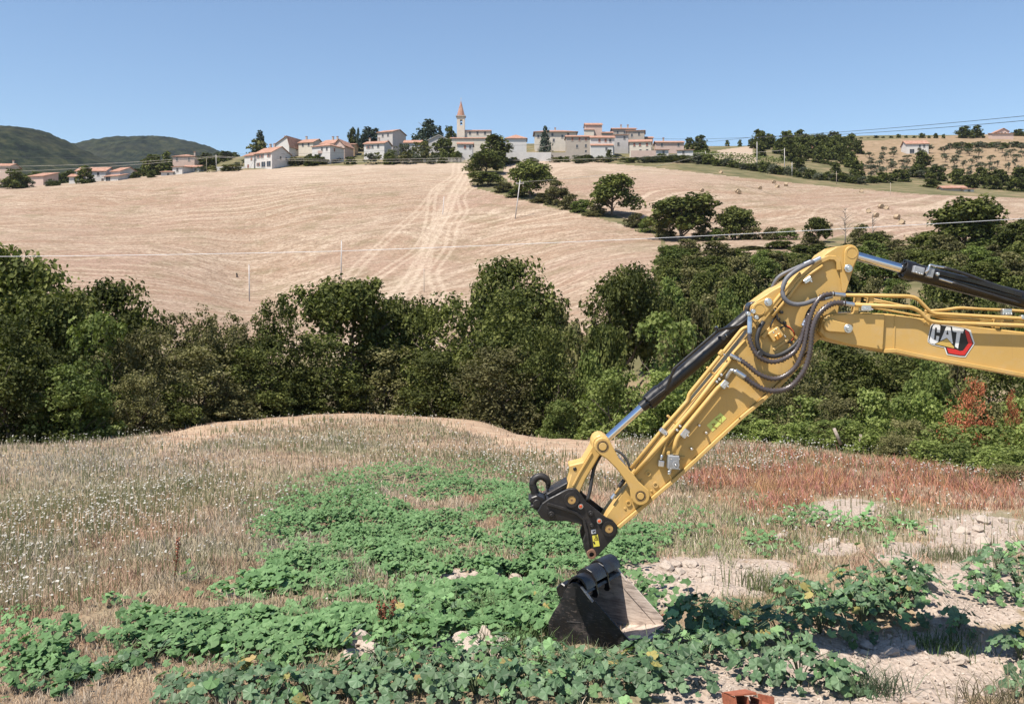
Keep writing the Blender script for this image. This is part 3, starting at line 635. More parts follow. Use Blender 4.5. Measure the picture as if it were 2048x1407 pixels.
# vineyard rows right of the village and the green strip along the bale field
for i in range(34):
    px = 1395 + 10 * i; D = 395 - 0.12 * (px - 1395); b = ground_at(px, D); base = YH - F * (b.z - EYE) / D
    plant("field_edge_bush", "low green bush along the upper edge of the bale field", "bush", ["farbush", "faroak1", "faroak2"][i % 3], px, base - g_.uniform(10, 22), D + g_.uniform(-4, 10), g_.uniform(20, 34), "bushes along the bale field's upper edge", SP, sink=0.5)
for r in range(6):
    D0 = 398 + 7 * r; Vs = []; pts = []
    a0 = ground_at(1335 + 6 * r, D0 + 10); a1 = ground_at(1530 + 10 * r, D0 - 4)
    n = 420; t = rng.uniform(0, 1, n); x = a0.x + (a1.x - a0.x) * t; y = a0.y + (a1.y - a0.y) * t + rng.normal(0, 0.25, n)
    z = terrain(x, y) + rng.uniform(0.2, 1.7, n)
    V, Fs = scatter(LEAF4, LEAF4F, np.stack([x, y, z], 1), rng.normal(size=(n, 3)) + np.array([0, -0.3, 0.5]), rng.uniform(0.5, 0.9, n))
    o = obj("vine_row", np_mesh("vine_row", V, Fs, [MAT["fresh"]], attrs={"rnd": np.repeat(rng.uniform(0, 1, n), 4)}))
    tag(o, "green vine row on the slope right of the village", "vines", "vine rows beside the village", "stuff")
# ---- left: trees by the farmhouses
for nm, lb, kd, px, top, D, w in [
 ("garden_tree", "round tree in front of the white farmhouse at the left", "faroak0", 172, 331, 398, 38),
 ("garden_tree", "dark round tree at the far left of the village edge", "faroak1", 30, 338, 396, 54),
 ("garden_tree", "dark tree left of the small white house", "faroak2", 305, 309, 420, 50),
 ("garden_tree", "darker tall tree behind the small white house", "faroak0", 333, 303, 430, 30),
 ("garden_tree", "bushy tree right of the pink house at the left", "faroak1", 415, 305, 430, 42),
 ("garden_tree", "bushy broad tree behind the farmhouse with red shutters", "faryellow", 517, 281, 450, 50),
 ("conifer_tree", "dark conifer rising behind the farmhouse with red shutters", "cedar", 520, 260, 455, 24),
 ("cypress_tree", "narrow dark cypress left of the tall stone house", "cypress", 716, 255, 455, 8),
 ("garden_tree", "bushy tree left of the cypress", "faroak0", 707, 255, 458, 26),
 ("garden_tree", "pine right of the cypress", "cedar", 735, 253, 462, 34),
 ("garden_tree", "pine just left of the tall stone house", "cedar", 750, 256, 466, 30),
 ("conifer_tree", "large blue green cedar left of the church", "cedar", 857, 238, 458, 46),
 ("conifer_tree", "small conifer between the cedar and the church", "cedar", 879, 251, 466, 14),
 ("garden_tree", "round tree beside the church tower", "faroak1", 899, 252, 468, 28),
 ("garden_tree", "broad dark bush below the pale shed roof left of the church", "faroak2", 888, 277, 425, 54),
 ("garden_tree", "brown green bush in front of the cedar", "faryellow", 845, 283, 424, 50),
 ("garden_tree", "grey green tree in front of the low house under the stone house", "farbush", 810, 287, 424, 36),
 ("garden_tree", "dark round tree right of the village", "faroak0", 1401, 270, 452, 38),
 ("garden_tree", "smaller tree left of the dark round tree right of the village", "faroak1", 1378, 275, 455, 24),
 ("conifer_tree", "sparse conifer in front of the long hip-roofed house", "cedar", 1091, 251, 436, 18),
 ("garden_bush", "rounded bush at the field edge below the village", "faroak2", 1218, 299, 408, 17),
]:
    plant(nm, lb, "tree", kd, px, top, D, w, None, ("crown", "trunk"), sink=0.8)
g_ = np.random.default_rng(21)
GB = []
for i in range(150):
    px = g_.uniform(560, 1400) if i > 42 else g_.uniform(585, 625) if i > 30 else g_.uniform(1290, 1400)
    D = g_.uniform(404, 419) - 4 * (px > 1150)
    GB.append((px, D, g_.uniform(9, 22) * (0.6 if px > 1010 else 1.15 if px > 690 else .9), g_.uniform(16, 34)))
for i in range(40):
    px = g_.uniform(0, 490)
    if 140 < px < 262 or 318 < px < 402: continue
    GB.append((px, g_.uniform(396, 408), g_.uniform(7, 16), g_.uniform(16, 34)))
for i, (px, D, h, w) in enumerate(GB):
    b = ground_at(px, D); base = YH - F * (b.z - EYE) / D
    plant("garden_bush", "low garden bush along the foot of the village", "bush", ["farbush", "faroak0", "faryellow", "faroak1", "olive0"][i % 5], px, base - h, D, w, "garden bushes at the foot of the village", ("foliage", None), sink=0.5)
# far hillside trees left, below the wooded hill
for i in range(40):
    px = -60 + 540 * i / 40; D = g_.uniform(470, 560); b = ground_at(px, D); base = YH - F * (b.z - EYE) / D
    plant("valley_tree", "dark tree behind the farmhouses at the left", "tree", "faroak%d" % (i % 3), px, min(base - 14, 352 - 12 * (px > 240)) - g_.uniform(0, 12) * (px < 480), D, g_.uniform(24, 40), "trees behind the left farmhouses", ("crown", None), sink=1)
# ------------------------------------------------------------------ village
def roofmat():
    n = NT("terracotta_roof"); p = n.objco()
    a = n.noise(0.9, 5, p); b = n.noise(7, 4, p)
    c = n.ramp(a, [(0.3, (0.33, 0.165, 0.115)), (0.5, (0.42, 0.240, 0.172)), (0.72, (0.50, 0.325, 0.245))])
    c = n.mix(n.ramp(b, [(0.4, 0.0), (0.75, 0.4)]), c, (0.30, 0.16, 0.12))
    w = n.wave(2.2, p, 0.4, 1, 1.0)
    return n.done(c, 0.9, spec=0.1, normal=n.bump(w, 0.6, 0.08))
def wallmat(name, col, stone=0.0):
    n = NT(name); p = n.objco(); a = n.noise(0.7, 5, p); b = n.noise(5, 4, p)
    c = n.ramp(a, [(0.3, tuple(v * 0.88 for v in col)), (0.7, col)])
    c = n.mix(n.ramp(b, [(0.35, 0.35 * (0.3 + stone)), (0.65, 0.0)]), c, tuple(v * 0.62 for v in col))
    return n.done(c, 0.92, spec=0.1, normal=n.bump(b, 0.3 + stone, 0.05))
MAT["roof"] = roofmat()
MAT["white"] = wallmat("white_render", (0.64, 0.61, 0.575), 0.15); MAT["cream"] = wallmat("cream_render", (0.66, 0.59, 0.49))
MAT["stone"] = wallmat("rubble_stone", (0.46, 0.40, 0.34), 0.6); MAT["pink"] = wallmat("pink_render", (0.60, 0.45, 0.38)); MAT["ochre"] = wallmat("ochre_render", (0.58, 0.40, 0.24))
MAT["grey"] = wallmat("grey_render", (0.52, 0.49, 0.46))
MAT["pane"] = plain("window_pane", (0.035, 0.04, 0.05), 0.2, var=0.3, scale=3, spec=0.5)
MAT["shutter"] = plain("brown_shutter", (0.25, 0.10, 0.07), 0.7, var=0.2, scale=4); MAT["frame"] = plain("window_surround", (0.55, 0.50, 0.44), 0.8, var=0.1, scale=4)
MAT["dim"] = plain("dark_opening", (0.05, 0.04, 0.035), 0.9, var=0.2, scale=3)
def boxes_mesh(name, boxes, mats):
    "boxes: (x0,x1,y0,y1,z0,z1,mat index)"
    V, Fq, mi = [], [], []
    for x0, x1, y0, y1, z0, z1, m in boxes:
        o = len(V); V += [(x0, y0, z0), (x1, y0, z0), (x1, y1, z0), (x0, y1, z0), (x0, y0, z1), (x1, y0, z1), (x1, y1, z1), (x0, y1, z1)]
        Fq += [[o, o+3, o+2, o+1], [o+4, o+5, o+6, o+7], [o, o+1, o+5, o+4], [o+1, o+2, o+6, o+5], [o+2, o+3, o+7, o+6], [o+3, o, o+4, o+7]]; mi += [m] * 6
    return np_mesh(name, np.array(V), [np.array(Fq)], mats, mi)
# window: pane set back in a proud surround, shutters folded open beside it (unit: 1 m wide opening, 1.4 m tall, origin bottom centre, facing -y)
def window_me(name, sh, w=0.9, h=1.35):
    b = [(-w/2, w/2, -0.03, 0.02, 0, h, 0), (-w/2-0.1, -w/2, -0.07, 0.02, -0.08, h+0.1, 1), (w/2, w/2+0.1, -0.07, 0.02, -0.08, h+0.1, 1), (-w/2, w/2, -0.07, 0.02, h, h+0.1, 1), (-w/2-0.14, w/2+0.14, -0.12, 0.02, -0.18, -0.081, 1), (-0.03, 0.03, -0.05, -0.031, 0, h, 1)]
    if sh == 1: b += [(-w-0.06, -w/2-0.101, -0.10, -0.02, -0.02, h, 2), (w/2+0.101, w+0.06, -0.10, -0.02, -0.02, h, 2)]
    if sh == 2: b += [(-w/2, -0.005, -0.10, -0.052, 0, h, 2), (0.005, w/2, -0.10, -0.052, 0, h, 2)]
    return boxes_mesh(name, b, [MAT["pane"], MAT["frame"], MAT["shutter"]])
WIN = {0: window_me("window", 0), 1: window_me("window", 1), 2: window_me("window", 2), 3: window_me("garage_opening", 0, 2.2, 2.1)}
def house(label, px0, px1, base, eave, ridge, D, depth=9.0, yaw=0.0, roof="x", wall="white", wins=(), chim=(), over=0.5, group=None, name="house", cat="house", sidewins=(), parent=None, skew=0.5):
    """front wall between pixel columns px0..px1 at depth D; yaw > 0 turns the right side wall towards us.
    wins: (fraction along front, metres below eave to window head, kind)"""
    s = D / F; wpx = (px1 - px0) * s / math.cos(yaw); o3 = P(px0, base, D); g = min(tz(o3.x, D), tz(o3.x + wpx, D + depth), o3.z) - 1.5
    he = EYE + (YH - eave) * s; hr = EYE + (YH - ridge) * s
    ex = Vector((math.cos(yaw), -math.sin(yaw), 0)); ey = Vector((math.sin(yaw), math.cos(yaw), 0)); og = Vector((o3.x, D, o3.z))
    if parent is None: h = thing(name, og, label, cat, group)
    else: h = parent
    W, d, zb, ze, zr = wpx, depth, g - og.z, he - og.z, hr - og.z
    M = Matrix.Translation(og) @ Matrix(((ex.x, ey.x, 0, 0), (ex.y, ey.y, 0, 0), (0, 0, 1, 0), (0, 0, 0, 1)))
    def put(nm, me, par):
        ob = bpy.data.objects.new(nm, me); link(ob); ob.matrix_basis = M
        child(ob, par); return ob
    # walls
    if roof == "x": V = [(0,0,zb),(W,0,zb),(W,d,zb),(0,d,zb),(0,0,ze),(W,0,ze),(W,d,ze),(0,d,ze),(0,d/2,zr-0.05),(W,d/2,zr-0.05)]; Fc = [[0,1,5,4],[2,3,7,6]]; T = [[1,2,6,9,5],[3,0,4,8,7]]
    elif roof == "y": V = [(0,0,zb),(W,0,zb),(W,d,zb),(0,d,zb),(0,0,ze),(W,0,ze),(W,d,ze),(0,d,ze),(W*skew,0,zr-0.05),(W*skew,d,zr-0.05)]; Fc = [[1,2,6,5],[3,0,4,7]]; T = [[0,1,5,8,4],[2,3,7,9,6]]
    elif roof == "shed": V = [(0,0,zb),(W,0,zb),(W,d,zb),(0,d,zb),(0,0,ze),(W,0,ze),(W,d,zr-0.05),(0,d,zr-0.05)]; Fc = [[0,1,5,4],[1,2,6,5],[2,3,7,6],[3,0,4,7]]; T = []
    else: V = [(0,0,zb),(W,0,zb),(W,d,zb),(0,d,zb),(0,0,ze),(W,0,ze),(W,d,ze),(0,d,ze)]; Fc = [[0,1,5,4],[1,2,6,5],[2,3,7,6],[3,0,4,7]]; T = []
    put("wall", np_mesh("wall", np.array(V), [np.array(Fc)] + ([np.array(T)] if T else []), [MAT[wall]]), h)
    # roof slabs with thickness and overhang
    q = over; th = 0.22
    if roof == "x":
        sl = (zr - ze) / (d / 2); top = [(-q, -q, ze - sl*q), (W+q, -q, ze - sl*q), (W+q, d/2, zr), (-q, d/2, zr), (W+q, d+q, ze - sl*q), (-q, d+q, ze - sl*q)]; fc = [[0,1,2,3],[3,2,4,5]]
        rz = lambda f: (W * f, d/2, zr)
    elif roof == "y":
        a = W * skew; s1 = (zr-ze)/a; s2 = (zr-ze)/(W-a); top = [(-q, -q, ze - s1*q), (a, -q, zr), (a, d+q, zr), (-q, d+q, ze - s1*q), (W+q, -q, ze - s2*q), (W+q, d+q, ze - s2*q)]; fc = [[0,1,2,3],[1,4,5,2]]
        rz = lambda f: (W * f, d * 0.5, zr - 0.3)
    elif roof == "shed":
        sl = (zr - ze) / d; top = [(-q, -q, ze - sl*q), (W+q, -q, ze - sl*q), (W+q, d+q, zr + sl*q), (-q, d+q, zr + sl*q)]; fc = [[0,1,2,3]]
        rz = lambda f: (W * f, d * 0.7, zr - 0.2)
    else:
        r = min(W, d) / 2; 
        if W >= d: top = [(-q,-q,ze-.1),(W+q,-q,ze-.1),(W+q,d+q,ze-.1),(-q,d+q,ze-.1),(r,d/2,zr),(W-r+0.01,d/2,zr)]; fc = [[0,1,5,4],[2,3,4,5]]; 
        else: top = [(-q,-q,ze-.1),(W+q,-q,ze-.1),(W+q,d+q,ze-.1),(-q,d+q,ze-.1),(W/2,r,zr),(W/2,d-r+0.01,zr)]; fc = [[1,2,5,4],[3,0,4,5]]
        tri = [[1,2,5],[3,0,4]] if W >= d else [[0,1,4],[2,3,5]]
        rz = lambda f: (W * f, d * 0.5, zr - 0.3)
    n0 = len(top); V = top + [(x, y, z - th) for x, y, z in top]
    faces4 = fc + [[i + n0 for i in reversed(f)] for f in fc]; tris = []
    if roof == "hip": tris = tri + [[i + n0 for i in reversed(t)] for t in tri]
    allf = fc + (tri if roof == "hip" else [])
    cnt = {}
    for f in allf:
        for a, b in zip(f, f[1:] + f[:1]): cnt[(a, b)] = 1
    for (a, b) in list(cnt):
        if (b, a) not in cnt: faces4.append([b, a, a + n0, b + n0])
    rf = put("roof", np_mesh("roof", np.array(V), [np.array(faces4)] + ([np.array(tris)] if tris else []), [MAT["roof"]]), h)
    for f in chim:
        x, y, z = rz(f); me = boxes_mesh("chimney", [(x-.35, x+.35, y-.35, y+.35, z-0.8, z+1.3, 0), (x-.45, x+.45, y-.45, y+.45, z+1.3, z+1.5, 1)], [MAT["stone"], MAT["roof"]])
        ob = bpy.data.objects.new("chimney", me); link(ob); ob.parent = rf
    for fx, dz, kd in wins:
        ob = bpy.data.objects.new("window", WIN[kd]); link(ob); ob.matrix_basis = M @ Matrix.Translation((W * fx, 0, ze - dz - (1.35 if kd != 3 else 2.1))); child(ob, h)
    for fy, dz, kd in sidewins:
        ob = bpy.data.objects.new("window", WIN[kd]); link(ob); ob.matrix_basis = M @ Matrix.Translation((W, d * fy, ze - dz - 1.35)) @ Matrix.Rotation(math.pi / 2, 4, 'Z'); child(ob, h)
    return h
W2 = lambda k, *fs: [(f, dz, k) for f in fs for dz in (0.7, 3.6)]
h = house("white farmhouse with red shutters and shaded right wall at the field edge", 510, 550, 334, 306.5, 293, 402, 11, 0.55, "x", "white", [(.2, .9, 1), (.42, .9, 1), (.82, .9, 1), (.2, 4.2, 1), (.5, 4.0, 3), (.82, 4.0, 3)], (.35, .6), sidewins=[(.45, 1.5, 0), (.75, 1.5, 0)])
house("", 489, 511, 336, 311, 303, 404, 8, 0.5, "x", "white", [(.4, 4.0, 2), (.75, .9, 2)], parent=h)
house("cream gabled house behind the farmhouse with red shutters", 549, 581, 304, 289, 273, 446, 13, 0.35, "y", "white", [], (.2,), skew=0.85, sidewins=[(.5, 1, 0)])
house("cream house with a chimney and two small windows in the upper row", 597, 628, 304, 285, 275.5, 448, 11, 0.3, "x", "cream", [(.3, .6, 0), (.7, .6, 0)], (.15,))
h = house("white two-storey house with a balcony below the cream houses", 624, 664, 326, 293, 284.5, 412, 10, 0.45, "hip", "white", [(.55, .8, 0), (.82, .8, 0), (.2, 3.6, 0)], sidewins=[(.3, 1, 2)])
b_ = P(644, 307, 411.2); 
bal = boxes_mesh("balcony", [(b_.x - 1.5, b_.x + 1.5, 409.6, 411.9, b_.z - 0.25, b_.z, 0), (b_.x - 1.5, b_.x + 1.5, 409.6, 409.7, b_.z, b_.z + 1.0, 0), (b_.x - 1.5, b_.x - 1.4, 409.7, 411.9, b_.z, b_.z + 1.0, 0), (b_.x + 1.4, b_.x + 1.5, 409.7, 411.9, b_.z, b_.z + 1.0, 0)], [MAT["pink"]])
obj("balcony", bal, h)
house("house with brown tiled gables right behind the white balcony house", 641, 668, 306, 287, 276, 440, 12, 0.3, "x", "white", [(.6, .8, 0)], (.5, .85))
house("dark fronted gable house between the balcony house and the ochre one", 667, 690, 316, 290, 278, 428, 10, 0.25, "y", "pink", [(.35, .8, 0), (.65, .8, 0), (.5, 3.6, 2)])
house("low ochre house left of the cypress", 689, 709, 305, 288, 283.5, 440, 10, 0.0, "x", "ochre", [(.3, .7, 2), (.7, .7, 2)])
house("tall grey stone house with a dark shaded right wall", 755, 787, 300, 264.5, 257, 440, 12, 0.42, "x", "grey", [(.35, 1.0, 0), (.7, .9, 0), (.7, 4.0, 0)])
house("low white house with pink roof in front of the tall stone house", 728, 770, 306, 287, 280, 424, 9, 0.25, "x", "white", [(.22, 1.0, 1), (.42, .9, 0), (.7, .8, 0)], (.1, .55))
house("long low white house left of the church below the cedar", 808, 842, 298, 284.5, 277, 432, 9, 0.0, "x", "white", [(.25, .8, 0), (.7, .8, 0)])
hs = house("pale shed with a shallow grey gable between cedar and church", 857, 898, 300, 279, 269.5, 446, 12, 0.0, "y", "grey", [], name="shed", cat="shed")
for ch in hs.children:
    if ch.name.startswith("roof"): ch.data.materials[0] = MAT["grey"]
# church
D = 450; s = D / F; c0 = P(913, 300, D); ch = thing("church", c0, "village church with a pointed brick spire above an open belfry", "church")
x0, x1 = P(913.5, 0, D).x, P(929, 0, D).x; zt = EYE + (YH - 232) * s; wT = x1 - x0; yb = D + 1
ox0, ox1 = x0 + wT * .40, x0 + wT * .72; oz0, oz1 = EYE + (YH - 250) * s, EYE + (YH - 238.5) * s
t_ = 0.55
tb = [(x0, x1, yb, yb + wT, c0.z - 2, oz0, 0), (x0, ox0, yb, yb + t_, oz0, zt, 0), (ox1, x1, yb, yb + t_, oz0, zt, 0), (ox0, ox1, yb, yb + t_, oz1, zt, 0),
      (x0, ox0, yb + wT - t_, yb + wT, oz0, zt, 0), (ox1, x1, yb + wT - t_, yb + wT, oz0, zt, 0), (ox0, ox1, yb + wT - t_, yb + wT, oz1, zt, 0), (x0, x0 + t_, yb + t_, yb + wT - t_, oz0, zt, 0), (x1 - t_, x1, yb + t_, yb + wT - t_, oz0, zt, 0)]
tower = obj("bell_tower", boxes_mesh("bell_tower", tb, [MAT["cream"]]), ch)
obj("cornice", boxes_mesh("cornice", [(x0 - .45, x1 + .45, yb - .45, yb + wT + .45, zt, zt + .45, 0)], [MAT["stone"]]), tower)
cx, cy = (x0 + x1) / 2, yb + wT / 2; zs = zt + .45; za = EYE + (YH - 198) * s; n8 = 8; rr = wT * 0.56
V = [(cx + rr * math.cos(a), cy + rr * math.sin(a), zs) for a in np.linspace(math.pi/8, math.pi/8 + 2*math.pi, n8, endpoint=False)] + [(cx, cy, za)]
obj("spire", np_mesh("spire", np.array(V), [np.array([[i, (i+1) % n8, n8] for i in range(n8)])], [MAT["roof"]]), tower)
obj("cross", boxes_mesh("cross", [(cx-.06, cx+.06, cy-.06, cy+.06, za-.2, za+1.3, 0), (cx-.35, cx+.35, cy-.05, cy+.05, za+.8, za+.92, 0)], [MAT["frame"]]), tower)
V = []; seg = 10; bz = (oz0 + oz1) / 2; bx = (ox0 + ox1) / 2
bell_pts = [(0.05, .75), (0.28, .7), (0.36, .3), (0.5, 0.0)]
for r, z in bell_pts: V += [(bx + r * math.cos(a), cy + r * math.sin(a), bz - .4 + z) for a in np.linspace(0, 2*math.pi, seg, endpoint=False)]
i = np.arange(len(bell_pts) * seg).reshape(-1, seg); j = np.roll(i, -1, 1)
obj("bell", np_mesh("bell", np.array(V), [np.stack([i[:-1], j[:-1], j[1:], i[1:]], -1).reshape(-1, 4)], [MAT["bark"]]), tower)
house("", 916, 981, 290, 261, 256.5, 452, 9, 0, "x", "cream", [(f, 0.55, 0) for f in (.13, .37, .6, .83)], over=.4, parent=ch)
house("", 901, 975, 303, 276, 270.5, 443, 6, 0, "shed", "cream", [], over=.4, parent=ch)
house("small white house with terracotta roof just below the church", 915, 945, 306, 287, 281.5, 420, 8, 0, "x", "white", [(.5, .9, 2), (.85, .9, 0)])
house("white cube house with pyramid roof above the long garden wall", 1011, 1053, 304, 276, 266, 425, 9, 0.0, "hip", "white", [], over=.5)
house("long hip-roofed stone palazzo left of the crowded houses", 1070, 1153, 300, 263, 256, 447, 12, 0.0, "hip", "cream", [(.08, 1.6, 0), (.42, .7, 0), (.66, 1.6, 0), (.45, 3.4, 0), (.8, .8, 0)], (.5,), over=.8)
house("narrow stone house with brown shutters right of the palazzo", 1133, 1180, 304, 272.5, 267, 430, 9, 0.0, "x", "stone", [(.25, .6, 2), (.55, .6, 2), (.82, .6, 2), (.45, 3.8, 0), (.82, 3.6, 0), (.82, 6.2, 0)])
h = house("highest tower house in the village with a double roof", 1171, 1204, 285, 249, 243, 452, 8, 0.0, "x", "pink", [], over=.4)
house("", 1170, 1188, 285, 259, 255, 450, 6, 0.0, "shed", "cream", [], over=.3, parent=h)
h = house("bright white house with an awning roof in the middle of the village", 1182, 1229, 312, 274.5, 268, 424, 9, 0.0, "x", "white", [(.36, .7, 2), (.62, .7, 2), (.82, .7, 0), (.35, 5.6, 0), (.6, 5.6, 0)], over=.5)
house("", 1182, 1226, 312, 290, 286, 421.5, 2.4, 0.0, "shed", "white", [(.7, 1.0, 0)], over=.3, parent=h)
house("squat house with brown roof behind the bright white awning house", 1205, 1226, 285, 265, 260, 450, 9, 0.0, "x", "stone", [])
house("tall stone house topping the right cluster of the village", 1226, 1272, 295, 257, 252, 456, 10, 0.0, "x", "stone", [(.2, 1.2, 0), (.5, 1.2, 0)], (.4, .7))
house("stone house with shaded right wall at the right top of the village", 1253, 1288, 295, 261, 257, 444, 10, 0.15, "x", "stone", [(.3, 1.5, 0), (.7, 1.0, 0)])
house("grey blank stone house in the middle of the right cluster", 1230, 1257, 300, 269, 264, 436, 8, 0.0, "shed", "grey", [(.7, .8, 0), (.25, 3.6, 0)])
h = house("pale house with a wide brown roof at the right front of the village", 1259, 1302, 308, 283, 276, 424, 9, 0.12, "x", "cream", [(.22, .8, 2), (.48, .8, 2), (.8, .8, 2), (.5, 3.6, 0), (.8, 3.6, 0)])
house("tiny stone house at the right end of the village cluster", 1291, 1306, 292, 275, 271, 448, 6, 0.0, "x", "stone", [])
house("long low house half hidden by shrubs right of the village", 1313, 1368, 302, 284, 279, 440, 8, 0.0, "x", "pink", [(.2, .6, 0), (.8, .6, 0)], (.3,))
house("white outbuilding below the long low house", 1312, 1337, 312, 299, 297, 420, 6, 0.0, "shed", "white", [(.6, .5, 0)])
house("white annexe with a step roof at the right foot of the village", 1354, 1385, 320, 300, 296, 412, 6, 0.2, "shed", "white", [(.4, .6, 0)])
# left farms
h = house("white farmhouse with long red roof behind the round tree at the left", 152, 211, 363, 341, 331, 404, 10, 0.0, "x", "white", [(.75, .8, 0), (.9, 3.4, 0)])
house("", 222, 243, 363, 342, 331.5, 405, 12, 0.35, "x", "white", [], parent=h)
house("", 208, 240, 364, 352, 345, 400, 6, 0.3, "shed", "white", [(.3, .4, 3)], over=.6, parent=h)
house("", 138, 162, 363, 352, 346, 402, 6, 0.0, "x", "white", [(.5, .6, 0)], parent=h)
house("house with pinkish roof sunk behind trees at the far left", 56, 90, 368, 352, 340, 420, 10, 0.2, "shed", "pink", [])
house("brown roofed house at the left edge under the wooded hill", -20, 20, 345, 331, 324, 450, 10, 0.0, "x", "pink", [], (.9,))
h = house("small white house with arches on the crest at the left", 345, 366, 353, 333, 330, 405, 8, 0.2, "shed", "white", [(.5, .8, 0)])
house("", 322, 346, 354, 343, 338, 404, 6, 0.0, "shed", "white", [(.6, .7, 0)], parent=h)
house("", 367, 399, 350, 333, 328, 412, 7, 0.0, "x", "white", [(.4, .7, 0), (.75, .7, 0)], parent=h)
house("pink house with hip roof above the small white house at the left", 345, 389, 330, 312, 305.5, 440, 10, 0.0, "hip", "pink", [(.2, .8, 0), (.75, .8, 0)], (.85,))
# right farms
house("white farmhouse among the olive trees on the right hill", 1813, 1855, 304, 287, 278.5, 496, 10, 0.12, "x", "white", [(.25, 3.0, 3), (.6, .8, 0), (.8, .8, 0), (.62, 3.4, 0)])
h = house("brick house on the right ridge against the sky", 1996, 2018, 272, 262, 256, 608, 10, 0.0, "y", "pink", [(.35, .8, 0), (.65, .8, 0), (.5, 3.0, 3)])
house("", 1984, 2027, 272, 266.5, 263.5, 605, 5, 0.0, "shed", "pink", [], parent=h)
house("long low barn with red roof beside the upper end of the bale field", 1887, 1930, 384, 375, 369, 340, 7, 0.1, "x", "stone", [], name="barn", cat="barn")
house("pale sheet-roofed lean-to right of the barn", 1928, 1947, 384, 377, 375, 338, 5, 0.1, "shed", "white", [(.5, .4, 0)], name="lean_to", cat="shed")
house("roof of a hidden house among the wood on the right hill", 1612, 1627, 302, 296, 289, 470, 8, 0.0, "x", "cream", [])
# garden walls and fence
def wall(label, px0, px1, t0, b0, D0, mat, t1=None, b1=None, D1=None):
    D1 = D1 or D0; a = P(px0, b0, D0); b = P(px1, b1 if b1 else b0, D1); za = EYE + (YH - t0) * D0 / F; zb = EYE + (YH - (t1 or t0)) * D1 / F
    V = []
    for p, zt_ in ((a, za), (b, zb)):
        for dy in (0, .35): V += [(p.x, p.y + dy, min(p.z, tz(p.x, p.y)) - 1.0), (p.x, p.y + dy, zt_)]
    q = [[0, 4, 5, 1], [4, 6, 7, 5], [6, 2, 3, 7], [2, 0, 1, 3], [1, 5, 7, 3]]
    o = obj("garden_wall", np_mesh("garden_wall", np.array(V), [np.array(q)], [MAT[mat]])); tag(o, label, "wall")
wall("long white garden wall under the white cube house", 1013, 1103, 304.5, 314, 412, "white")
wall("white boundary wall left of the farmhouse with red shutters", 432, 490, 333.5, 343, 403, "white")
wall("rough stone retaining wall under the brown bush left of the church", 795, 852, 316, 327, 411, "stone")
wall("pinkish garden wall at the right foot of the village", 1262, 1312, 301, 312, 414, "pink")
wall("low stone wall below the narrow stone house", 1103, 1180, 305, 313, 416, "stone")
fe = thing("garden_fence", P(845, 326, 409), "grey picket fence along the field edge below the church", "fence")
me_p = boxes_mesh("picket", [(-.12, .12, -.05, .05, -1.2, 1.55, 0)], [MAT["frame"]])
for i in range(34):
    q = ground_at(848 + 2.75 * i, 410); ob = bpy.data.objects.new("picket", me_p); link(ob); ob.location = (q.x, 410, q.z + .3); child(ob, fe)
# ---- poles, wires
MAT["concrete"] = plain("pole_concrete", (0.50, 0.47, 0.45), 0.8, var=0.1, scale=3); MAT["cable"] = plain("cable", (0.04, 0.04, 0.045), 0.6); MAT["cable_pale"] = plain("pale_cable", (0.78, 0.78, 0.80), 0.5, var=0.03)
MAT["wood_pole"] = plain("weathered_pole", (0.36, 0.29, 0.23), 0.9, var=0.2, scale=3)
def pole(label, tx, ty, bx, by, D, r=0.15, mat="concrete", bar=False):
    b = P(bx, by, D); t = P(tx, ty, D); b.z = min(b.z, tz(b.x, D)) - 0.5
    o = thing("utility_pole", b, label, "pole")
    obj("shaft", tube_mesh("shaft", [(np.array([b, b.lerp(t, .5), t]), [r, r * .85, r * .65])], MAT[mat], 8), o)
    ins = [(-.0, .0)] if not bar else [(-.9, 0), (0, .0), (.9, 0)]
    if bar: obj("crossbar", boxes_mesh("crossbar", [(t.x - 1.1, t.x + 1.1, D - .08, D + .08, t.z - .9, t.z - .72, 0)], [MAT[mat]]), o)
    for dx, _ in ins:
        zz = t.z - .72 if bar and dx else t.z
        obj("insulator", tube_mesh("insulator", [([(t.x + dx, D, zz), (t.x + dx, D, zz + .12), (t.x + dx, D, zz + .25)], [.05, .10, .05])], MAT["white"], 6), o)
    return t
pole("pale pole standing low in the stubble, leftmost in the field", 498, 530, 499, 600, 210)
pole("pale pole in the stubble crossed by the long cable, left of the wheel tracks", 683, 482, 682, 550, 212)
pole("pale pole beside the wheel tracks high in the stubble field", 888, 394, 884, 446, 285, .13)
pole("leaning pole with a crossbar near the hedge", 1040, 361, 1030, 416, 265, .16, bar=True)
pole("thin pole whose foot is hidden by the thicket below the wheel tracks", 848, 540, 848, 618, 190, .12, "wood_pole")
pole("white pole at the crest left of the farmhouse with red shutters", 432, 310, 433, 344, 400, .16)
pole("pole by the end of the long white garden wall", 1103, 286, 1103, 316, 410, .14, "wood_pole")
pole("pale pole right of the village at the vineyard", 1411, 303, 1411, 327, 400, .15)
pole("tall pale pole at the left end of the wood on the right hill", 1514, 284, 1514, 337, 388, .17)
pole("tall pale pole in front of the wood, second from the pale patch", 1569, 297, 1569, 337, 384, .17)
pole("short pale pole at the green edge of the bale field", 1584, 325, 1584, 350, 370, .14)
pole("thin grey pole at the edge of the bale field below the wood", 1673, 344, 1673, 368, 350, .11, "wood_pole")
pole("thin pole inside the bale field left of the barn", 1781, 367, 1781, 400, 300, .09, "wood_pole")
pole("thin grey pole behind the small white house at the left", 413, 318, 413, 345, 404, .1, "wood_pole")
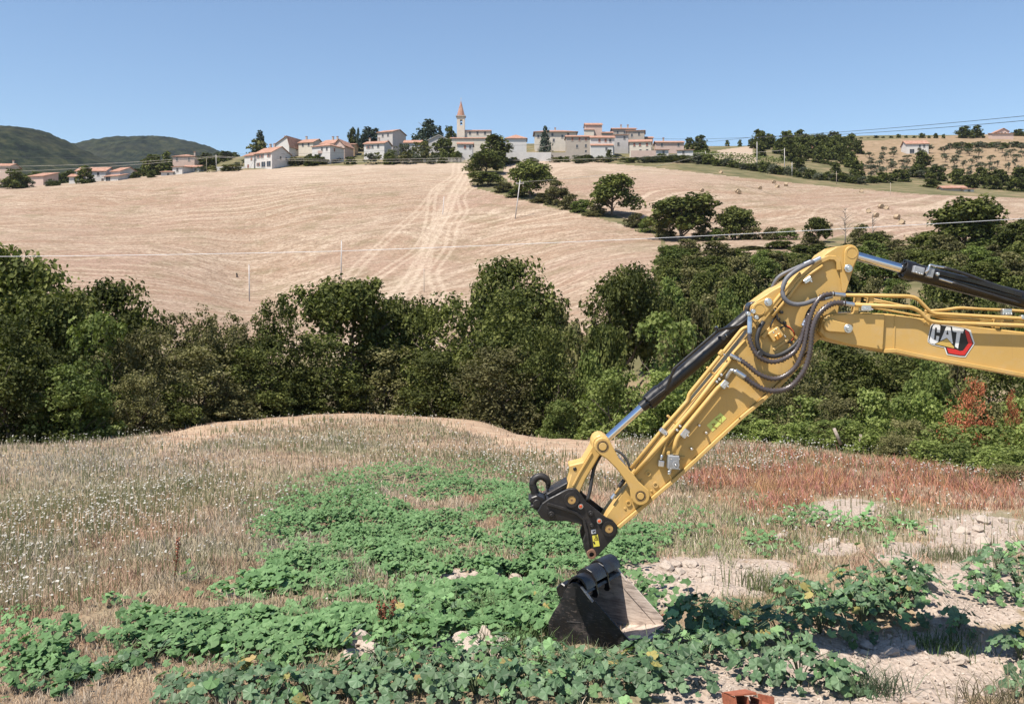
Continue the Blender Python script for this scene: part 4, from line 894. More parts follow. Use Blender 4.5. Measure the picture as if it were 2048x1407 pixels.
def wire(label, pts, r, mat="cable", name="power_line", sag=0.0, n=40):
    P3 = [np.array(P(*p)) for p in pts]; out = []
    for a, b in zip(P3[:-1], P3[1:]):
        t = np.linspace(0, 1, n)[:, None]; q = a + (b - a) * t; q[:, 2] -= sag * 4 * (t * (1 - t))[:, 0] * np.linalg.norm(b - a); out.append(q)
    o = obj(name, tube_mesh(name, [(np.concatenate(out), r)], MAT[mat], 5)); tag(o, label, "cable")
wire("long white cable crossing the whole picture above the thicket", [(-500, 513, 30), (683, 502, 31), (2500, 408, 33)], .0075, "cable_pale", "overhead_cable", .004)
wire("upper dark power line crossing the sky at the right", [(1302, 277, 430), (2150, 222, 150), (2700, 150, 90)], .05, sag=.006)
wire("lower dark power line crossing the sky at the right", [(1290, 291, 432), (1500, 275, 300), (2150, 232, 130), (2700, 175, 80)], .045, sag=.004)
for i, (lb, pts) in enumerate([("uppermost thin wire strung across the foot of the village", [(-60, 312, 395), (432, 308, 400), (940, 290, 405), (1103, 288, 410)]), ("second thin wire strung across the foot of the village", [(-60, 333, 392), (432, 312, 399), (945, 314, 400), (1103, 290, 409)]), ("third thin wire strung across the foot of the village", [(-60, 345, 390), (432, 314, 398), (935, 320, 398), (1411, 305, 399)]), ("lowest thin wire strung across the foot of the village", [(1039, 364, 265), (1411, 308, 399), (1569, 300, 384)])]):
    wire(lb, pts, .045, "frame" if i else "cable", sag=.012)
for lb, px, D, top in [("timber pole carrying the long white cable, beyond the left edge", -500, 30, 505), ("timber pole carrying the long white cable, beyond the right edge", 2500, 33, 400)]:
    b = ground_at(px, D); t = P(px, top, D); obj_ = obj("cable_pole", tube_mesh("cable_pole", [(np.array([b - Vector((0, 0, .5)), t]), [.14, .10])], MAT["wood_pole"], 8)); tag(obj_, lb, "pole")
# ---- straw bales, stake
MAT["straw"] = plain("straw_bale", (0.40, 0.30, 0.195), 0.95, var=0.3, scale=9, bump=0.8)
def bale_me():
    bm = bmesh.new(); bmesh.ops.create_cone(bm, cap_ends=True, segments=20, radius1=.72, radius2=.72, depth=1.2)
    for v in bm.verts: v.co = Matrix.Rotation(math.pi/2, 3, 'X') @ v.co; v.co *= 1 + random.uniform(-.02, .03)
    bmesh.ops.inset_region(bm, faces=[f for f in bm.faces if len(f.verts) > 4], thickness=.12, depth=-.05)
    for v in bm.verts: v.co.z = max(v.co.z, -.66) + .66
    return bm_mesh("straw_bale", bm, MAT["straw"], True)
BALE = bale_me()
for i, (px, py) in enumerate([(1737, 421), (1762, 412), (1773, 414), (1752, 430), (1794, 434), (1804, 443), (1548, 362), (1555, 370), (1520, 374), (1475, 381), (1478, 383), (1723, 380), (1442, 342), (1572, 367), (1404, 379), (1814, 476), (1850, 474), (1660, 448)]):
    ds = np.linspace(175, 420, 500); xs_ = (px - 1024) / F * ds; rows_ = YH - F * (terrain(xs_, ds) - EYE) / ds
    D = float(ds[np.argmax(rows_ <= py + 5)])
    g0 = ground_at(px, D); ob = bpy.data.objects.new("straw_bale", BALE); link(ob); ob.location = g0; ob.rotation_euler.z = random.uniform(0, 3.14); ob.scale = (.85 * random.uniform(.9, 1.1),) * 3
    tag(ob, "round straw bale lying in the upper stubble field", "bale", "straw bales in the upper field")
g0 = ground_at(474, 235); o = obj("field_stake", boxes_mesh("field_stake", [(g0.x - .18, g0.x + .18, g0.y - .12, g0.y + .12, g0.z - .2, g0.z + .75, 0), (g0.x - .26, g0.x + .05, g0.y - .15, g0.y + .15, g0.z + .75, g0.z + 1.05, 0)], [MAT["dim"]])); tag(o, "small dark stake standing alone in the stubble at the left", "stake")
# ------------------------------------------------------------------ excavator arm (front side plates at depth 9.1 m)
DX = 8.78
def paintmat():
    n = NT("machine_yellow"); p = n.pos(); a = n.noise(2.5, 5, p); b = n.noise(60, 4, p); g = n.noise(7, 6, p, 0.7)
    c = n.ramp(a, [(0.3, (0.55, 0.345, 0.105)), (0.7, (0.60, 0.385, 0.128))])
    c = n.mix(n.ramp(g, [(0.50, 0.0), (0.72, 0.38)]), c, (0.56, 0.42, 0.24))                      # dust
    st = n.noise(1.0, 5, n.mapping(p, scale=(26, 26, 2.2)), 0.6)
    c = n.mix(n.ramp(st, [(0.60, 0.0), (0.74, 0.30)]), c, (0.30, 0.19, 0.085))                    # run marks
    c = n.mix(n.ramp(n.voro(22, p), [(0.0, 0.5), (0.07, 0.0)]), c, (0.16, 0.11, 0.06))            # splashes
    return n.done(c, n.ramp(g, [(0.35, 0.36), (0.7, 0.68)]), spec=0.35, normal=n.bump(b, 0.06, 0.004))
MAT["yel"] = paintmat()
def blackmat(name, dirt, rough, bright=1.0):
    n = NT(name); p = n.objco(); a = n.noise(6, 6, p, 0.65); st = n.noise(1.0, 6, n.mapping(p, scale=(4, 4, 40)), 0.7)
    c = n.mix(n.ramp(a, [(0.50, 0.0), (0.74, dirt)]), (0.012, 0.011, 0.011), (0.16 * bright, 0.125 * bright, 0.10 * bright))
    c = n.mix(n.ramp(st, [(0.60, 0.0), (0.72, dirt * 0.8)]), c, (0.20 * bright, 0.15 * bright, 0.12 * bright))
    return n.done(c, n.ramp(a, [(0.4, rough), (0.7, min(1, rough + 0.4))]), spec=0.5)
MAT["blk"] = blackmat("black_paint", 0.03, 0.22); MAT["blkdirt"] = blackmat("dusty_black_paint", 0.20, 0.36)
n = NT("worn_bucket_steel"); p = n.objco(); a_ = n.noise(5, 6, p, 0.65); st_ = n.noise(1.0, 6, n.mapping(p, scale=(5, 5, 45)), 0.7)
c_ = n.ramp(st_, [(0.34, (0.24, 0.19, 0.16)), (0.48, (0.48, 0.39, 0.325)), (0.64, (0.64, 0.54, 0.46))]); c_ = n.mix(n.ramp(a_, [(0.56, 0.0), (0.70, 0.5)]), c_, (0.20, 0.155, 0.135))
MAT["inner"] = n.done(c_, 0.55, 0.1)
n = NT("scraped_bucket_side"); p = n.pos(); a_ = n.noise(7, 6, p, 0.7); st_ = n.noise(1.0, 6, n.mapping(p, scale=(14, 14, 70), rot=(0.5, 0.2, 0)), 0.7)
c_ = n.mix(n.ramp(st_, [(0.56, 0.0), (0.66, 0.50)]), (0.013, 0.012, 0.012), (0.20, 0.155, 0.125)); c_ = n.mix(n.ramp(a_, [(0.56, 0.0), (0.72, 0.40)]), c_, (0.15, 0.115, 0.095))
MAT["scraped"] = n.done(c_, n.ramp(a_, [(0.4, 0.35), (0.65, 0.8)]), spec=0.4)
MAT["chrome"] = plain("chromed_rod", (0.72, 0.72, 0.74), 0.10, 1.0, 0.02); MAT["zinc"] = plain("zinc_fitting", (0.60, 0.62, 0.64), 0.30, 0.9, 0.1)
MAT["steelgrey"] = plain("grey_cast_block", (0.36, 0.37, 0.38), 0.45, 0.4, 0.15); MAT["rubber"] = plain("black_rubber", (0.025, 0.024, 0.024), 0.55, 0, 0.2)
MAT["hose"] = plain("grey_hose", (0.13, 0.13, 0.14), 0.5, 0, 0.15); MAT["spiral"] = plain("hose_spiral", (0.075, 0.060, 0.058), 0.32, 0.1, 0.2, spec=0.6)
MAT["pinyel"] = plain("pin_head", (0.42, 0.26, 0.09), 0.5, 0.1, 0.2); MAT["rust"] = plain("rusty_steel", (0.22, 0.12, 0.075), 0.75, 0.2, 0.35, 30)
MAT["orange"] = plain("orange_plug", (0.62, 0.10, 0.03), 0.5); MAT["lbl_white"] = plain("white_sticker", (0.78, 0.78, 0.76), 0.5, var=0.03); MAT["lbl_yellow"] = plain("yellow_sticker", (0.70, 0.62, 0.08), 0.45, var=0.04)
MAT["grease"] = plain("old_grease", (0.20, 0.125, 0.05), 0.45, var=0.5, scale=60); MAT["amber_print"] = plain("gold_print", (0.60, 0.40, 0.10), 0.45, var=0.04); MAT["lbl_lime"] = plain("lime_sticker", (0.60, 0.66, 0.16), 0.45, var=0.04); MAT["lbl_black"] = plain("black_print", (0.012, 0.012, 0.012), 0.4); MAT["lbl_red"] = plain("red_print", (0.62, 0.03, 0.025), 0.4, var=0.05)
MAT["lbl_brown"] = plain("brown_print", (0.30, 0.17, 0.03), 0.5); MAT["amber"] = plain("amber_cap", (0.62, 0.28, 0.04), 0.4)
EX = thing("excavator", P(2700, 1302, DX), "yellow excavator arm with boom, stick, hoses and black quick coupler reaching in from the right", "excavator")
def near(d): return d * 0.62 if d < 0 else d        # pipes and hoses hug the plates
def plate(name, pts, d0, th, mat, parent=EX, bevel=0.006, D=DX, holes=None):
    "flat plate cut to a pixel outline; front face d0 metres behind the reference plane, th thick"
    bm = bmesh.new(); f = [bm.verts.new(P(x, y, D) + Vector((0, d0, 0))) for x, y in pts]
    face = bm.faces.new(f); r = bmesh.ops.extrude_face_region(bm, geom=[face])
    for v in r["geom"]:
        if isinstance(v, bmesh.types.BMVert): v.co.y += th
    return obj(name, bm_mesh(name, bm, MAT[mat] if isinstance(mat, str) else mat, bevel=bevel), parent)
def capsule(c0, r0, c1, r1, n=10):
    "outline round two circles (pixels)"
    a = math.atan2(c1[1] - c0[1], c1[0] - c0[0]); L = math.hypot(c1[0] - c0[0], c1[1] - c0[1]); k = math.acos(max(-1, min(1, (r0 - r1) / L))); o = []
    for i in range(n + 1): t = a + k + (2 * math.pi - 2 * k) * i / n; o.append((c0[0] + r0 * math.cos(t), c0[1] + r0 * math.sin(t)))
    for i in range(n + 1): t = a - k + 2 * k * i / n; o.append((c1[0] + r1 * math.cos(t), c1[1] + r1 * math.sin(t)))
    return o
def arc(cx, cy, r, a0, a1, n=8): return [(cx + r * math.cos(math.radians(a0 + (a1 - a0) * i / n)), cy + r * math.sin(math.radians(a0 + (a1 - a0) * i / n))) for i in range(n + 1)]
def pin(name, px, py, rpx, d0, th, mat, parent=EX, seg=24, D=DX, bevel=0.004):
    "disc or pin whose axis runs across the arm (along depth)"
    bm = bmesh.new(); c = P(px, py, D); r = rpx * D / F
    bmesh.ops.create_cone(bm, cap_ends=True, segments=seg, radius1=r, radius2=r, depth=th, matrix=Matrix.Translation(c + Vector((0, d0 + th / 2, 0))) @ Matrix.Rotation(math.pi / 2, 4, 'X'))
    return obj(name, bm_mesh(name, bm, MAT[mat], True, bevel), parent)
def ring(name, px, py, r0, r1, d0, th, mat, parent=EX, seg=24):
    bm = bmesh.new(); c = P(px, py, DX); k = DX / F
    prof = [(r0, 0), (r1, 0), (r1, th), (r0, th)]; rows = []
    for i in range(seg):
        t = 2 * math.pi * i / seg; rows.append([bm.verts.new((c.x + r * k * math.cos(t), c.y + d0 + d, c.z + r * k * math.sin(t))) for r, d in prof])
    for i in range(seg):
        for j in range(4): bm.faces.new([rows[i][j], rows[i][(j + 1) % 4], rows[(i + 1) % seg][(j + 1) % 4], rows[(i + 1) % seg][j]])
    return obj(name, bm_mesh(name, bm, MAT[mat], True), parent)
def rod(name, a, b, r, mat, parent=EX, seg=20, bevel=0.003):
    "cylinder between two (px, py, depth offset) points, r metres"
    A = P(a[0], a[1], DX + near(a[2])); B = P(b[0], b[1], DX + near(b[2])); d = B - A; bm = bmesh.new()
    bmesh.ops.create_cone(bm, cap_ends=True, segments=seg, radius1=r, radius2=r, depth=d.length, matrix=Matrix.Translation((A + B) / 2) @ d.to_track_quat('Z', 'Y').to_matrix().to_4x4())
    return obj(name, bm_mesh(name, bm, MAT[mat], True, bevel), parent)
def spline(pts, n=10):
    p = np.array(pts, float); p = np.vstack([2 * p[0] - p[1], p, 2 * p[-1] - p[-2]]); out = []
    for i in range(1, len(p) - 2):
        t = np.linspace(0, 1, n, endpoint=False)[:, None]
        out.append(0.5 * ((2*p[i]) + (-p[i-1]+p[i+1])*t + (2*p[i-1]-5*p[i]+4*p[i+1]-p[i+2])*t**2 + (-p[i-1]+3*p[i]-3*p[i+1]+p[i+2])*t**3))
    out.append(p[-2][None]); return np.vstack(out)
def path3(pts): return np.array([tuple(P(x, y, DX + near(d))) for x, y, d in pts])
def resample(q, step):
    L = np.concatenate([[0], np.cumsum(np.linalg.norm(np.diff(q, axis=0), axis=1))]); n = max(3, int(L[-1] / step)); s = np.linspace(0, L[-1], n)
    return np.stack([np.interp(s, L, q[:, k]) for k in range(3)], 1)
def hose(name, pts, r, mat="hose", parent=EX, ribbed=False, sides=10):
    q = path3(spline(pts)) if False else spline(path3(pts), 10)
    if ribbed:
        q = resample(q, 0.015); rad = np.where(np.arange(len(q)) % 2 == 0, r * 1.25, r * 0.74)
    else: q = resample(q, 0.03); rad = r
    return obj(name, tube_mesh(name, [(q, rad)], MAT[mat], sides), parent)
def pipe(name, pts, r, mat="yel", parent=EX, bend=0.05):
    "rigid pipe with rounded bends"
    q = path3(pts); out = [q[0]]
    for i in range(1, len(q) - 1):
        a = q[i-1] - q[i]; b = q[i+1] - q[i]; la, lb = np.linalg.norm(a), np.linalg.norm(b); k = min(bend, la * .45, lb * .45)
        s, e = q[i] + a / la * k, q[i] + b / lb * k
        for t in np.linspace(0, 1, 6): out.append((1-t)**2 * s + 2*t*(1-t) * q[i] + t*t * e)
    out.append(q[-1]); return obj(name, tube_mesh(name, [(np.array(out), r)], MAT[mat], 12), parent)
def block(name, px, py, wpx, hpx, d0, th, mat, ang=0.0, parent=EX, bevel=0.006):
    d0 = near(d0); c, s = math.cos(ang), math.sin(ang); q = [(-.5, -.5), (.5, -.5), (.5, .5), (-.5, .5)]
    return plate(name, [(px + wpx*a*c - hpx*b*s, py + wpx*a*s + hpx*b*c) for a, b in q], d0, th, mat, parent, bevel)
def bolt(px, py, rpx, d0, parent, mat="zinc"):
    o = pin("bolt", px, py, rpx * 1.25, d0, 0.008, mat, parent, 20); pin("bolt_head", px, py, rpx * 0.8, d0 - 0.022, 0.022, mat, o, 6, bevel=0.003); return o
SW = 0.30                      # stick width
stick = plate("stick", arc(1218, 1050, 15, 95, 215, 6) + [(1215, 1027), (1266, 955), (1420, 765), (1494, 672), (1506, 655)] + arc(1516, 619, 14, 150, 235, 5) + [(1546, 580), (1600, 549), (1637, 523), (1646, 512), (1657, 502), (1672, 496)] + arc(1698, 507, 17, 265, 372, 7) + [(1701, 545), (1684, 590), (1676, 625), (1660, 660), (1632, 684), (1560, 762), (1515, 803), (1480, 832), (1345, 957)], 0, SW, "yel", bevel=0.008)
# lower flange, proud of the side plate
def strip(name, pts, wpx, d0, th, mat="yel", parent=EX, bevel=0.004):
    L, R = [], []
    for i, (x, y) in enumerate(pts):
        x0, y0 = pts[max(i-1, 0)]; x1, y1 = pts[min(i+1, len(pts)-1)]; n = math.hypot(x1-x0, y1-y0); nx, ny = -(y1-y0)/n, (x1-x0)/n
        L.append((x + nx*wpx/2, y + ny*wpx/2)); R.append((x - nx*wpx/2, y - ny*wpx/2))
    return plate(name, L + R[::-1], d0, th, mat, parent, bevel)
strip("bottom_flange", [(1236, 1053), (1345, 961), (1480, 836), (1515, 807), (1562, 765), (1620, 705)], 7, -0.035, SW + .07, parent=stick)
strip("edge_rib", [(1513, 651), (1560, 595), (1600, 556), (1640, 522), (1656, 515), (1668, 516), (1675, 524), (1677, 540)], 9, -0.03, 0.03, parent=stick)
plate("top_ear", [(1640, 522), (1650, 508), (1672, 494)] + arc(1698, 507, 18, 262, 370, 7) + [(1703, 544), (1690, 585), (1684, 585), (1678, 540), (1674, 520), (1660, 513)], -0.022, 0.022, "yel", stick, 0.004)
plate("top_ear", [(1640, 522), (1650, 508), (1672, 494)] + arc(1698, 507, 18, 262, 370, 7) + [(1703, 544), (1690, 585), (1684, 585), (1678, 540), (1674, 520), (1660, 513)], SW, 0.022, "yel", stick, 0.004)
# pin keepers
for nm, c0, r0, c1, r1, b, d in [("pin_keeper", (1700, 506), 14, (1693, 536), 8, (1693, 537), -0.05), ("pin_keeper", (1517, 618), 14, (1536, 604), 9, (1534.5, 604), -0.035)]:
    k = plate(nm, capsule(c0, r0, c1, r1), d, 0.028, "yel", stick, 0.004); bolt(b[0], b[1], 6.5, d - 0.008, k)
    ring("pin_ring", c0[0], c0[1], r0 * .72, r0 * .80, d - 0.003, 0.004, "yel", k)
cb = plate("cylinder_bracket", [(1500, 634), (1501, 612), (1512, 602), (1546, 580), (1566, 570), (1556, 592), (1528, 634), (1512, 648)], -0.012, 0.02, "yel", stick, 0.004)
# plugs and studs
for x, y in [(1296, 946), (1311, 969), (1257, 1005.5)]: ring("plug", x, y, 3.2, 5.6, -0.012, 0.012, "yel", stick)
for x, y in [(1283, 960), (1303, 981), (1250, 1016)]: pin("grease_nipple", x, y, 2.6, -0.008, 0.01, "yel", stick, 10)
for x, y in [(1397, 849), (1411, 864), (1382, 896)]:
    s_ = pin("stud", x, y, 2.6, -0.035, 0.037, "yel", stick, 12); pin("stud_nut", x, y, 3.3, -0.045, 0.012, "zinc", s_, 6)
# decals on the stick
dec = plate("warning_sticker", [(1413, 850), (1441, 825), (1453, 836), (1425, 863)], -0.002, 0.0015, "lbl_lime", stick, 0)
tri = [(1431, 838), (1442, 833), (1443, 845)]
strip("warning_triangle", [tri[0], tri[1], tri[2], tri[0]], 1.6, -0.004, 0.001, "lbl_brown", dec, 0)
for a in ([(1424, 847), (1428, 851)], [(1425, 853), (1433, 855)], [(1427, 846), (1430, 848)]): strip("warning_pictogram", a, 2.2, -0.004, 0.001, "lbl_brown", dec, 0)
# ---- boom
BT = [(1641, 634), (1652, 628), (1712, 624), (1772, 627), (1846, 637), (1928, 650), (2048, 664), (2360, 700), (2520, 770), (2800, 985)]
BB = [(2830, 1040), (2760, 1085), (2690, 1060), (2440, 868), (2330, 804), (2048, 749), (1949, 731), (1846, 713), (1782, 701), (1760, 702), (1692, 690), (1645, 677), (1632, 664)]
BW = 0.40
boom = plate("boom", BT + BB, -0.05, BW, "yel", bevel=0.01)
plate("boom_nose", [(1641, 636), (1652, 630), (1712, 626), (1764, 628), (1760, 699), (1692, 688), (1646, 675), (1634, 663)], -0.075, 0.025, "yel", boom, 0.008)
strip("bottom_flange", [(1762, 701), (1784, 700), (1846, 713), (2048, 750), (2330, 805), (2445, 872)], 7.5, -0.085, BW + .07, parent=boom)
strip("weld_seam", [(1786, 630), (1783, 699)], 2.2, -0.056, 0.006, parent=boom, bevel=0)
k = plate("pin_keeper", capsule((1652, 650), 12, (1689, 656), 8.5), -0.112, 0.037, "yel", boom, 0.005); bolt(1688, 656, 7, -0.12, k)
# maker's mark: flat printed decal on the boom
Dz = lambda x, y: (1640 + x / 4.853, 480 + y / 4.853)
def decal(name, pts, layer, mat, parent): return plate(name, [Dz(*p) for p in pts], -0.0535 - 0.0012 * layer, 0.0012, mat, parent, 0)
dm = decal("maker_decal", [(1050, 830), (1075, 805), (1135, 805), (1160, 820), (1260, 830), (1385, 855), (1435, 870), (1475, 1000), (1385, 1132), (1330, 1130), (1205, 1108), (1180, 1040), (1060, 1012), (1022, 985), (1022, 955)], 0, "lbl_white", boom)
decal("decal_outline", [(1053, 835), (1078, 810), (1132, 810), (1158, 825), (1260, 835), (1382, 860), (1420, 885), (1462, 1000), (1380, 1122), (1330, 1120), (1212, 1100), (1190, 1035), (1065, 1006), (1028, 982), (1030, 950)], 1, "lbl_black", dm)
decal("decal_hexagon", [(1382, 872), (1415, 888), (1452, 1000), (1376, 1112), (1332, 1112), (1222, 1092), (1202, 1040), (1295, 1058), (1330, 1072), (1362, 1068), (1412, 1000), (1384, 900)], 2, "lbl_red", dm)
decal("decal_letter", [(1072, 828), (1090, 815), (1128, 815), (1142, 830), (1138, 895), (1108, 892), (1110, 848), (1092, 846), (1080, 962), (1098, 966), (1104, 925), (1132, 930), (1120, 985), (1085, 1006), (1050, 998), (1034, 978)], 2, "lbl_white", dm)
decal("decal_letter", [(1200, 836), (1240, 842), (1262, 1000), (1252, 998), (1205, 945), (1140, 975), (1148, 960)], 2, "lbl_white", dm)
decal("decal_letter_gap", [(1212, 868), (1220, 915), (1198, 912)], 3, "lbl_black", dm)
decal("decal_triangle", [(1205, 950), (1275, 1035), (1272, 1046), (1095, 1005)], 3, "amber_print", dm)
decal("decal_letter", [(1255, 838), (1370, 862), (1360, 900), (1338, 897), (1312, 1050), (1283, 1030), (1300, 892), (1262, 884)], 2, "lbl_white", dm)
# ---- boom pipes
for nm, pts, r in [
 ("hydraulic_pipe", [(1683, 590, -.10), (1817, 592, -.10), (1834, 596, -.10), (1864, 627, -.10), (1887, 628, -.10), (2048, 637, -.10), (2360, 672, -.10)], .017),
 ("hydraulic_pipe", [(1706, 609, -.16), (1822, 614, -.16), (1838, 621, -.16), (1858, 642, -.16), (1880, 645, -.16), (2048, 651, -.16), (2360, 690, -.16)], .019),
 ("hydraulic_pipe", [(1850, 622, .05), (1887, 620, .05), (1918, 615, .05), (2048, 622, .05), (2350, 655, .05)], .014),
 ("hydraulic_pipe", [(1728, 594, .0), (1812, 612, .0), (1870, 634, .0), (2048, 644, .0)], .009),
 ("hydraulic_pipe", [(1728, 600, .05), (1800, 610, .05), (1880, 637, .05), (2048, 648, .05)], .008),
 ("hydraulic_pipe", [(1715, 612, -.05), (1770, 619, -.05), (1840, 632, -.05), (1870, 632, -.05), (1960, 640, -.05)], .010)]:
    pipe(nm, pts, r)
for x, y, w, h_, d in [(1724, 615, 20, 13, -.19), (2012, 624, 19, 13, -.05), (2040, 634, 12, 9, -.13)]:
    c = block("pipe_clamp", x, y, w, h_, d, .05, "zinc"); pin("clamp_bolt", x - w * .25, y + 3, 2, d - .01, .012, "zinc", c, 8); pin("clamp_bolt", x + w * .25, y + 3, 2, d - .01, .012, "zinc", c, 8)
for x, y in [(1712, 603), (1708, 620), (1738, 604), (1850, 640), (1990, 645)]: block("pipe_bracket", x, y, 10, 22, -.10, .08, "yel", 0.1)
rod("dark_strut", (1690, 583, .15), (1760, 600, .15), .014, "blk")
# ---- stick cylinder on the boom
cyl = rod("stick_cylinder_rod", (1700, 508, .12), (1818, 541, .12), .042, "chrome")
pin("rod_eye", 1700, 507, 15, .02, .22, "yel", cyl); ring("rod_eye_collar", 1703, 509, 9, 14.5, 0.0, .05, "yel", cyl)
b1 = rod("stick_cylinder_barrel", (1822, 542, .12), (2360, 680, .12), .082, "blk")
rod("gland", (1806, 537.5, .12), (1826, 543, .12), .090, "blk", b1, 28); rod("gland_ring", (1801, 536, .12), (1807, 537.6, .12), .052, "blk", b1)
for i in range(8):
    t = i * math.pi / 4; A = P(1805, 537, DX + .12); ax = (P(1826, 543, DX + .12) - A).normalized(); u = Vector((0, 1, 0)); v = ax.cross(u)
    c = A + (u * math.cos(t) + v * math.sin(t)) * .072; bm = bmesh.new()
    bmesh.ops.create_cone(bm, cap_ends=True, segments=8, radius1=.010, radius2=.010, depth=.02, matrix=Matrix.Translation(c) @ ax.to_track_quat('Z', 'Y').to_matrix().to_4x4())
    obj("gland_bolt", bm_mesh("gland_bolt", bm, MAT["blk"]), b1)
pb = block("port_block", 1838, 540.5, 22, 15, -.01, .07, "steelgrey", 0.26, b1); block("port_block_cap", 1861, 545, 12, 20, -.03, .07, "steelgrey", 0.26, b1)
for x, y in [(1832, 545), (1838, 547), (1843, 548)]: pin("block_bolt", x, y, 1.9, -.02, .015, "zinc", pb, 8)
pin("port_bolt", 1872, 548, 4, -.045, .04, "zinc", pb, 6)
pipe("port_pipe", [(1850, 545, -.02), (1857, 540, -.04), (1859, 529, -.04), (1876, 533, -.02), (1890, 536, .0)], .010, "zinc", b1, .02)
rod("hose_fitting", (1878, 557, -.03), (1905, 565, -.02), .010, "zinc", b1); rod("hose_fitting", (1865, 531, -.03), (1888, 535, -.02), .011, "zinc", b1)
hose("cylinder_hose", [(1888, 535, -.02), (1930, 548, .0), (1990, 570, .06), (2060, 590, .1)], .016, "rubber", b1); hose("cylinder_hose", [(1905, 565, -.02), (1960, 582, .0), (2040, 606, .05)], .012, "rubber", b1)
strip("barrel_line", [(1880, 545), (1955, 563), (2048, 590)], 9, .02, .03, "blk", b1)
# ---- bucket cylinder
cyl2 = rod("bucket_cylinder_rod", (1206, 884, .13), (1290, 808, .13), .036, "chrome")
pin("rod_eye", 1203, 888, 16, .08, .12, "yel", cyl2)
b2 = rod("bucket_cylinder_barrel", (1312, 791, .13), (1502, 628, .13), .068, "blk"); 
rod("gland", (1297, 803.5, .13), (1322, 782, .13), .077, "blk", b2, 28); rod("gland_ring", (1283, 815, .13), (1298, 802, .13), .050, "blk", b2); rod("barrel_band", (1326, 779, .13), (1330, 775.5, .13), .071, "blk", b2); rod("barrel_band", (1458, 666, .13), (1461, 663.4, .13), .073, "blk", b2); rod("barrel_base", (1488, 640, .13), (1512, 620, .13), .060, "blk", b2)
pin("base_eye", 1514, 618, 15, .05, .16, "blk", b2)
for i in range(10):
    t = i * math.pi / 5; A = P(1296.5, 804, DX + .13); ax = (P(1322, 782, DX + .13) - A).normalized(); u = Vector((0, 1, 0)); v = ax.cross(u)
    c = A + (u * math.cos(t) + v * math.sin(t)) * .062; bm = bmesh.new()
    bmesh.ops.create_cone(bm, cap_ends=True, segments=8, radius1=.009, radius2=.009, depth=.03, matrix=Matrix.Translation(c) @ ax.to_track_quat('Z', 'Y').to_matrix().to_4x4())
    obj("gland_bolt", bm_mesh("gland_bolt", bm, MAT["blk"]), b2)
pipe("barrel_pipe", [(1299, 803, .04), (1332, 778, .03), (1348, 737, .03), (1439, 659, .03), (1476, 652, .03), (1500, 634, .04)], .014, "blk", b2, .04)
strip("barrel_guard", [(1300, 803), (1332, 778), (1348, 738), (1439, 659), (1474, 652)], 4, .015, .02, "blk", b2, .002)
rod("barrel_knob", (1433, 655, .05), (1431, 657, -.01), .017, "blk", b2); rod("port_boss", (1447, 676, .05), (1447, 676, .02), .022, "blk", b2)
for i in range(3): rod("band_screw", (1444 + 3.6 * i, 674 - 3 * i, .04), (1447 + 3.6 * i, 680 - 3 * i, .04), .005, "zinc", b2, 8)
# ---- linkage
lk = plate("idler_link", arc(1204, 889, 17, 150, 335, 8) + [(1237, 915), (1262, 942), (1276, 960), (1295, 977)] + arc(1279, 988, 19, -25, 165, 8) + [(1258, 975), (1251, 961), (1231, 934), (1212, 915), (1196, 905)], -0.075, 0.06, "yel", bevel=0.008)
ring("pin_groove", 1204, 890, 8.4, 9.6, -0.0775, .003, "lbl_black", lk); pin("pin_head", 1204, 890, 8.2, -0.079, .01, "yel", lk); ring("pin_groove", 1279, 988, 7.4, 8.4, -0.0775, .003, "lbl_black", lk); pin("pin_head", 1279, 988, 7.2, -0.079, .01, "yel", lk)
for gx, gy, g0, g1 in ((1204, 890, 9.7, 12.2), (1279, 988, 8.5, 11)): ring("grease_ring", gx, gy, g0, g1, -.0765, .0015, "grease", lk)
block("pin_lock", 1217, 906, 7, 6, -.088, .02, "yel", 0.7, lk)
plate("idler_link", arc(1204, 889, 17, 150, 335, 8) + [(1237, 915), (1262, 942), (1276, 960), (1295, 977)] + arc(1279, 988, 19, -25, 165, 8) + [(1258, 975), (1251, 961), (1231, 934), (1212, 915), (1196, 905)], SW + .02, 0.06, "yel", bevel=0.008)
pin("linkage_pin", 1204, 889, 9, -.07, SW + .14, "yel"); pin("linkage_pin", 1279, 988, 8, -.07, SW + .14, "yel")
bl = plate("bucket_link", arc(1203, 889, 19, 195, 330, 6) + [(1212, 905), (1199, 913), (1187, 934), (1172, 958), (1160, 986)] + arc(1142, 995, 17, -20, 160, 6) + [(1132, 985), (1137, 966), (1142, 949), (1138, 931), (1166, 924), (1184, 893)], 0.02, SW - .06, "yel", bevel=0.01)
pin("lifting_eye", 1150, 938, 3.8, 0.014, .01, "lbl_black", bl); strip("link_rib", [(1184, 905), (1160, 945), (1146, 972)], 4, 0.008, .012, "yel", bl)
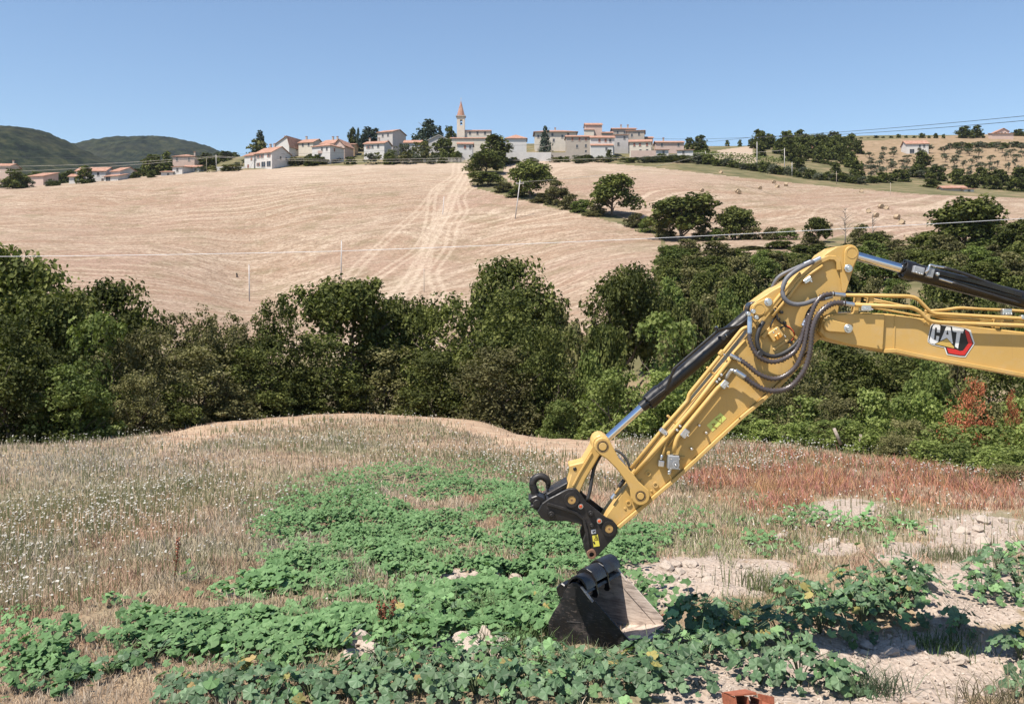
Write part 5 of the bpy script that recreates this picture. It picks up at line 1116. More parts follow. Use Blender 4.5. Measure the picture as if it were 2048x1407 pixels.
# ---- quick coupler
CO = [(1098, 993), (1129, 977), (1136, 974)] + arc(1145, 986, 13, 250, 320, 4) + [(1172, 1001), (1211, 1031), (1224, 1037), (1232, 1046), (1234, 1058), (1230, 1068), (1194, 1107), (1186, 1112), (1178, 1111), (1172, 1104), (1166, 1088), (1165, 1078), (1170, 1062), (1168, 1048), (1156, 1043), (1131, 1038), (1092, 1038), (1082, 1032), (1074, 1020), (1084, 1003)]
cp = plate("quick_coupler", CO, -0.07, 0.045, "blkdirt", bevel=0.006)
plate("coupler_plate", CO, SW + .02, 0.045, "blkdirt", cp, 0.006)
plate("coupler_core", [(1092, 1000), (1130, 985), (1160, 1004), (1200, 1035), (1180, 1060), (1168, 1046), (1130, 1036), (1094, 1034)], -0.02, SW + .03, "blkdirt", cp, 0.01)
plate("coupler_top", [(1093, 990), (1135, 966), (1143, 972), (1100, 996)], 0.05, SW - .02, "blkdirt", cp, 0.006)
strip("coupler_rib", [(1094, 1003), (1125, 1012), (1152, 1022), (1166, 1034), (1172, 1060), (1176, 1096)], 6, -0.095, .026, "blkdirt", cp)
for x, y in [(1142, 995), (1216, 1052)]:
    r_ = ring("pin_collar", x, y, 8.6, 14.6, -0.10, .035, "blkdirt", cp); pin("pin_end", x, y, 8.8, -0.095, .05, "pinyel", r_); pin("pin_centre", x, y, 2, -0.097, .004, "rust", r_, 10)
pin("coupler_pin", 1142, 995, 8, -.06, SW + .12, "blk", cp); pin("coupler_pin", 1216, 1052, 8, -.06, SW + .12, "blk", cp)
for x, y in [(1160, 1008), (1197, 1037)]:
    q = ring("port", x, y, 3.4, 5, -.09, .022, "zinc", cp); pin("plug", x, y, 3.3, -.094, .02, "orange", q, 14)
for x, y, r_ in [(1102, 1024, 7), (1180, 1022, 6.5), (1182, 1046, 5)]:
    q = pin("coupler_bolt", x, y, r_, -.10, .035, "blkdirt", cp, 6); pin("bolt_tip", x, y + 1, r_ * .5, -.115, .02, "blkdirt", q, 12)
q = plate("white_sticker", [(1181, 1055), (1190, 1054), (1191, 1062), (1182, 1063)], -.0725, .002, "lbl_white", cp, 0); strip("sticker_print", [(1184, 1060), (1189, 1057)], 2, -.0745, .0015, "lbl_black", q, 0)
q = plate("yellow_sticker", [(1183, 1067), (1194, 1064), (1198, 1087), (1186, 1089)], -.0725, .002, "lbl_yellow", cp, 0)
strip("sticker_print", [(1187, 1074), (1191, 1069), (1195, 1075), (1187, 1075)], 1.3, -.0745, .0015, "lbl_brown", q, 0); strip("sticker_print", [(1186, 1078), (1188, 1083)], 3, -.0745, .0015, "lbl_black", q, 0)
tb_ = ring("bottom_pin_tube", 1181, 1101, 5, 9, -.13, SW + .19, "rust", cp); pin("tube_core", 1181, 1101, 5, -.09, .1, "blkdirt", tb_)
hk = []
for i in range(15): t = math.radians(140 - 17.5 * i + 0); t = math.radians(130 + 18.5 * i); hk.append((1081 + 15.5 * math.cos(t), 968 + 16 * math.sin(t), .14))
q3 = spline(path3([(1084, 1000, .14), (1072, 990, .14)] + hk[1:]), 5)
obj("lifting_hook", tube_mesh("lifting_hook", [(q3, np.interp(np.linspace(0, 1, len(q3)), [0, .3, .75, 1], [.038, .036, .032, .018]))], MAT["blkdirt"], 12), cp)
rod("hook_latch", (1094, 966, .13), (1097, 990, .13), .008, "blkdirt", cp, 10)
plate("front_jaw", [(1063, 994), (1074, 990), (1092, 998), (1086, 1010), (1080, 1012), (1085, 1022), (1078, 1024), (1069, 1018), (1060, 1012), (1067, 1008), (1056, 1001)], .0, SW - .05, "blkdirt", cp, 0.008)
rod("jaw_cylinder", (1066, 1000, .1), (1090, 1003, .1), .03, "blkdirt", cp); pin("jaw_nose", 1074, 1006, 8, -.02, SW, "blkdirt", cp)
# ---- hoses at the elbow
Zs = -.16
hose("hydraulic_hose", [(1627, 523, -.06), (1600, 536, -.10), (1574, 556, -.13), (1565, 580, -.14), (1569, 597, -.15), (1583, 607, -.15), (1605, 608, -.15), (1630, 600, -.13), (1652, 596, -.11)], .0215)
hose("hydraulic_hose", [(1611, 528, .22), (1583, 540, .22), (1560, 552, .23), (1549, 566, .24), (1543, 582, .26)], .020)
rod("hose_end", (1625, 524, -.055), (1641, 516, -.045), .024, "zinc"); rod("hose_end", (1608, 529, .22), (1622, 523, .22), .022, "zinc"); rod("hose_end", (1648, 597, -.115), (1664, 592, -.10), .022, "zinc")
RB = [("armoured_hose", [(1668, 587, Zs), (1646, 591, Zs), (1631, 607, Zs-.02), (1620, 635, Zs-.03), (1614, 662, Zs-.03), (1607, 696, Zs-.03), (1593, 730, Zs-.02), (1571, 750, Zs), (1546, 757, Zs+.02), (1518, 748, Zs+.04), (1498, 732, Zs+.06), (1480, 719, Zs+.08), (1468, 713, Zs+.09)], .0215),
      ("armoured_hose", [(1690, 606, Zs-.03), (1668, 606, Zs-.03), (1648, 617, Zs-.05), (1633, 635, Zs-.06), (1624, 662, Zs-.07), (1621, 696, Zs-.07), (1614, 726, Zs-.06), (1600, 753, Zs-.05), (1580, 773, Zs-.03), (1555, 781, Zs-.02), (1527, 778, Zs-.01), (1502, 764, Zs), (1489, 753, Zs)], .0245),
      ("armoured_hose", [(1499, 665, Zs+.04), (1500, 681, Zs+.03), (1507, 699, Zs+.02), (1519, 714, Zs), (1541, 723, Zs), (1564, 719, Zs), (1588, 704, Zs+.02), (1601, 682, Zs+.03), (1609, 655, Zs+.04), (1618, 628, Zs+.05)], .0215)]
for nm, pts, r in RB: hose(nm, pts, r, "spiral", ribbed=True, sides=12)
hose("rubber_hose", [(1527, 643, -.07), (1518, 660, -.10), (1514, 680, -.12), (1518, 698, -.13), (1532, 709, -.13), (1551, 712, -.13), (1573, 703, -.12), (1592, 688, -.11), (1605, 667, -.10), (1611, 645, -.09), (1618, 624, -.08), (1632, 607, -.08)], .021, "rubber")
for a, b, r in [((1500, 632, -.08), (1499, 668, -.12), .024), ((1460, 709, -.08), (1482, 721, -.09), .019), ((1470, 741, -.15), (1490, 754, -.16), .026), ((1664, 587, -.16), (1690, 590, -.13), .021), ((1686, 606, -.19), (1708, 609, -.17), .022), ((1606, 652, -.10), (1612, 638, -.09), .022)]: rod("hose_end", a, b, r, "zinc")
for x, y, r in [(1492, 627, 5), (1502, 622, 5), (1508, 634, 5)]: pin("fitting_nut", x, y, r, -.10, .05, "zinc", EX, 6)
pipe("elbow_fitting", [(1470, 742, -.15), (1463, 739, -.14), (1457, 747, -.10), (1452, 756, -.08)], .017, "zinc", bend=.02)
block("hose_clip", 1514, 706, 12, 9, -.19, .06, "rubber", 0.8)
# ---- valve with wiring on the stick
vb = block("valve_block", 1549, 668, 25, 21, -.08, .08, "yel", -0.6); block("valve_cap", 1553, 672, 13, 10, -.11, .03, "amber", -0.6, vb)
for x, y in [(1547, 658), (1565, 672), (1542, 664)]: pin("valve_bolt", x, y, 2.2, -.095, .016, "zinc", vb, 6)
block("valve_bracket", 1534, 664, 9, 30, -.03, .03, "yel", 0.75, vb); block("valve_bracket", 1560, 690, 34, 6, -.025, .02, "yel", -0.6, vb)
for pts in ([(1556, 660, -.06), (1568, 652, -.05), (1582, 658, -.05), (1589, 668, -.05), (1585, 680, -.05), (1576, 686, -.05)], [(1548, 618, -.04), (1554, 628, -.05), (1556, 640, -.05), (1566, 648, -.05), (1578, 654, -.05)], [(1540, 655, -.03), (1546, 640, -.03), (1552, 632, -.03)]): hose("wiring_loom", pts, .0075, "rubber")
hose("orange_wire", [(1572, 650, -.06), (1584, 658, -.06), (1589, 672, -.06), (1580, 684, -.06)], .005, "orange")
for x, y in [(1560, 624), (1554, 638), (1566, 645), (1577, 683)]: pin("plug_connector", x, y, 3.5, -.07, .05, "blk", EX, 8)
hose("steel_line", [(1545, 612, -.03), (1552, 614, -.05), (1556, 622, -.05)], .006, "pinyel")
# ---- pipes along the stick
for pts, r in [
 ([(1450, 762, -.09), (1436, 775, -.09), (1369, 856, -.09), (1353, 876, -.09), (1347, 905, -.09)], .021),
 ([(1499, 653, -.02), (1485, 657, -.02), (1446, 705, -.02), (1378, 788, -.02), (1376, 800, -.02), (1330, 852, -.02), (1262, 936, -.02)], .018),
 ([(1468, 708, -.05), (1388, 812, -.05), (1338, 870, -.05), (1268, 947, -.05)], .020),
 ([(1456, 735, -.04), (1402, 800, -.04), (1338, 872, -.04), (1330, 888, -.04), (1325, 916, -.04)], .013),
 ([(1490, 680, -.01), (1440, 735, -.01), (1400, 782, -.01), (1330, 862, -.01), (1270, 938, -.01)], .011),
 ([(1600, 545, -.03), (1570, 578, -.03), (1552, 600, -.03), (1528, 630, -.03)], .017), ([(1645, 531, -.05), (1620, 548, -.06), (1600, 562, -.06), (1580, 590, -.05), (1545, 632, -.04)], .015),
 ([(1375, 840, -.03), (1350, 872, -.03), (1337, 892, -.03)], .008)]: pipe("hydraulic_pipe", pts, r)
for x, y, w, h_, d, a in [(1446, 767, 17, 12, -.13, -.9), (1367, 864, 18, 13, -.13, -.9), (1326, 862, 10, 16, -.08, -.9), (1612, 560, 17, 9, -.10, -.6), (1442, 705, 12, 8, -.06, -.9)]:
    c = block("pipe_clamp", x, y, w, h_, d, .06, "zinc" if x != 1442 else "yel", a); pin("clamp_bolt", x + 4, y + 3, 2.2, d - .01, .02, "zinc", c, 8)
for x, y in [(1436, 757), (1431, 762), (1358, 850), (1352, 858), (1440, 748)]: pin("clamp_bolt", x, y, 3, -.07, .07, "zinc", EX, 8)
mb = block("manifold_block", 1344.5, 921.5, 22, 27, -.14, .14, "steelgrey", 0.06); ring("port_ring", 1346, 923, 3.5, 7, -.155, .02, "steelgrey", mb); pin("port_plug", 1346, 924, 3.2, -.16, .03, "zinc", mb, 6)
for x, y in [(1337, 912), (1353, 912), (1337, 931), (1353, 932)]: pin("block_bolt", x, y, 1.8, -.15, .015, "zinc", mb, 8)
rod("drain_fitting", (1341, 934, -.08), (1338, 948, -.08), .016, "zinc", mb); rod("drain_tip", (1339, 941, -.08), (1338.5, 944, -.08), .022, "zinc", mb, 6)
sb_ = block("elbow_block", 1321, 925, 11, 12, -.10, .08, "zinc", 0.1); rod("elbow_nut", (1322, 918, -.06), (1324, 909, -.06), .013, "zinc", sb_, 8)
block("bracket_tab", 1364, 914, 11, 6, -.02, .03, "yel", 0.1); block("bracket_tab", 1336, 905, 8, 8, -.04, .04, "yel", 0.0)
block("pipe_support", 1345, 840, 30, 5, -.03, .03, "yel", 0.75); block("pipe_support", 1425, 745, 34, 5, -.03, .03, "yel", 0.75)
rod("thin_cylinder", (1223, 997, -.01), (1230, 987, -.01), .020, "zinc"); rod("thin_rod", (1230, 987, -.01), (1250, 960, -.01), .011, "pinyel"); rod("black_sleeve", (1238, 973, -.01), (1248, 959, -.01), .018, "rubber")
hose("rubber_hose", [(1203, 906, .1), (1190, 930, .08), (1184, 955, .06), (1180, 980, .04), (1174, 1002, .02)], .017, "rubber")
hose("rubber_hose", [(1222, 898, .1), (1240, 904, .06), (1254, 920, .02), (1260, 938, .0), (1258, 950, -.01)], .012, "rubber"); hose("rubber_hose", [(1222, 904, .12), (1236, 912, .08), (1248, 926, .04), (1255, 942, .02)], .010, "hose")
# ---- machine body, standing beyond the right edge of the picture
gb = 1310
tr_ = capsule((2560, 1275), 42, (3260, 1275), 42, 10)
for d0 in (-.35, 1.55): plate("track", tr_, d0, .5, "rubber", EX, .02)
plate("undercarriage", [(2600, 1220), (3220, 1220), (3220, 1270), (2600, 1270)], .0, 1.7, "yel", EX, .02)
plate("house_body", [(2640, 1210), (2640, 1080), (2900, 1060), (2930, 940), (3380, 940), (3420, 1000), (3420, 1190), (3380, 1210)], -.3, 2.4, "yel", EX, .03)
plate("cab", [(2680, 1080), (2650, 900), (2690, 720), (2960, 715), (2975, 1060)], -.3, .95, "blk", EX, .03)
# ------------------------------------------------------------------ the detached bucket
BO = pix_to_ground(np.array([1265.0]), np.array([1302.0])); B0 = Vector((float(BO[0][0]), float(BO[1][0]), float(BO[2][0]) + 0.02))
e_s = Vector((0.54, 0.84, 0)).normalized(); e_u = Vector((0.84, -0.54, 0)).normalized(); e_v = Vector((0, 0, 1))
BKW = 0.80
bkt = thing("digging_bucket", B0, "black excavator bucket lying among the mallows below the arm", "bucket")
def bp(u, v, s): return B0 + e_u * u + e_v * v + e_s * s
def bplate(name, pts, s0, th, mat, bevel=0.004, parent=bkt):
    bm = bmesh.new(); face = bm.faces.new([bm.verts.new(bp(u, v, s0)) for u, v in pts]); r = bmesh.ops.extrude_face_region(bm, geom=[face])
    for v in r["geom"]:
        if isinstance(v, bmesh.types.BMVert): v.co += e_s * th
    return obj(name, bm_mesh(name, bm, MAT[mat] if isinstance(mat, str) else mat, bevel=bevel), parent)
BACK = [(-.70, .50), (-.745, .43), (-.80, .31), (-.875, .20), (-.935, .09), (-.945, -.01), (-.915, -.085), (-.85, -.125), (-.70, -.125), (-.34, -.075), (0.0, 0.0)]
SIDE = [(0.03, -.012), (0.02, .02), (-.158, .134), (-.328, .276), (-.486, .425), (-.555, .505), (-.60, .535), (-.65, .535)] + BACK[:-1] + [(-.02, -.02)]
sp1 = bplate("side_plate", SIDE, 0.0, .022, "scraped"); sp2 = bplate("side_plate", SIDE, BKW - .022, .022, "inner")
def bstrip(name, pts, w, s0, th, mat, parent):
    L, R = [], []
    for i, (x, y) in enumerate(pts):
        x0, y0 = pts[max(i-1, 0)]; x1, y1 = pts[min(i+1, len(pts)-1)]; n = math.hypot(x1-x0, y1-y0); nx, ny = -(y1-y0)/n, (x1-x0)/n
        L.append((x + nx*w/2, y + ny*w/2)); R.append((x - nx*w/2, y - ny*w/2))
    return bplate(name, L + R[::-1], s0, th, mat, .002, parent)
bstrip("side_cutter", [(-.44, .36), (-.02, -.0)], .11, -.014, .0138, "scraped", sp1); bstrip("side_cutter", [(-.44, .36), (-.02, -.0)], .11, BKW - .036, .0138, "inner", sp2)
bstrip("weld_line", [(-.72, .13), (-.56, .15)], .012, -.006, .006, "blkdirt", sp1); bstrip("worn_rim", [(-.56, .503), (-.486, .428), (-.328, .279), (-.158, .137), (.015, .024)], .014, -.004, .030, "inner", sp1); bstrip("worn_rim", [(-.56, .503), (-.486, .428), (-.328, .279), (-.158, .137), (.015, .024)], .014, BKW - .026, .030, "inner", sp2)
def bshell(name, prof, s0, s1, th, mat, parent=bkt):
    "curved plate following a profile across the bucket"
    n = len(prof); V = []
    for k, (u, v) in enumerate(prof):
        x0, y0 = prof[max(k-1, 0)]; x1, y1 = prof[min(k+1, n-1)]; L = math.hypot(x1-x0, y1-y0); nx, ny = -(y1-y0)/L, (x1-x0)/L
        for s in (s0, s1): V.append(tuple(bp(u, v, s))); V.append(tuple(bp(u + nx*th, v + ny*th, s)))
    i = np.arange(n) * 4; q = []
    for a in range(n - 1):
        b = 4 * a; c = b + 4; q += [[b, c, c+2, b+2], [b+1, b+3, c+3, c+1], [b, b+1, c+1, c], [b+2, c+2, c+3, b+3]]
    q += [[0, 2, 3, 1], [4*n-4, 4*n-3, 4*n-1, 4*n-2]]
    me = np_mesh(name, np.array(V), [np.array(q)], [MAT[mat]], smooth=True)
    try: me.set_sharp_from_angle(angle=0.7)
    except Exception: pass
    return obj(name, me, parent)
bshell("back_shell", BACK, .022, BKW - .022, .02, "inner")
bstrip("cutting_edge", [(-.20, -.045), (.045, .0)], .028, .0, BKW, "inner", bkt)
# coupler ears: three rolled humps over the top
HUMP = [(-.715, .47), (-.70, .52), (-.665, .56), (-.62, .575), (-.57, .56), (-.535, .52), (-.515, .47)]
bshell("top_hump", HUMP, .02, .20, .02, "blk"); bshell("top_hump", [(u - .01, v + .03) for u, v in HUMP], .23, .46, .02, "blk"); bshell("top_hump", [(u - .02, v + .045) for u, v in HUMP], .50, .80, .02, "blk")
EAR = [(-.72, .44), (-.715, .52), (-.67, .59), (-.61, .605), (-.55, .58), (-.51, .52), (-.50, .46), (-.49, .41)] + [(-.515 + .04*math.cos(t), .365 + .04*math.sin(t)) for t in np.radians([40, 0, -60, -110])] + [(-.555, .345), (-.535, .375), (-.55, .40), (-.60, .40), (-.70, .40)]
for s in (.21, .47): bplate("coupler_ear", [(u, v + .02) for u, v in EAR], s, .025, "blk")
bplate("top_box", [(-.70, .46), (-.52, .47), (-.50, .44), (-.68, .40)], .03, BKW - .06, "blk")
for s in (.30, .62):
    b = bp(-.60, .53, s); bm = bmesh.new(); bmesh.ops.create_cone(bm, cap_ends=True, segments=18, radius1=.045, radius2=.045, depth=.10, matrix=Matrix.Translation(b) @ e_s.to_track_quat('Z', 'Y').to_matrix().to_4x4()); obj("pin_boss", bm_mesh("pin_boss", bm, MAT["blkdirt"], True, .004), bkt)
bplate("back_lug", [(-.80, .50), (-.86, .44), (-.84, .36), (-.77, .34), (-.735, .42), (-.75, .48)], .02, .14, "blk", .01)
bplate("back_lug", [(-.80, .50), (-.86, .44), (-.84, .36), (-.77, .34), (-.735, .42), (-.75, .48)], .56, .14, "blk", .01)
# ------------------------------------------------------------------ foreground: grass, flowers, mallows, soil
def soil_mask(px, py):
    s = np.zeros_like(px)
    for x0, y0, x1, y1 in SOIL:
        cx, cy, rx, ry = (x0 + x1) / 2, (y0 + y1) / 2, (x1 - x0) / 2, (y1 - y0) / 2
        s = np.maximum(s, 1.33 - np.sqrt(((px - cx) / rx) ** 2 + ((py - cy) / ry) ** 2) * 0.75)
    return np.clip(s, 0, 1)
MAT["grass"] = tintmat("grass_blades"); MAT["flower"] = tintmat("flower_heads", 0.15)
MALLOW_POLY = [[(540, 1050), (600, 1000), (700, 965), (800, 945), (980, 945), (1060, 990), (1100, 1040), (1170, 1060), (1300, 1070), (1310, 1110), (1240, 1130), (1100, 1150), (900, 1150), (760, 1140), (650, 1160), (560, 1130)]]
def blades(name, label, x, y, z, h, w, lean, col, parent=None):
    n = len(x); a = rng.uniform(0, 6.283, n); s = rng.uniform(0.1, 1.0, n) * lean * h; b = rng.uniform(0, 6.283, n)
    wx, wy = np.cos(b) * w / 2, np.sin(b) * w / 2; wy = wy * 0.5
    bx, by = x + np.cos(a) * s * 0.35, y + np.sin(a) * s * 0.35; tx, ty = x + np.cos(a) * s, y + np.sin(a) * s
    V = np.empty((n, 5, 3)); V[:, 0] = np.stack([x - wx, y - wy, z - .02], 1); V[:, 1] = np.stack([x + wx, y + wy, z - .02], 1)
    V[:, 2] = np.stack([bx + wx * .8, by + wy * .8, z + h * .55], 1); V[:, 3] = np.stack([bx - wx * .8, by - wy * .8, z + h * .55], 1); V[:, 4] = np.stack([tx, ty, z + h], 1)
    i = np.arange(n)[:, None] * 5
    me = np_mesh(name, V.reshape(-1, 3), [i + np.array([[0, 1, 2, 3]]), i + np.array([[3, 2, 4]])], [MAT["grass"]], attrs={"tint": np.repeat(col, 5, 0)})
    return obj(name, me, parent)
def mixc(a, b, t): return a * (1 - t[:, None]) + b * t[:, None]
C = lambda *v: np.array(v, float)
def meadow_grass():
    n = 215000
    u = rng.uniform(0, 1, n); k = 60.0; lo, hi = 800 - 720 + k, 1420 - 720 + k
    py = 720 - k + lo * (hi / lo) ** u; px = rng.uniform(-120, 2170, n)
    x, D, z = pix_to_ground(px, py)
    e = edge_at(px); ok = (D < e + 2.5) & (D > 6.5)
    sm = soil_mask(px, py) + (fbm(x * 2.4, D * 2.4) - 0.47) * 1.6; ok &= (sm < 0.42) | (rng.uniform(0, 1, n) < 0.03)
    ok &= ~((D > e - 10.5 + 2 * (fbm(x / 3, D / 3) - .5)) & (px < 1230) & (px > 250 + 150 * rng.uniform(0, 1, n)) & (rng.uniform(0, 1, n) < 0.85))
    ok &= ~(in_poly(px, py, MALLOW_POLY[0]) & (fbm(x * 1.3, D * 1.3 + 70) > .37) & (rng.uniform(0, 1, n) < .85))
    ok &= ~((py > 1150) & (px > 1250) & (rng.uniform(0, 1, n) < .85))
    ok &= ~((py > 1200) & (rng.uniform(0, 1, n) < np.where(px < 700, .1, .45)))          # mown strip at the far edge
    px, py, x, D, z = px[ok], py[ok], x[ok], D[ok], z[ok]; n = len(x)
    p1 = fbm(x / 2.2 + 3, D / 2.2); p2 = fbm(x / 0.7, D / 0.9 + 40); p3 = fbm(x / 5 + 60, D / 5)
    straw, grey, green, red, pale = C(.47, .355, .25), C(.37, .32, .245), C(.19, .215, .10), C(.43, .215, .14), C(.62, .52, .40)
    t = rng.uniform(0, 1, n)
    col = mixc(np.repeat(straw[None], n, 0), grey[None], smooth(.38, .58, p1)); col = mixc(col, pale[None], (t > .78) * 0.8)
    col = mixc(col, red[None], smooth(.52, .66, p2) * .55)
    rr = np.exp(-((px - 1700) / 440) ** 2 - ((py - 966) / 75) ** 2); col = mixc(col, red[None] * C(1.2, 1.0, .9), np.clip(rr * (3.2 * p2 - .75) * (.6 + rng.uniform(0, .6, n)), 0, .92))
    gl = np.clip(smooth(.46, .60, p3) * .7 * (py > 900) + smooth(.54, .66, p1) * .4 + np.exp(-((px - 790) / 170) ** 2 - ((py - 868) / 16) ** 2) * .8 + np.exp(-((px - 1500) / 330) ** 2 - ((py - 1090) / 45) ** 2) * .30 + np.exp(-((px - 560) / 420) ** 2 - ((py - 1230) / 90) ** 2) * .55, 0, .95)
    col = mixc(col, green[None], gl * (rng.uniform(0, 1, n) < .6))
    lv = np.exp(-((px - 150) / 330) ** 2 - ((py - 930) / 45) ** 2); col = mixc(col, C(.38, .345, .29)[None], lv * .8)
    col = col * rng.uniform(.7, 1.25, (n, 1)) * (1 + .30 * ((py > 1000) & (px > 1150)))[:, None]
    h = rng.uniform(.04, .155, n) * (.45 + 1.25 * fbm(x * 2.6, D * 2.6 + 30)) * (1 - .45 * smooth(1150, 1350, py)) * (0.75 + 0.6 * p1); w = .004 + .00062 * D
    o = blades("meadow_grass", "", x, D, z, h, w, 1.0, np.clip(col, 0, 1)); tag(o, "dry straw-coloured meadow grass with green and reddish patches", "grass", kind="stuff")
meadow_grass()
def flowers():
    n = 42000; px = rng.uniform(-80, 2150, n); u = rng.uniform(0, 1, n); py = 720 + 110 * (560 / 110) ** u
    x, D, z = pix_to_ground(px, py); p = fbm(x / 2.6 + 11, D / 2.6); q = fbm(x / .8, D / .8 + 9)
    dens = (smooth(.34, .62, p) * .80 + .09) * (1 - .35 * smooth(1050, 1200, py))
    left = (px < 1150) & (py < 1260 - 0.28 * px); mid = (py < 985) & (px < 1450); right = (px > 1420) & (px < 1990) & (py > 868) & (py < 968); sparse = (px > 1250) & (py < 1110)
    zone = np.where(left | mid, 1.0, np.where(right, 1.1, np.where(sparse, .14, 0.01)))
    green = np.exp(-((px - 790) / 170) ** 2 - ((py - 868) / 14) ** 2); zone = zone * (1 - .8 * green)
    inm = in_poly(px, py, MALLOW_POLY[0])
    ok = (rng.uniform(0, 1, n) < dens * zone * (.5 + q)) & (D < edge_at(px) - 8.5 * ((px < 1230) & (px > 300))) & (~inm | (rng.uniform(0, 1, n) < .05))
    x, D, z = x[ok], D[ok], z[ok]; n = len(x); h = rng.uniform(.16, .36, n); r = rng.uniform(.006, .015, n) * (1 + .026 * D)
    k = 7; th = np.linspace(0, 6.283, k, endpoint=False); tmpl = [(0, 0, .10)] + [(math.cos(t), math.sin(t), -.10) for t in th]
    N = np.stack([rng.normal(0, .35, n) - .2, rng.normal(0, .35, n) - .25, np.ones(n)], 1); Cc = np.stack([x, D, z + h], 1)
    V, Fs = scatter(tmpl, [np.array([[0, 1 + i, 1 + (i + 1) % k] for i in range(k)])], Cc, N, r)
    white = np.clip(C(.44, .42, .37)[None] * rng.uniform(.55, 1.25, (n, 1)), 0, .8); col = np.repeat(white, k + 1, 0)
    # stems
    w = .003 + .0003 * D; S = np.stack([np.stack([x - w, D, z], 1), np.stack([x + w, D, z], 1), np.stack([x, D, z + h], 1)], 1).reshape(-1, 3)
    o0 = len(V); V = np.concatenate([V, S]); col = np.concatenate([col, np.repeat(C(.16, .17, .08)[None], len(S), 0)])
    me = np_mesh("wild_carrot_flowers", V, Fs + [np.arange(len(S)).reshape(-1, 3) + o0], [MAT["flower"]], attrs={"tint": col})
    tag(obj("wild_carrot_flowers", me), "white wild carrot umbels scattered through the dry meadow", "flowers", kind="stuff")
flowers()
def red_grass():
    n = 26000; px = rng.uniform(1330, 2140, n); py = rng.uniform(905, 1020, n) ; x, D, z = pix_to_ground(px, py); q = fbm(x / 1.1 + 7, D / 1.1) + .3 * (fbm(x * 3, D * 3) - .47)
    ok = (q > .43 + .12 * np.abs(py - 965) / 50 + rng.uniform(-.03, .03, n)) & (D < edge_at(px)) & (soil_mask(px, py) < .5); x, D, z = x[ok], D[ok], z[ok]; n = len(x)
    col = C(.50, .235, .15)[None] * rng.uniform(.6, 1.3, (n, 1)) * np.stack([np.ones(n), rng.uniform(.85, 1.35, n), rng.uniform(.8, 1.4, n)], 1)
    o = blades("red_meadow_grass", "", x, D, z, rng.uniform(.10, .32, n), .004 + .0006 * D, .8, np.clip(col, 0, 1)); tag(o, "rust red dry grass in a band behind the stick", "grass", kind="stuff")
red_grass()
# ---- mallows
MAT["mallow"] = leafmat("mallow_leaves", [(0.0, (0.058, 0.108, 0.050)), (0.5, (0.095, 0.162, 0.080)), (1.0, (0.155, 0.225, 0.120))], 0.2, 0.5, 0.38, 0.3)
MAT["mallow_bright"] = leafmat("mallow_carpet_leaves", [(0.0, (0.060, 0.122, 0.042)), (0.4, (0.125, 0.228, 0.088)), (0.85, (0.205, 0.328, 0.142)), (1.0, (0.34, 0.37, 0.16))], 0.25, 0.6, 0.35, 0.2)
MAT["mallow_old"] = leafmat("yellowing_mallow", [(0.0, (0.20, 0.19, 0.06)), (0.6, (0.30, 0.26, 0.09)), (1.0, (0.34, 0.22, 0.11))], 0.25, 0.6, 0.3, 0.2)
MAT["stem"] = plain("mallow_stem", (0.10, 0.13, 0.06), 0.7)
def mallow_outline(g, k=22, jag=.05):
    o = []
    for i in range(k):
        t = 2 * math.pi * (i + .5) / k - math.pi; lobe = abs(math.cos(2.5 * t)) ** .7
        r = .80 + .22 * lobe + g.uniform(-jag, jag) + (.05 if i % 2 else -.03)
        if abs(t) > 2.75: r *= .42
        o.append((r * math.cos(t), r * math.sin(t), .10 * math.cos(5 * t) - .16 * r + g.uniform(-.04, .04)))
    return o
LEAFM = []; LEAFB = []; LEAFY = []
for s in range(5):
    g = np.random.default_rng(300 + s); ol = mallow_outline(g); V = [(-.18, 0, 0)] + ol; k = len(ol)
    LEAFM.append(np_mesh("leaf", np.array(V), [np.array([[0, 1 + i, 1 + (i + 1) % k] for i in range(k)])], [MAT["mallow"]], attrs={"rnd": np.full(k + 1, .15 + .17 * s)}))
    LEAFB.append(LEAFM[-1].copy()); LEAFB[-1].materials[0] = MAT["mallow_bright"]
    LEAFY.append(LEAFM[-1].copy()); LEAFY[-1].materials[0] = MAT["mallow_old"]
def stems_me(seed):
    g = np.random.default_rng(seed); paths = []
    for i in range(9):
        a = g.uniform(0, 6.28); L = g.uniform(.4, .9); p = [(0, 0, -.05), (math.cos(a) * .3 * L, math.sin(a) * .3 * L, .5), (math.cos(a) * L, math.sin(a) * L, .85 + .1 * g.uniform())]
        paths.append((spline(np.array(p), 4), np.linspace(.016, .007, 9)))
    return tube_mesh("stems", paths, MAT["stem"], 5)
STEMS = [stems_me(400 + i) for i in range(3)]
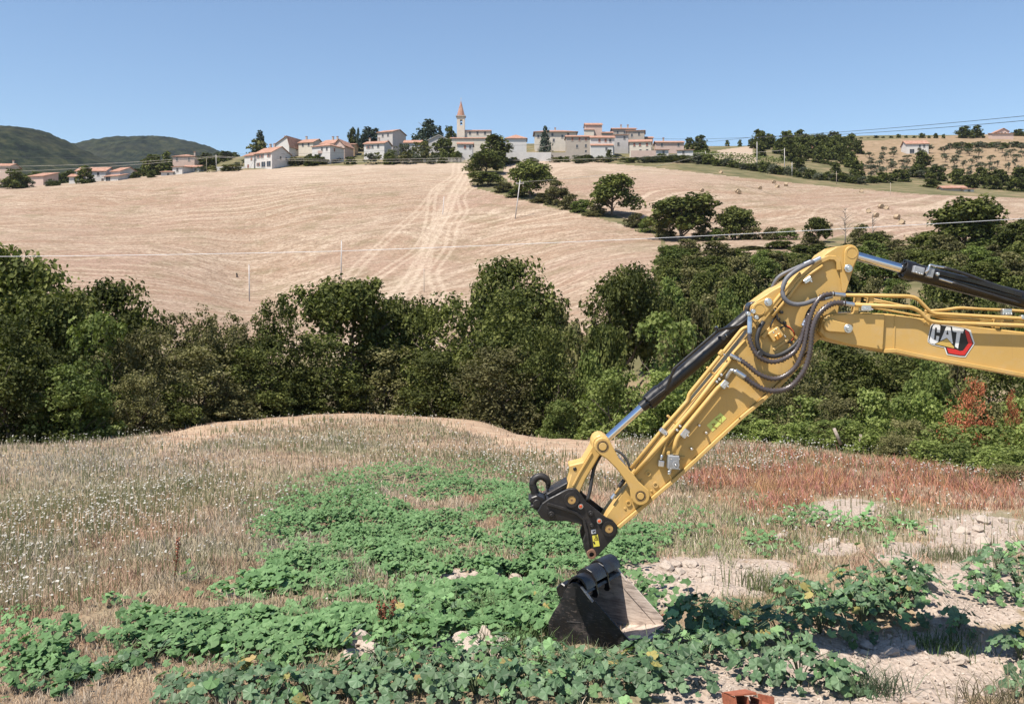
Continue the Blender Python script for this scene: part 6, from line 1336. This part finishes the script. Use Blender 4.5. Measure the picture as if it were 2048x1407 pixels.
def mallow(label, px, py, R, H, n, leaf=.062, squash=1.0, seed=0):
    g = np.random.default_rng(int(px * 3 + py) + seed); x, D, z = (float(v[0]) for v in pix_to_ground(np.array([float(px)]), np.array([float(py)])))
    o = thing("mallow_plant", (x, D, z), label, "plant")
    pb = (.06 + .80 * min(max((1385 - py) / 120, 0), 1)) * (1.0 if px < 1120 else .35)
    st = bpy.data.objects.new("stems", STEMS[n % 3]); link(st); st.parent = o; st.scale = (R, R, H)
    for i in range(n):
        # golden-angle spread over an uneven dome
        f = (i + .5) / n; rr = math.sqrt(f); a = i * 2.39996 + g.uniform(-.5, .5); bump = .8 + .35 * math.sin(3 * a + px) * rr
        r = R * rr * (.8 + .3 * g.uniform()) ; h = H * (1 - .75 * f ** 1.6) * g.uniform(.72, 1.08) * bump
        dx, dy = r * math.cos(a), r * math.sin(a) * squash
        zl = float(tz(x + dx, D + dy)) - z + max(h, .03)
        out = Vector((math.cos(a) * rr * .9, math.sin(a) * rr * .9, 1.0)) + Vector((g.normal(0, .28) - .10, g.normal(0, .28) - .28, 0))
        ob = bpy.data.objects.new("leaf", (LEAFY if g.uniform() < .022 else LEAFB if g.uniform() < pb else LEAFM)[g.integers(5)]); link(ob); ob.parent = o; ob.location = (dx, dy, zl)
        q = out.to_track_quat('Z', 'Y'); q.rotate(Matrix.Identity(3)); ob.rotation_mode = 'QUATERNION'
        ob.rotation_quaternion = q @ Matrix.Rotation(a - math.pi / 2 + g.normal(0, .5), 3, 'Z').to_quaternion()
        s = leaf * g.uniform(.42, 1.3); ob.scale = (s, s, s)
    return o
PL = [
 ("mallow plant at the bottom edge, leftmost of the foreground row", 400, 1392, .40, .22, 55), ("mallow plant at the bottom edge, second from the left in the foreground row", 510, 1385, .42, .26, 60),
 ("mallow plant at the bottom edge, third from the left in the foreground row", 620, 1388, .42, .26, 62), ("mallow plant at the bottom edge, fourth from the left in the foreground row", 730, 1384, .42, .30, 64),
 ("mallow plant at the bottom edge, fifth from the left in the foreground row", 840, 1390, .42, .30, 64), ("mallow plant at the bottom edge, sixth from the left in the foreground row", 950, 1385, .42, .30, 64),
 ("mallow plant at the bottom edge below the left end of the bucket", 1060, 1390, .42, .30, 64), ("mallow plant at the bottom edge below the middle of the bucket", 1160, 1388, .40, .32, 62),
 ("mallow plant at the bottom edge below the bucket's cutting lip", 1260, 1384, .40, .32, 60), ("mallow plant at the right end of the bottom foreground row", 1350, 1372, .38, .32, 56),
 ("mallow plant right behind the leftmost pale clod of soil", 760, 1335, .38, .28, 50), ("mallow plant in front of the pale soil heap left of the bucket", 870, 1340, .38, .26, 52),
 ("mallow plant just right of the pale soil heap left of the bucket", 985, 1332, .38, .28, 54), ("mallow plant leaning against the bucket's lower left corner", 1085, 1330, .36, .26, 50),
 ("mallow plant covering the bucket's bottom edge", 1180, 1335, .36, .20, 48), ("mallow plant in the arm's shade just right of the cutting lip", 1300, 1330, .36, .30, 52),
 ("tallest mallow plant right of the bucket", 1385, 1285, .36, .58, 70), ("mallow plant right behind the tallest one beside the bucket", 1440, 1265, .36, .40, 54),
 ("shaded mallow plant below the tallest one", 1400, 1325, .38, .36, 58), ("shaded mallow plant at the left foot of the big mound", 1490, 1300, .38, .36, 54),
 ("mallow plant at the left front of the big mound", 1560, 1285, .40, .40, 60), ("mallow plant in the front middle of the big mound", 1640, 1265, .42, .44, 64), ("mallow plant at the right front of the big mound", 1725, 1245, .42, .46, 64),
 ("mallow plant at the right tip of the big mound over bare soil", 1800, 1225, .40, .40, 60), ("mallow plant at the back left of the big mound", 1610, 1225, .42, .42, 56), ("mallow plant at the back middle of the big mound", 1700, 1205, .42, .46, 58), ("mallow plant crowning the back right of the big mound", 1785, 1190, .42, .50, 60), ("pale topped mallow plant at the far right back of the big mound", 1835, 1185, .36, .34, 44),
 ("mallow plant at the front left of the right-edge clump", 1965, 1195, .38, .42, 54), ("mallow plant at the right edge, front of the clump", 2040, 1190, .42, .46, 58), ("mallow plant at the back of the right-edge clump", 1995, 1150, .42, .44, 50), ("mallow plant at the right edge, back of the clump", 2060, 1135, .42, .44, 46),
 ("mallow plant standing alone in front, left of the long grass tuft", 1600, 1368, .40, .42, 64), ("mallow plant left of the lone front one, by the broken brick", 1520, 1365, .30, .28, 36), ("low mallow plant joining the long grass tuft", 1680, 1370, .28, .26, 34),
 ("small shaded mallow seedling on the bare soil at the right", 1918, 1258, .20, .30, 20), ("mallow plant cut off by the right edge beside the dark shadow band", 2040, 1320, .30, .34, 36), ("broad-leaved mallow at the bottom right corner", 2050, 1385, .34, .24, 26),
 ("mallow plant at the far left bottom", 120, 1372, .42, .22, 44), ("mallow plant right of the far left bottom one", 220, 1350, .42, .26, 48), ("mallow plant in the middle of the lower left patch", 310, 1325, .42, .26, 48), ("mallow plant at the back of the lower left patch", 200, 1290, .42, .24, 44), ("mallow plant at the top of the lower left patch", 330, 1265, .42, .22, 42),
 ("mallow plant at the right of the lower left patch", 430, 1300, .42, .24, 46), ("mallow plant between the lower left patch and the red dock stalk", 520, 1265, .42, .24, 44), ("mallow plant left of the red dock stalk", 640, 1255, .44, .26, 46), ("mallow plant just right of the red dock stalk", 820, 1255, .44, .30, 50), ("mallow plant above the pale soil heap left of the bucket", 910, 1235, .44, .30, 50), ("mallow plant behind the bucket's left corner", 1075, 1230, .40, .26, 44), ("mallow plant below the red dock stalk", 580, 1310, .40, .22, 40), ("mallow plant just above the bottom row, right of the lower left patch", 470, 1345, .40, .22, 42)]
for lb, px, py, R, H, n in PL: mallow(lb, px, py, R * (.78 if px < 700 and py < 1380 else 1), H * (.8 if px < 700 and py < 1380 else 1), int(n * (.33 if px < 700 and py < 1380 else 1.35)), .052 if py > 1200 else .050)
def carpet(name, label, poly, n, dens, mat, leaf, h0):
    xs = [p[0] for p in poly]; ys = [p[1] for p in poly]; px = rng.uniform(min(xs) - 60, max(xs) + 60, n); py = rng.uniform(min(ys) - 24, min(max(ys) + 24, 1415), n)
    ok = in_poly(px + rng.normal(0, 34, n), py + rng.normal(0, 13, n), poly); px, py = px[ok], py[ok]; x, D, z = pix_to_ground(px, py)
    c = fbm(x * 1.3, D * 1.3 + 70); c2 = fbm(x * 4, D * 4 + 20); ok = (c + .35 * (c2 - .47) > dens + rng.uniform(-.06, .06, len(c))) & (soil_mask(px, py) < .78); x, D, z, c = x[ok], D[ok], z[ok], c[ok]; n = len(x)
    h = (.05 + h0 * smooth(.35, .65, c)) * rng.uniform(.35, 1.1, n); N = np.stack([rng.normal(-.12, .42, n), rng.normal(-.3, .42, n), np.ones(n)], 1)
    g = np.random.default_rng(333); ol = mallow_outline(g, 11, .08); T = [(-.1, 0, 0)] + ol; k = len(ol)
    V, Fs = scatter(T, [np.array([[0, 1 + i, 1 + (i + 1) % k] for i in range(k)])], np.stack([x, D, z + h], 1), N, leaf * rng.uniform(.4, 1.45, n))
    me = np_mesh(name, V, Fs, [MAT[mat]], attrs={"rnd": np.repeat(np.clip(.6 * rng.uniform(0, 1, n) + .4 * fbm(x / 1.5, D / 1.5 + 5), 0, 1), k + 1)}); tag(obj(name, me), label, "ground cover", kind="stuff")
carpet("mallow_carpet", "dense bright green carpet of young mallow left of the coupler", MALLOW_POLY[0], 80000, .385, "mallow_bright", .029, .22)
carpet("mallow_undergrowth", "patchy low mallow leaves around the soil heaps", [(470, 1190), (560, 1150), (760, 1145), (1130, 1150), (1120, 1240), (1000, 1285), (700, 1290), (500, 1280)], 20000, .41, "mallow_bright", .048, .16)
carpet("mallow_undergrowth", "patchy low mallow leaves in the lower left corner", [(60, 1350), (110, 1290), (250, 1220), (480, 1190), (640, 1260), (700, 1330), (520, 1407), (60, 1407)], 6500, .52, "mallow_bright", .048, .14)
carpet("mallow_undergrowth", "scattered green mallow leaves on the soil right of the bucket", [(1230, 1130), (1330, 1170), (1330, 1240), (1270, 1230)], 1500, .40, "mallow_bright", .045, .12)
carpet("mallow_undergrowth", "small mallow patches in the dry grass right of the stick", [(1680, 1040), (1830, 1040), (1830, 1090), (1700, 1090)], 1500, .42, "mallow_bright", .045, .2)
carpet("mallow_undergrowth", "sparse small green weeds among dry grass at the lower left", [(0, 1240), (400, 1150), (620, 1170), (700, 1300), (600, 1407), (0, 1407)], 6000, .56, "mallow_bright", .034, .12)
carpet("mallow_undergrowth", "sparse green weeds in the dry grass below the stick", [(1280, 1040), (1560, 1000), (1700, 1060), (1560, 1110), (1300, 1110)], 5000, .56, "mallow_bright", .036, .12)
# ---- soil clods
MAT["clod"] = plain("dry_clod", (0.42, 0.35, 0.285), 0.95, var=0.25, scale=12, bump=0.8)
def clod_me(seed):
    g = np.random.default_rng(seed); bm = bmesh.new(); bmesh.ops.create_icosphere(bm, subdivisions=2, radius=1.0)
    ph = g.uniform(0, 6.28, 6)
    for v in bm.verts:
        c = v.co; k = 1 + .16 * math.sin(3.1 * c.x + ph[0]) + .16 * math.sin(3.7 * c.y + ph[1]) + .12 * math.sin(5.3 * c.z + ph[2]) + g.uniform(-.12, .12)
        v.co = Vector((c.x * k * 1.15, c.y * k, c.z * k * .62))
    return bm_mesh("soil_clod", bm, MAT["clod"])
CL = [clod_me(500 + i) for i in range(5)]
WHERE = [("on the pale heap right of the bucket", 1250, 1130, 1520, 1170, 16, .07), ("in the rubble at the right edge", 1860, 1040, 2040, 1110, 12, .09), ("on the small heap behind the big mound", 1830, 1140, 1900, 1185, 8, .09), ("on the bare soil at the bottom right", 1600, 1275, 1990, 1330, 18, .05), ("on the heap left of the bucket", 860, 1265, 1000, 1310, 9, .085), ("at the leftmost pale heap", 695, 1270, 750, 1320, 5, .10), ("in the carpet's bare patch", 880, 1145, 1080, 1180, 10, .07), ("in the dry grass right of the stick", 1560, 1040, 1740, 1110, 8, .07)]
for w_, x0, y0, x1, y1, n, s0 in WHERE:
    for i in range(n):
        px, py = rng.uniform(x0, x1), rng.uniform(y0, y1); x, D, z = (float(v[0]) for v in pix_to_ground(np.array([px]), np.array([py])))
        ob = bpy.data.objects.new("soil_clod", CL[i % 5]); link(ob); s = s0 * rng.uniform(.5, 1.5); ob.scale = (s, s, s); ob.location = (x, D, z + s * .2); ob.rotation_euler = (rng.uniform(-.4, .4), rng.uniform(-.4, .4), rng.uniform(0, 6.28))
        tag(ob, "dry pale clod of soil lying " + w_, "clod", "soil clods " + w_)
def crumbs():
    n = 9000; px = rng.uniform(400, 2100, n); py = rng.uniform(1020, 1420, n); ok = soil_mask(px, py) + (fbm(px / 40, py / 30) - .47) * 1.3 > .42; px, py = px[ok], py[ok]; x, D, z = pix_to_ground(px, py); n = len(x)
    oc = np.array([(1, 0, 0), (-1, 0, 0), (0, 1, 0), (0, -1, 0), (0, 0, .8), (0, 0, -.8)]); f = np.array([[0, 2, 4], [2, 1, 4], [1, 3, 4], [3, 0, 4], [2, 0, 5], [1, 2, 5], [3, 1, 5], [0, 3, 5]])
    s = rng.uniform(.006, .026, n) ** 1.0; V, Fs = scatter(oc, [f], np.stack([x, D, z + s * .3], 1), rng.normal(size=(n, 3)), s); V = V + rng.normal(0, .003, V.shape)
    tag(obj("soil_crumbs", np_mesh("soil_crumbs", V, Fs, [MAT["clod"]])), "small crumbs of pale dry soil", "soil", kind="stuff")
crumbs()
# ---- tufts of longer green grass
def tuft(label, px, py, n, h, spread, col, lean=1.3, name="grass_tuft"):
    x, D, z = (float(v[0]) for v in pix_to_ground(np.array([float(px)]), np.array([float(py)]))); g = rng
    xs = x + g.normal(0, spread, n); ys = D + g.normal(0, spread * .6, n); zs = terrain(xs, ys)
    o = blades(name, label, xs, ys, zs, g.uniform(.4, 1.0, n) * h, np.full(n, .009), lean, np.clip(C(*col)[None] * g.uniform(.6, 1.4, (n, 1)), 0, 1)); tag(o, label, "grass", kind="stuff")
tuft("long arching grass tuft right of the lone front mallow", 1740, 1382, 260, .26, .16, (.10, .135, .075), 1.9)
tuft("dark green grass tuft in the shadow band at the right", 1890, 1295, 320, .20, .20, (.08, .13, .045), 1.0)
tuft("green grass tuft behind the big mound", 1560, 1190, 420, .34, .30, (.15, .17, .08), .7)
tuft("pale grass tuft left of the big mound", 1500, 1235, 300, .32, .22, (.17, .19, .09), .8)
tuft("green grass tuft behind the bottom row left of the bucket", 1040, 1290, 300, .26, .24, (.11, .16, .06), .9)
tuft("upright grass tuft beside the red dock stalk", 800, 1290, 160, .34, .12, (.13, .18, .07), .7)
tuft("tall grass left of the bucket", 985, 1240, 160, .36, .14, (.16, .21, .09), .7)
tuft("thin dry tuft at the bottom right corner", 1985, 1400, 120, .34, .15, (.17, .15, .09), 1.6)
tuft("grey green grass on the bank at the right edge", 1900, 1120, 420, .26, .35, (.15, .165, .085), .7)
tuft("dry orange tuft in the red grass behind the stick", 1530, 985, 160, .50, .14, (.55, .34, .18), .6)
# ---- dock stalks, stakes
MAT["dock"] = plain("dry_dock", (0.26, 0.095, 0.05), 0.85, var=0.3, scale=30)
def dock(label, px, py, hpx, n=1):
    x, D, z = (float(v[0]) for v in pix_to_ground(np.array([float(px)]), np.array([float(py)]))); h = hpx * D / F; o = thing("dock_stalk", (x, D, z), label, "plant")
    for i in range(n):
        dx = rng.normal(0, .04); top = np.array([x + dx * 2 + rng.normal(0, .04), D + rng.normal(0, .03), z + h * rng.uniform(.75, 1)]); b = np.array([x + dx, D, z - .02])
        obj("stem", tube_mesh("stem", [(np.array([b, (b + top) / 2 + [.01, 0, 0], top]), [.008, .007, .004])], MAT["dock"], 5), o)
        m = 90; t = rng.uniform(.45, 1, m)[:, None]; Cc = b + (top - b) * t + rng.normal(0, .014, (m, 3)); V, Fs = scatter(LEAF4, LEAF4F, Cc, rng.normal(size=(m, 3)), rng.uniform(.02, .04, m)); obj("seed_head", np_mesh("seed_head", V, Fs, [MAT["dock"]]), o)
dock("rust red dock stalks standing in the middle of the mallows", 768, 1275, 85, 4); dock("single rust brown dock stalk in the meadow at the left", 345, 1160, 95, 1); dock("dry reddish stalks at the upper right of the bucket", 1330, 1262, 40, 2)
for lb, x0, y0, x1, y1 in [("pale broken stake slanting in the brambles", 1668, 856, 1682, 874), ("short grey stake in the brambles", 1721, 868, 1720, 882), ("dark slanted stake in the brambles at the right", 1951, 858, 1958, 876)]:
    a, b = P(x0, y0, 30), P(x1, y1 + 14, 30); tag(obj("wooden_stake", tube_mesh("wooden_stake", [(np.array([a, b]), [.05, .06])], MAT["bark_pale"], 6)), lb, "stake")
# ---- broken hollow brick at the bottom edge
MAT["brick"] = plain("fired_clay", (0.29, 0.090, 0.045), 0.85, var=0.25, scale=25, bump=0.4)
x, D, z = (float(v[0]) for v in pix_to_ground(np.array([1497.0]), np.array([1412.0])))
bk = thing("broken_brick", (x, D, z), "broken hollow clay brick at the bottom edge of the photo", "brick"); R_ = Matrix.Translation((x, D, z + .01)) @ Matrix.Rotation(.25, 4, 'Z') @ Matrix.Rotation(-.25, 4, 'X')
def bpart(nm, boxes, jag=0.0):
    me = boxes_mesh(nm, boxes, [MAT["brick"]]); o = bpy.data.objects.new(nm, me); link(o)
    for v in me.vertices: v.co.x += random.uniform(-jag, jag); v.co.z += random.uniform(-jag, jag) * .5
    o.matrix_basis = R_; child(o, bk)
bpart("shell", [(-.17, .17, -.12, .12, 0, .014, 0), (-.17, -.155, -.12, .12, .014, .10, 0)], .006); bpart("web", [(-.06, -.047, -.12, .10, .015, .085, 0), (.05, .062, -.12, .06, .015, .06, 0)], .008); bpart("top_shell", [(-.17, .02, -.12, .08, .101, .114, 0)], .012); bpart("end_shell", [(.155, .17, -.12, .12, .015, .065, 0)], .008)

# ------------------------------------------------------------------ labels of look-alikes: say which one by what it stands next to and its order there
ORD = "first second third fourth fifth sixth seventh eighth ninth tenth eleventh twelfth thirteenth fourteenth fifteenth sixteenth seventeenth eighteenth nineteenth twentieth".split()
def relabel(group, head, marks):
    os_ = [o for o in scene.objects if o.get("group") == group]
    pxs = {o.name: 1024 + F * o.location.x / max(o.location.y, 1) for o in os_}
    buckets = {}
    for o in os_: buckets.setdefault(min(marks, key=lambda m: abs(m[0] - pxs[o.name]))[1], []).append(o)
    for ph, lst in buckets.items():
        lst.sort(key=lambda o: pxs[o.name])
        for i, o in enumerate(lst): o["label"] = (head + " " + ph).strip() + ("" if len(lst) == 1 else ", %s from the left" % ORD[i] if i < 20 else ", further right")
relabel("bushes on the scrub slope", "scrub bush", [(1370, "left of the bucket cylinder's top"), (1480, "behind the bucket cylinder"), (1600, "behind the elbow hoses"), (1720, "behind the rod of the upper cylinder"), (1830, "behind the upper cylinder's port block"), (1940, "below the great dark oak"), (2060, "at the right edge above the boom")])
relabel("brambles along the right meadow edge", "bramble bush", [(1440, "just right of the stick"), (1560, "below the grey silvery shrub"), (1680, "around the pale broken stake"), (1800, "under the boom's decal"), (1920, "below the red dead bush"), (2040, "at the right edge")])
relabel("low bushes in the dip", "low green bush in the dip behind the bucket cylinder", [(1024, "")])
relabel("trees of the wood on the right hill", "dark woodland tree", [(1530, "beside the tall pale pole"), (1575, "behind the second pale pole"), (1620, "around the hidden roof"), (1665, "in the middle of the right wood"), (1715, "at the right end of the wood")])
relabel("low bushes in the field hedge", "low hedge bush between the stubble fields", [(1024, "")])
relabel("oaks between bale field and olive grove", "dark hedgerow oak below the olive grove", [(1024, "")])
relabel("olive trees of the grove", "olive tree", [(1745, "at the left end of the grove"), (1790, "left of the white hill farmhouse"), (1834, "below the white hill farmhouse"), (1880, "just right of the white hill farmhouse"), (1930, "above the barn"), (1980, "right of the barn"), (2030, "at the right edge of the grove")])
relabel("little trees along the right ridge", "tiny skyline tree on the right ridge", [(1480, "above the pale patch"), (1750, "right of the wood"), (1860, "left of the oak clump")])
relabel("hedge below the ridge house", "low hedge bush below the ridge house", [(1024, "")])
relabel("bushes along the bale field's upper edge", "low bush above the bale field", [(1430, "below the vineyard"), (1540, "by the tall poles"), (1640, "below the wood"), (1720, "near the barn")])
relabel("vine rows beside the village", "green vine row right of the village", [(1024, "")])
relabel("garden bushes at the foot of the village", "low garden bush", [(40, "by the brown roofed left-edge house"), (120, "left of the long farmhouse"), (200, "below the long red-roofed farmhouse"), (290, "left of the small arched house"), (370, "below the small arched house"), (450, "by the white boundary wall"), (530, "below the farmhouse with red shutters"), (600, "below the cream houses"), (650, "below the balcony house"), (700, "below the ochre house"), (760, "below the tall grey house"), (820, "by the rough retaining wall"), (880, "by the picket fence"), (930, "below the church"), (1035, "by the long white garden wall"), (1110, "below the palazzo"), (1160, "below the narrow stone house"), (1205, "below the bright white house"), (1245, "below the grey blank house"), (1285, "below the wide brown roof"), (1340, "below the long low house"), (1390, "right of the white annexe")])
relabel("trees behind the left farmhouses", "dark background tree", [(0, "at the left edge under the hill"), (90, "behind the sunken pinkish roof"), (190, "behind the long red-roofed farmhouse"), (280, "left of the pink hip-roofed house"), (360, "behind the pink hip-roofed house"), (440, "right of the pink hip-roofed house")])
relabel("straw bales in the upper field", "round straw bale", [(1440, "near the hedge side of the upper field"), (1545, "high in the middle of the upper field"), (1700, "below the right wood"), (1775, "in the cluster above the bare trees"), (1835, "low beside the great dark oak")])
for w_, *_r in WHERE: relabel("soil clods " + w_, "dry pale soil clod " + w_, [(1024, "")])
# ------------------------------------------------------------------ air: faint summer haze over the whole valley
n = NT("haze_air"); n.t.nodes.remove(n.bsdf); v_ = n.node("ShaderNodeVolumePrincipled"); v_.inputs["Color"].default_value = (0.78, 0.86, 1.0, 1); v_.inputs["Density"].default_value = 0.00004; v_.inputs["Anisotropy"].default_value = 0.2
n.t.links.new(v_.outputs[0], n.out.inputs["Volume"])
hz_ = obj("haze", boxes_mesh("haze", [(-5600, 5600, -30, 7100, -30, 520, 0)], [n.m])); tag(hz_, "thin blue summer haze over the valley", "haze", kind="stuff")
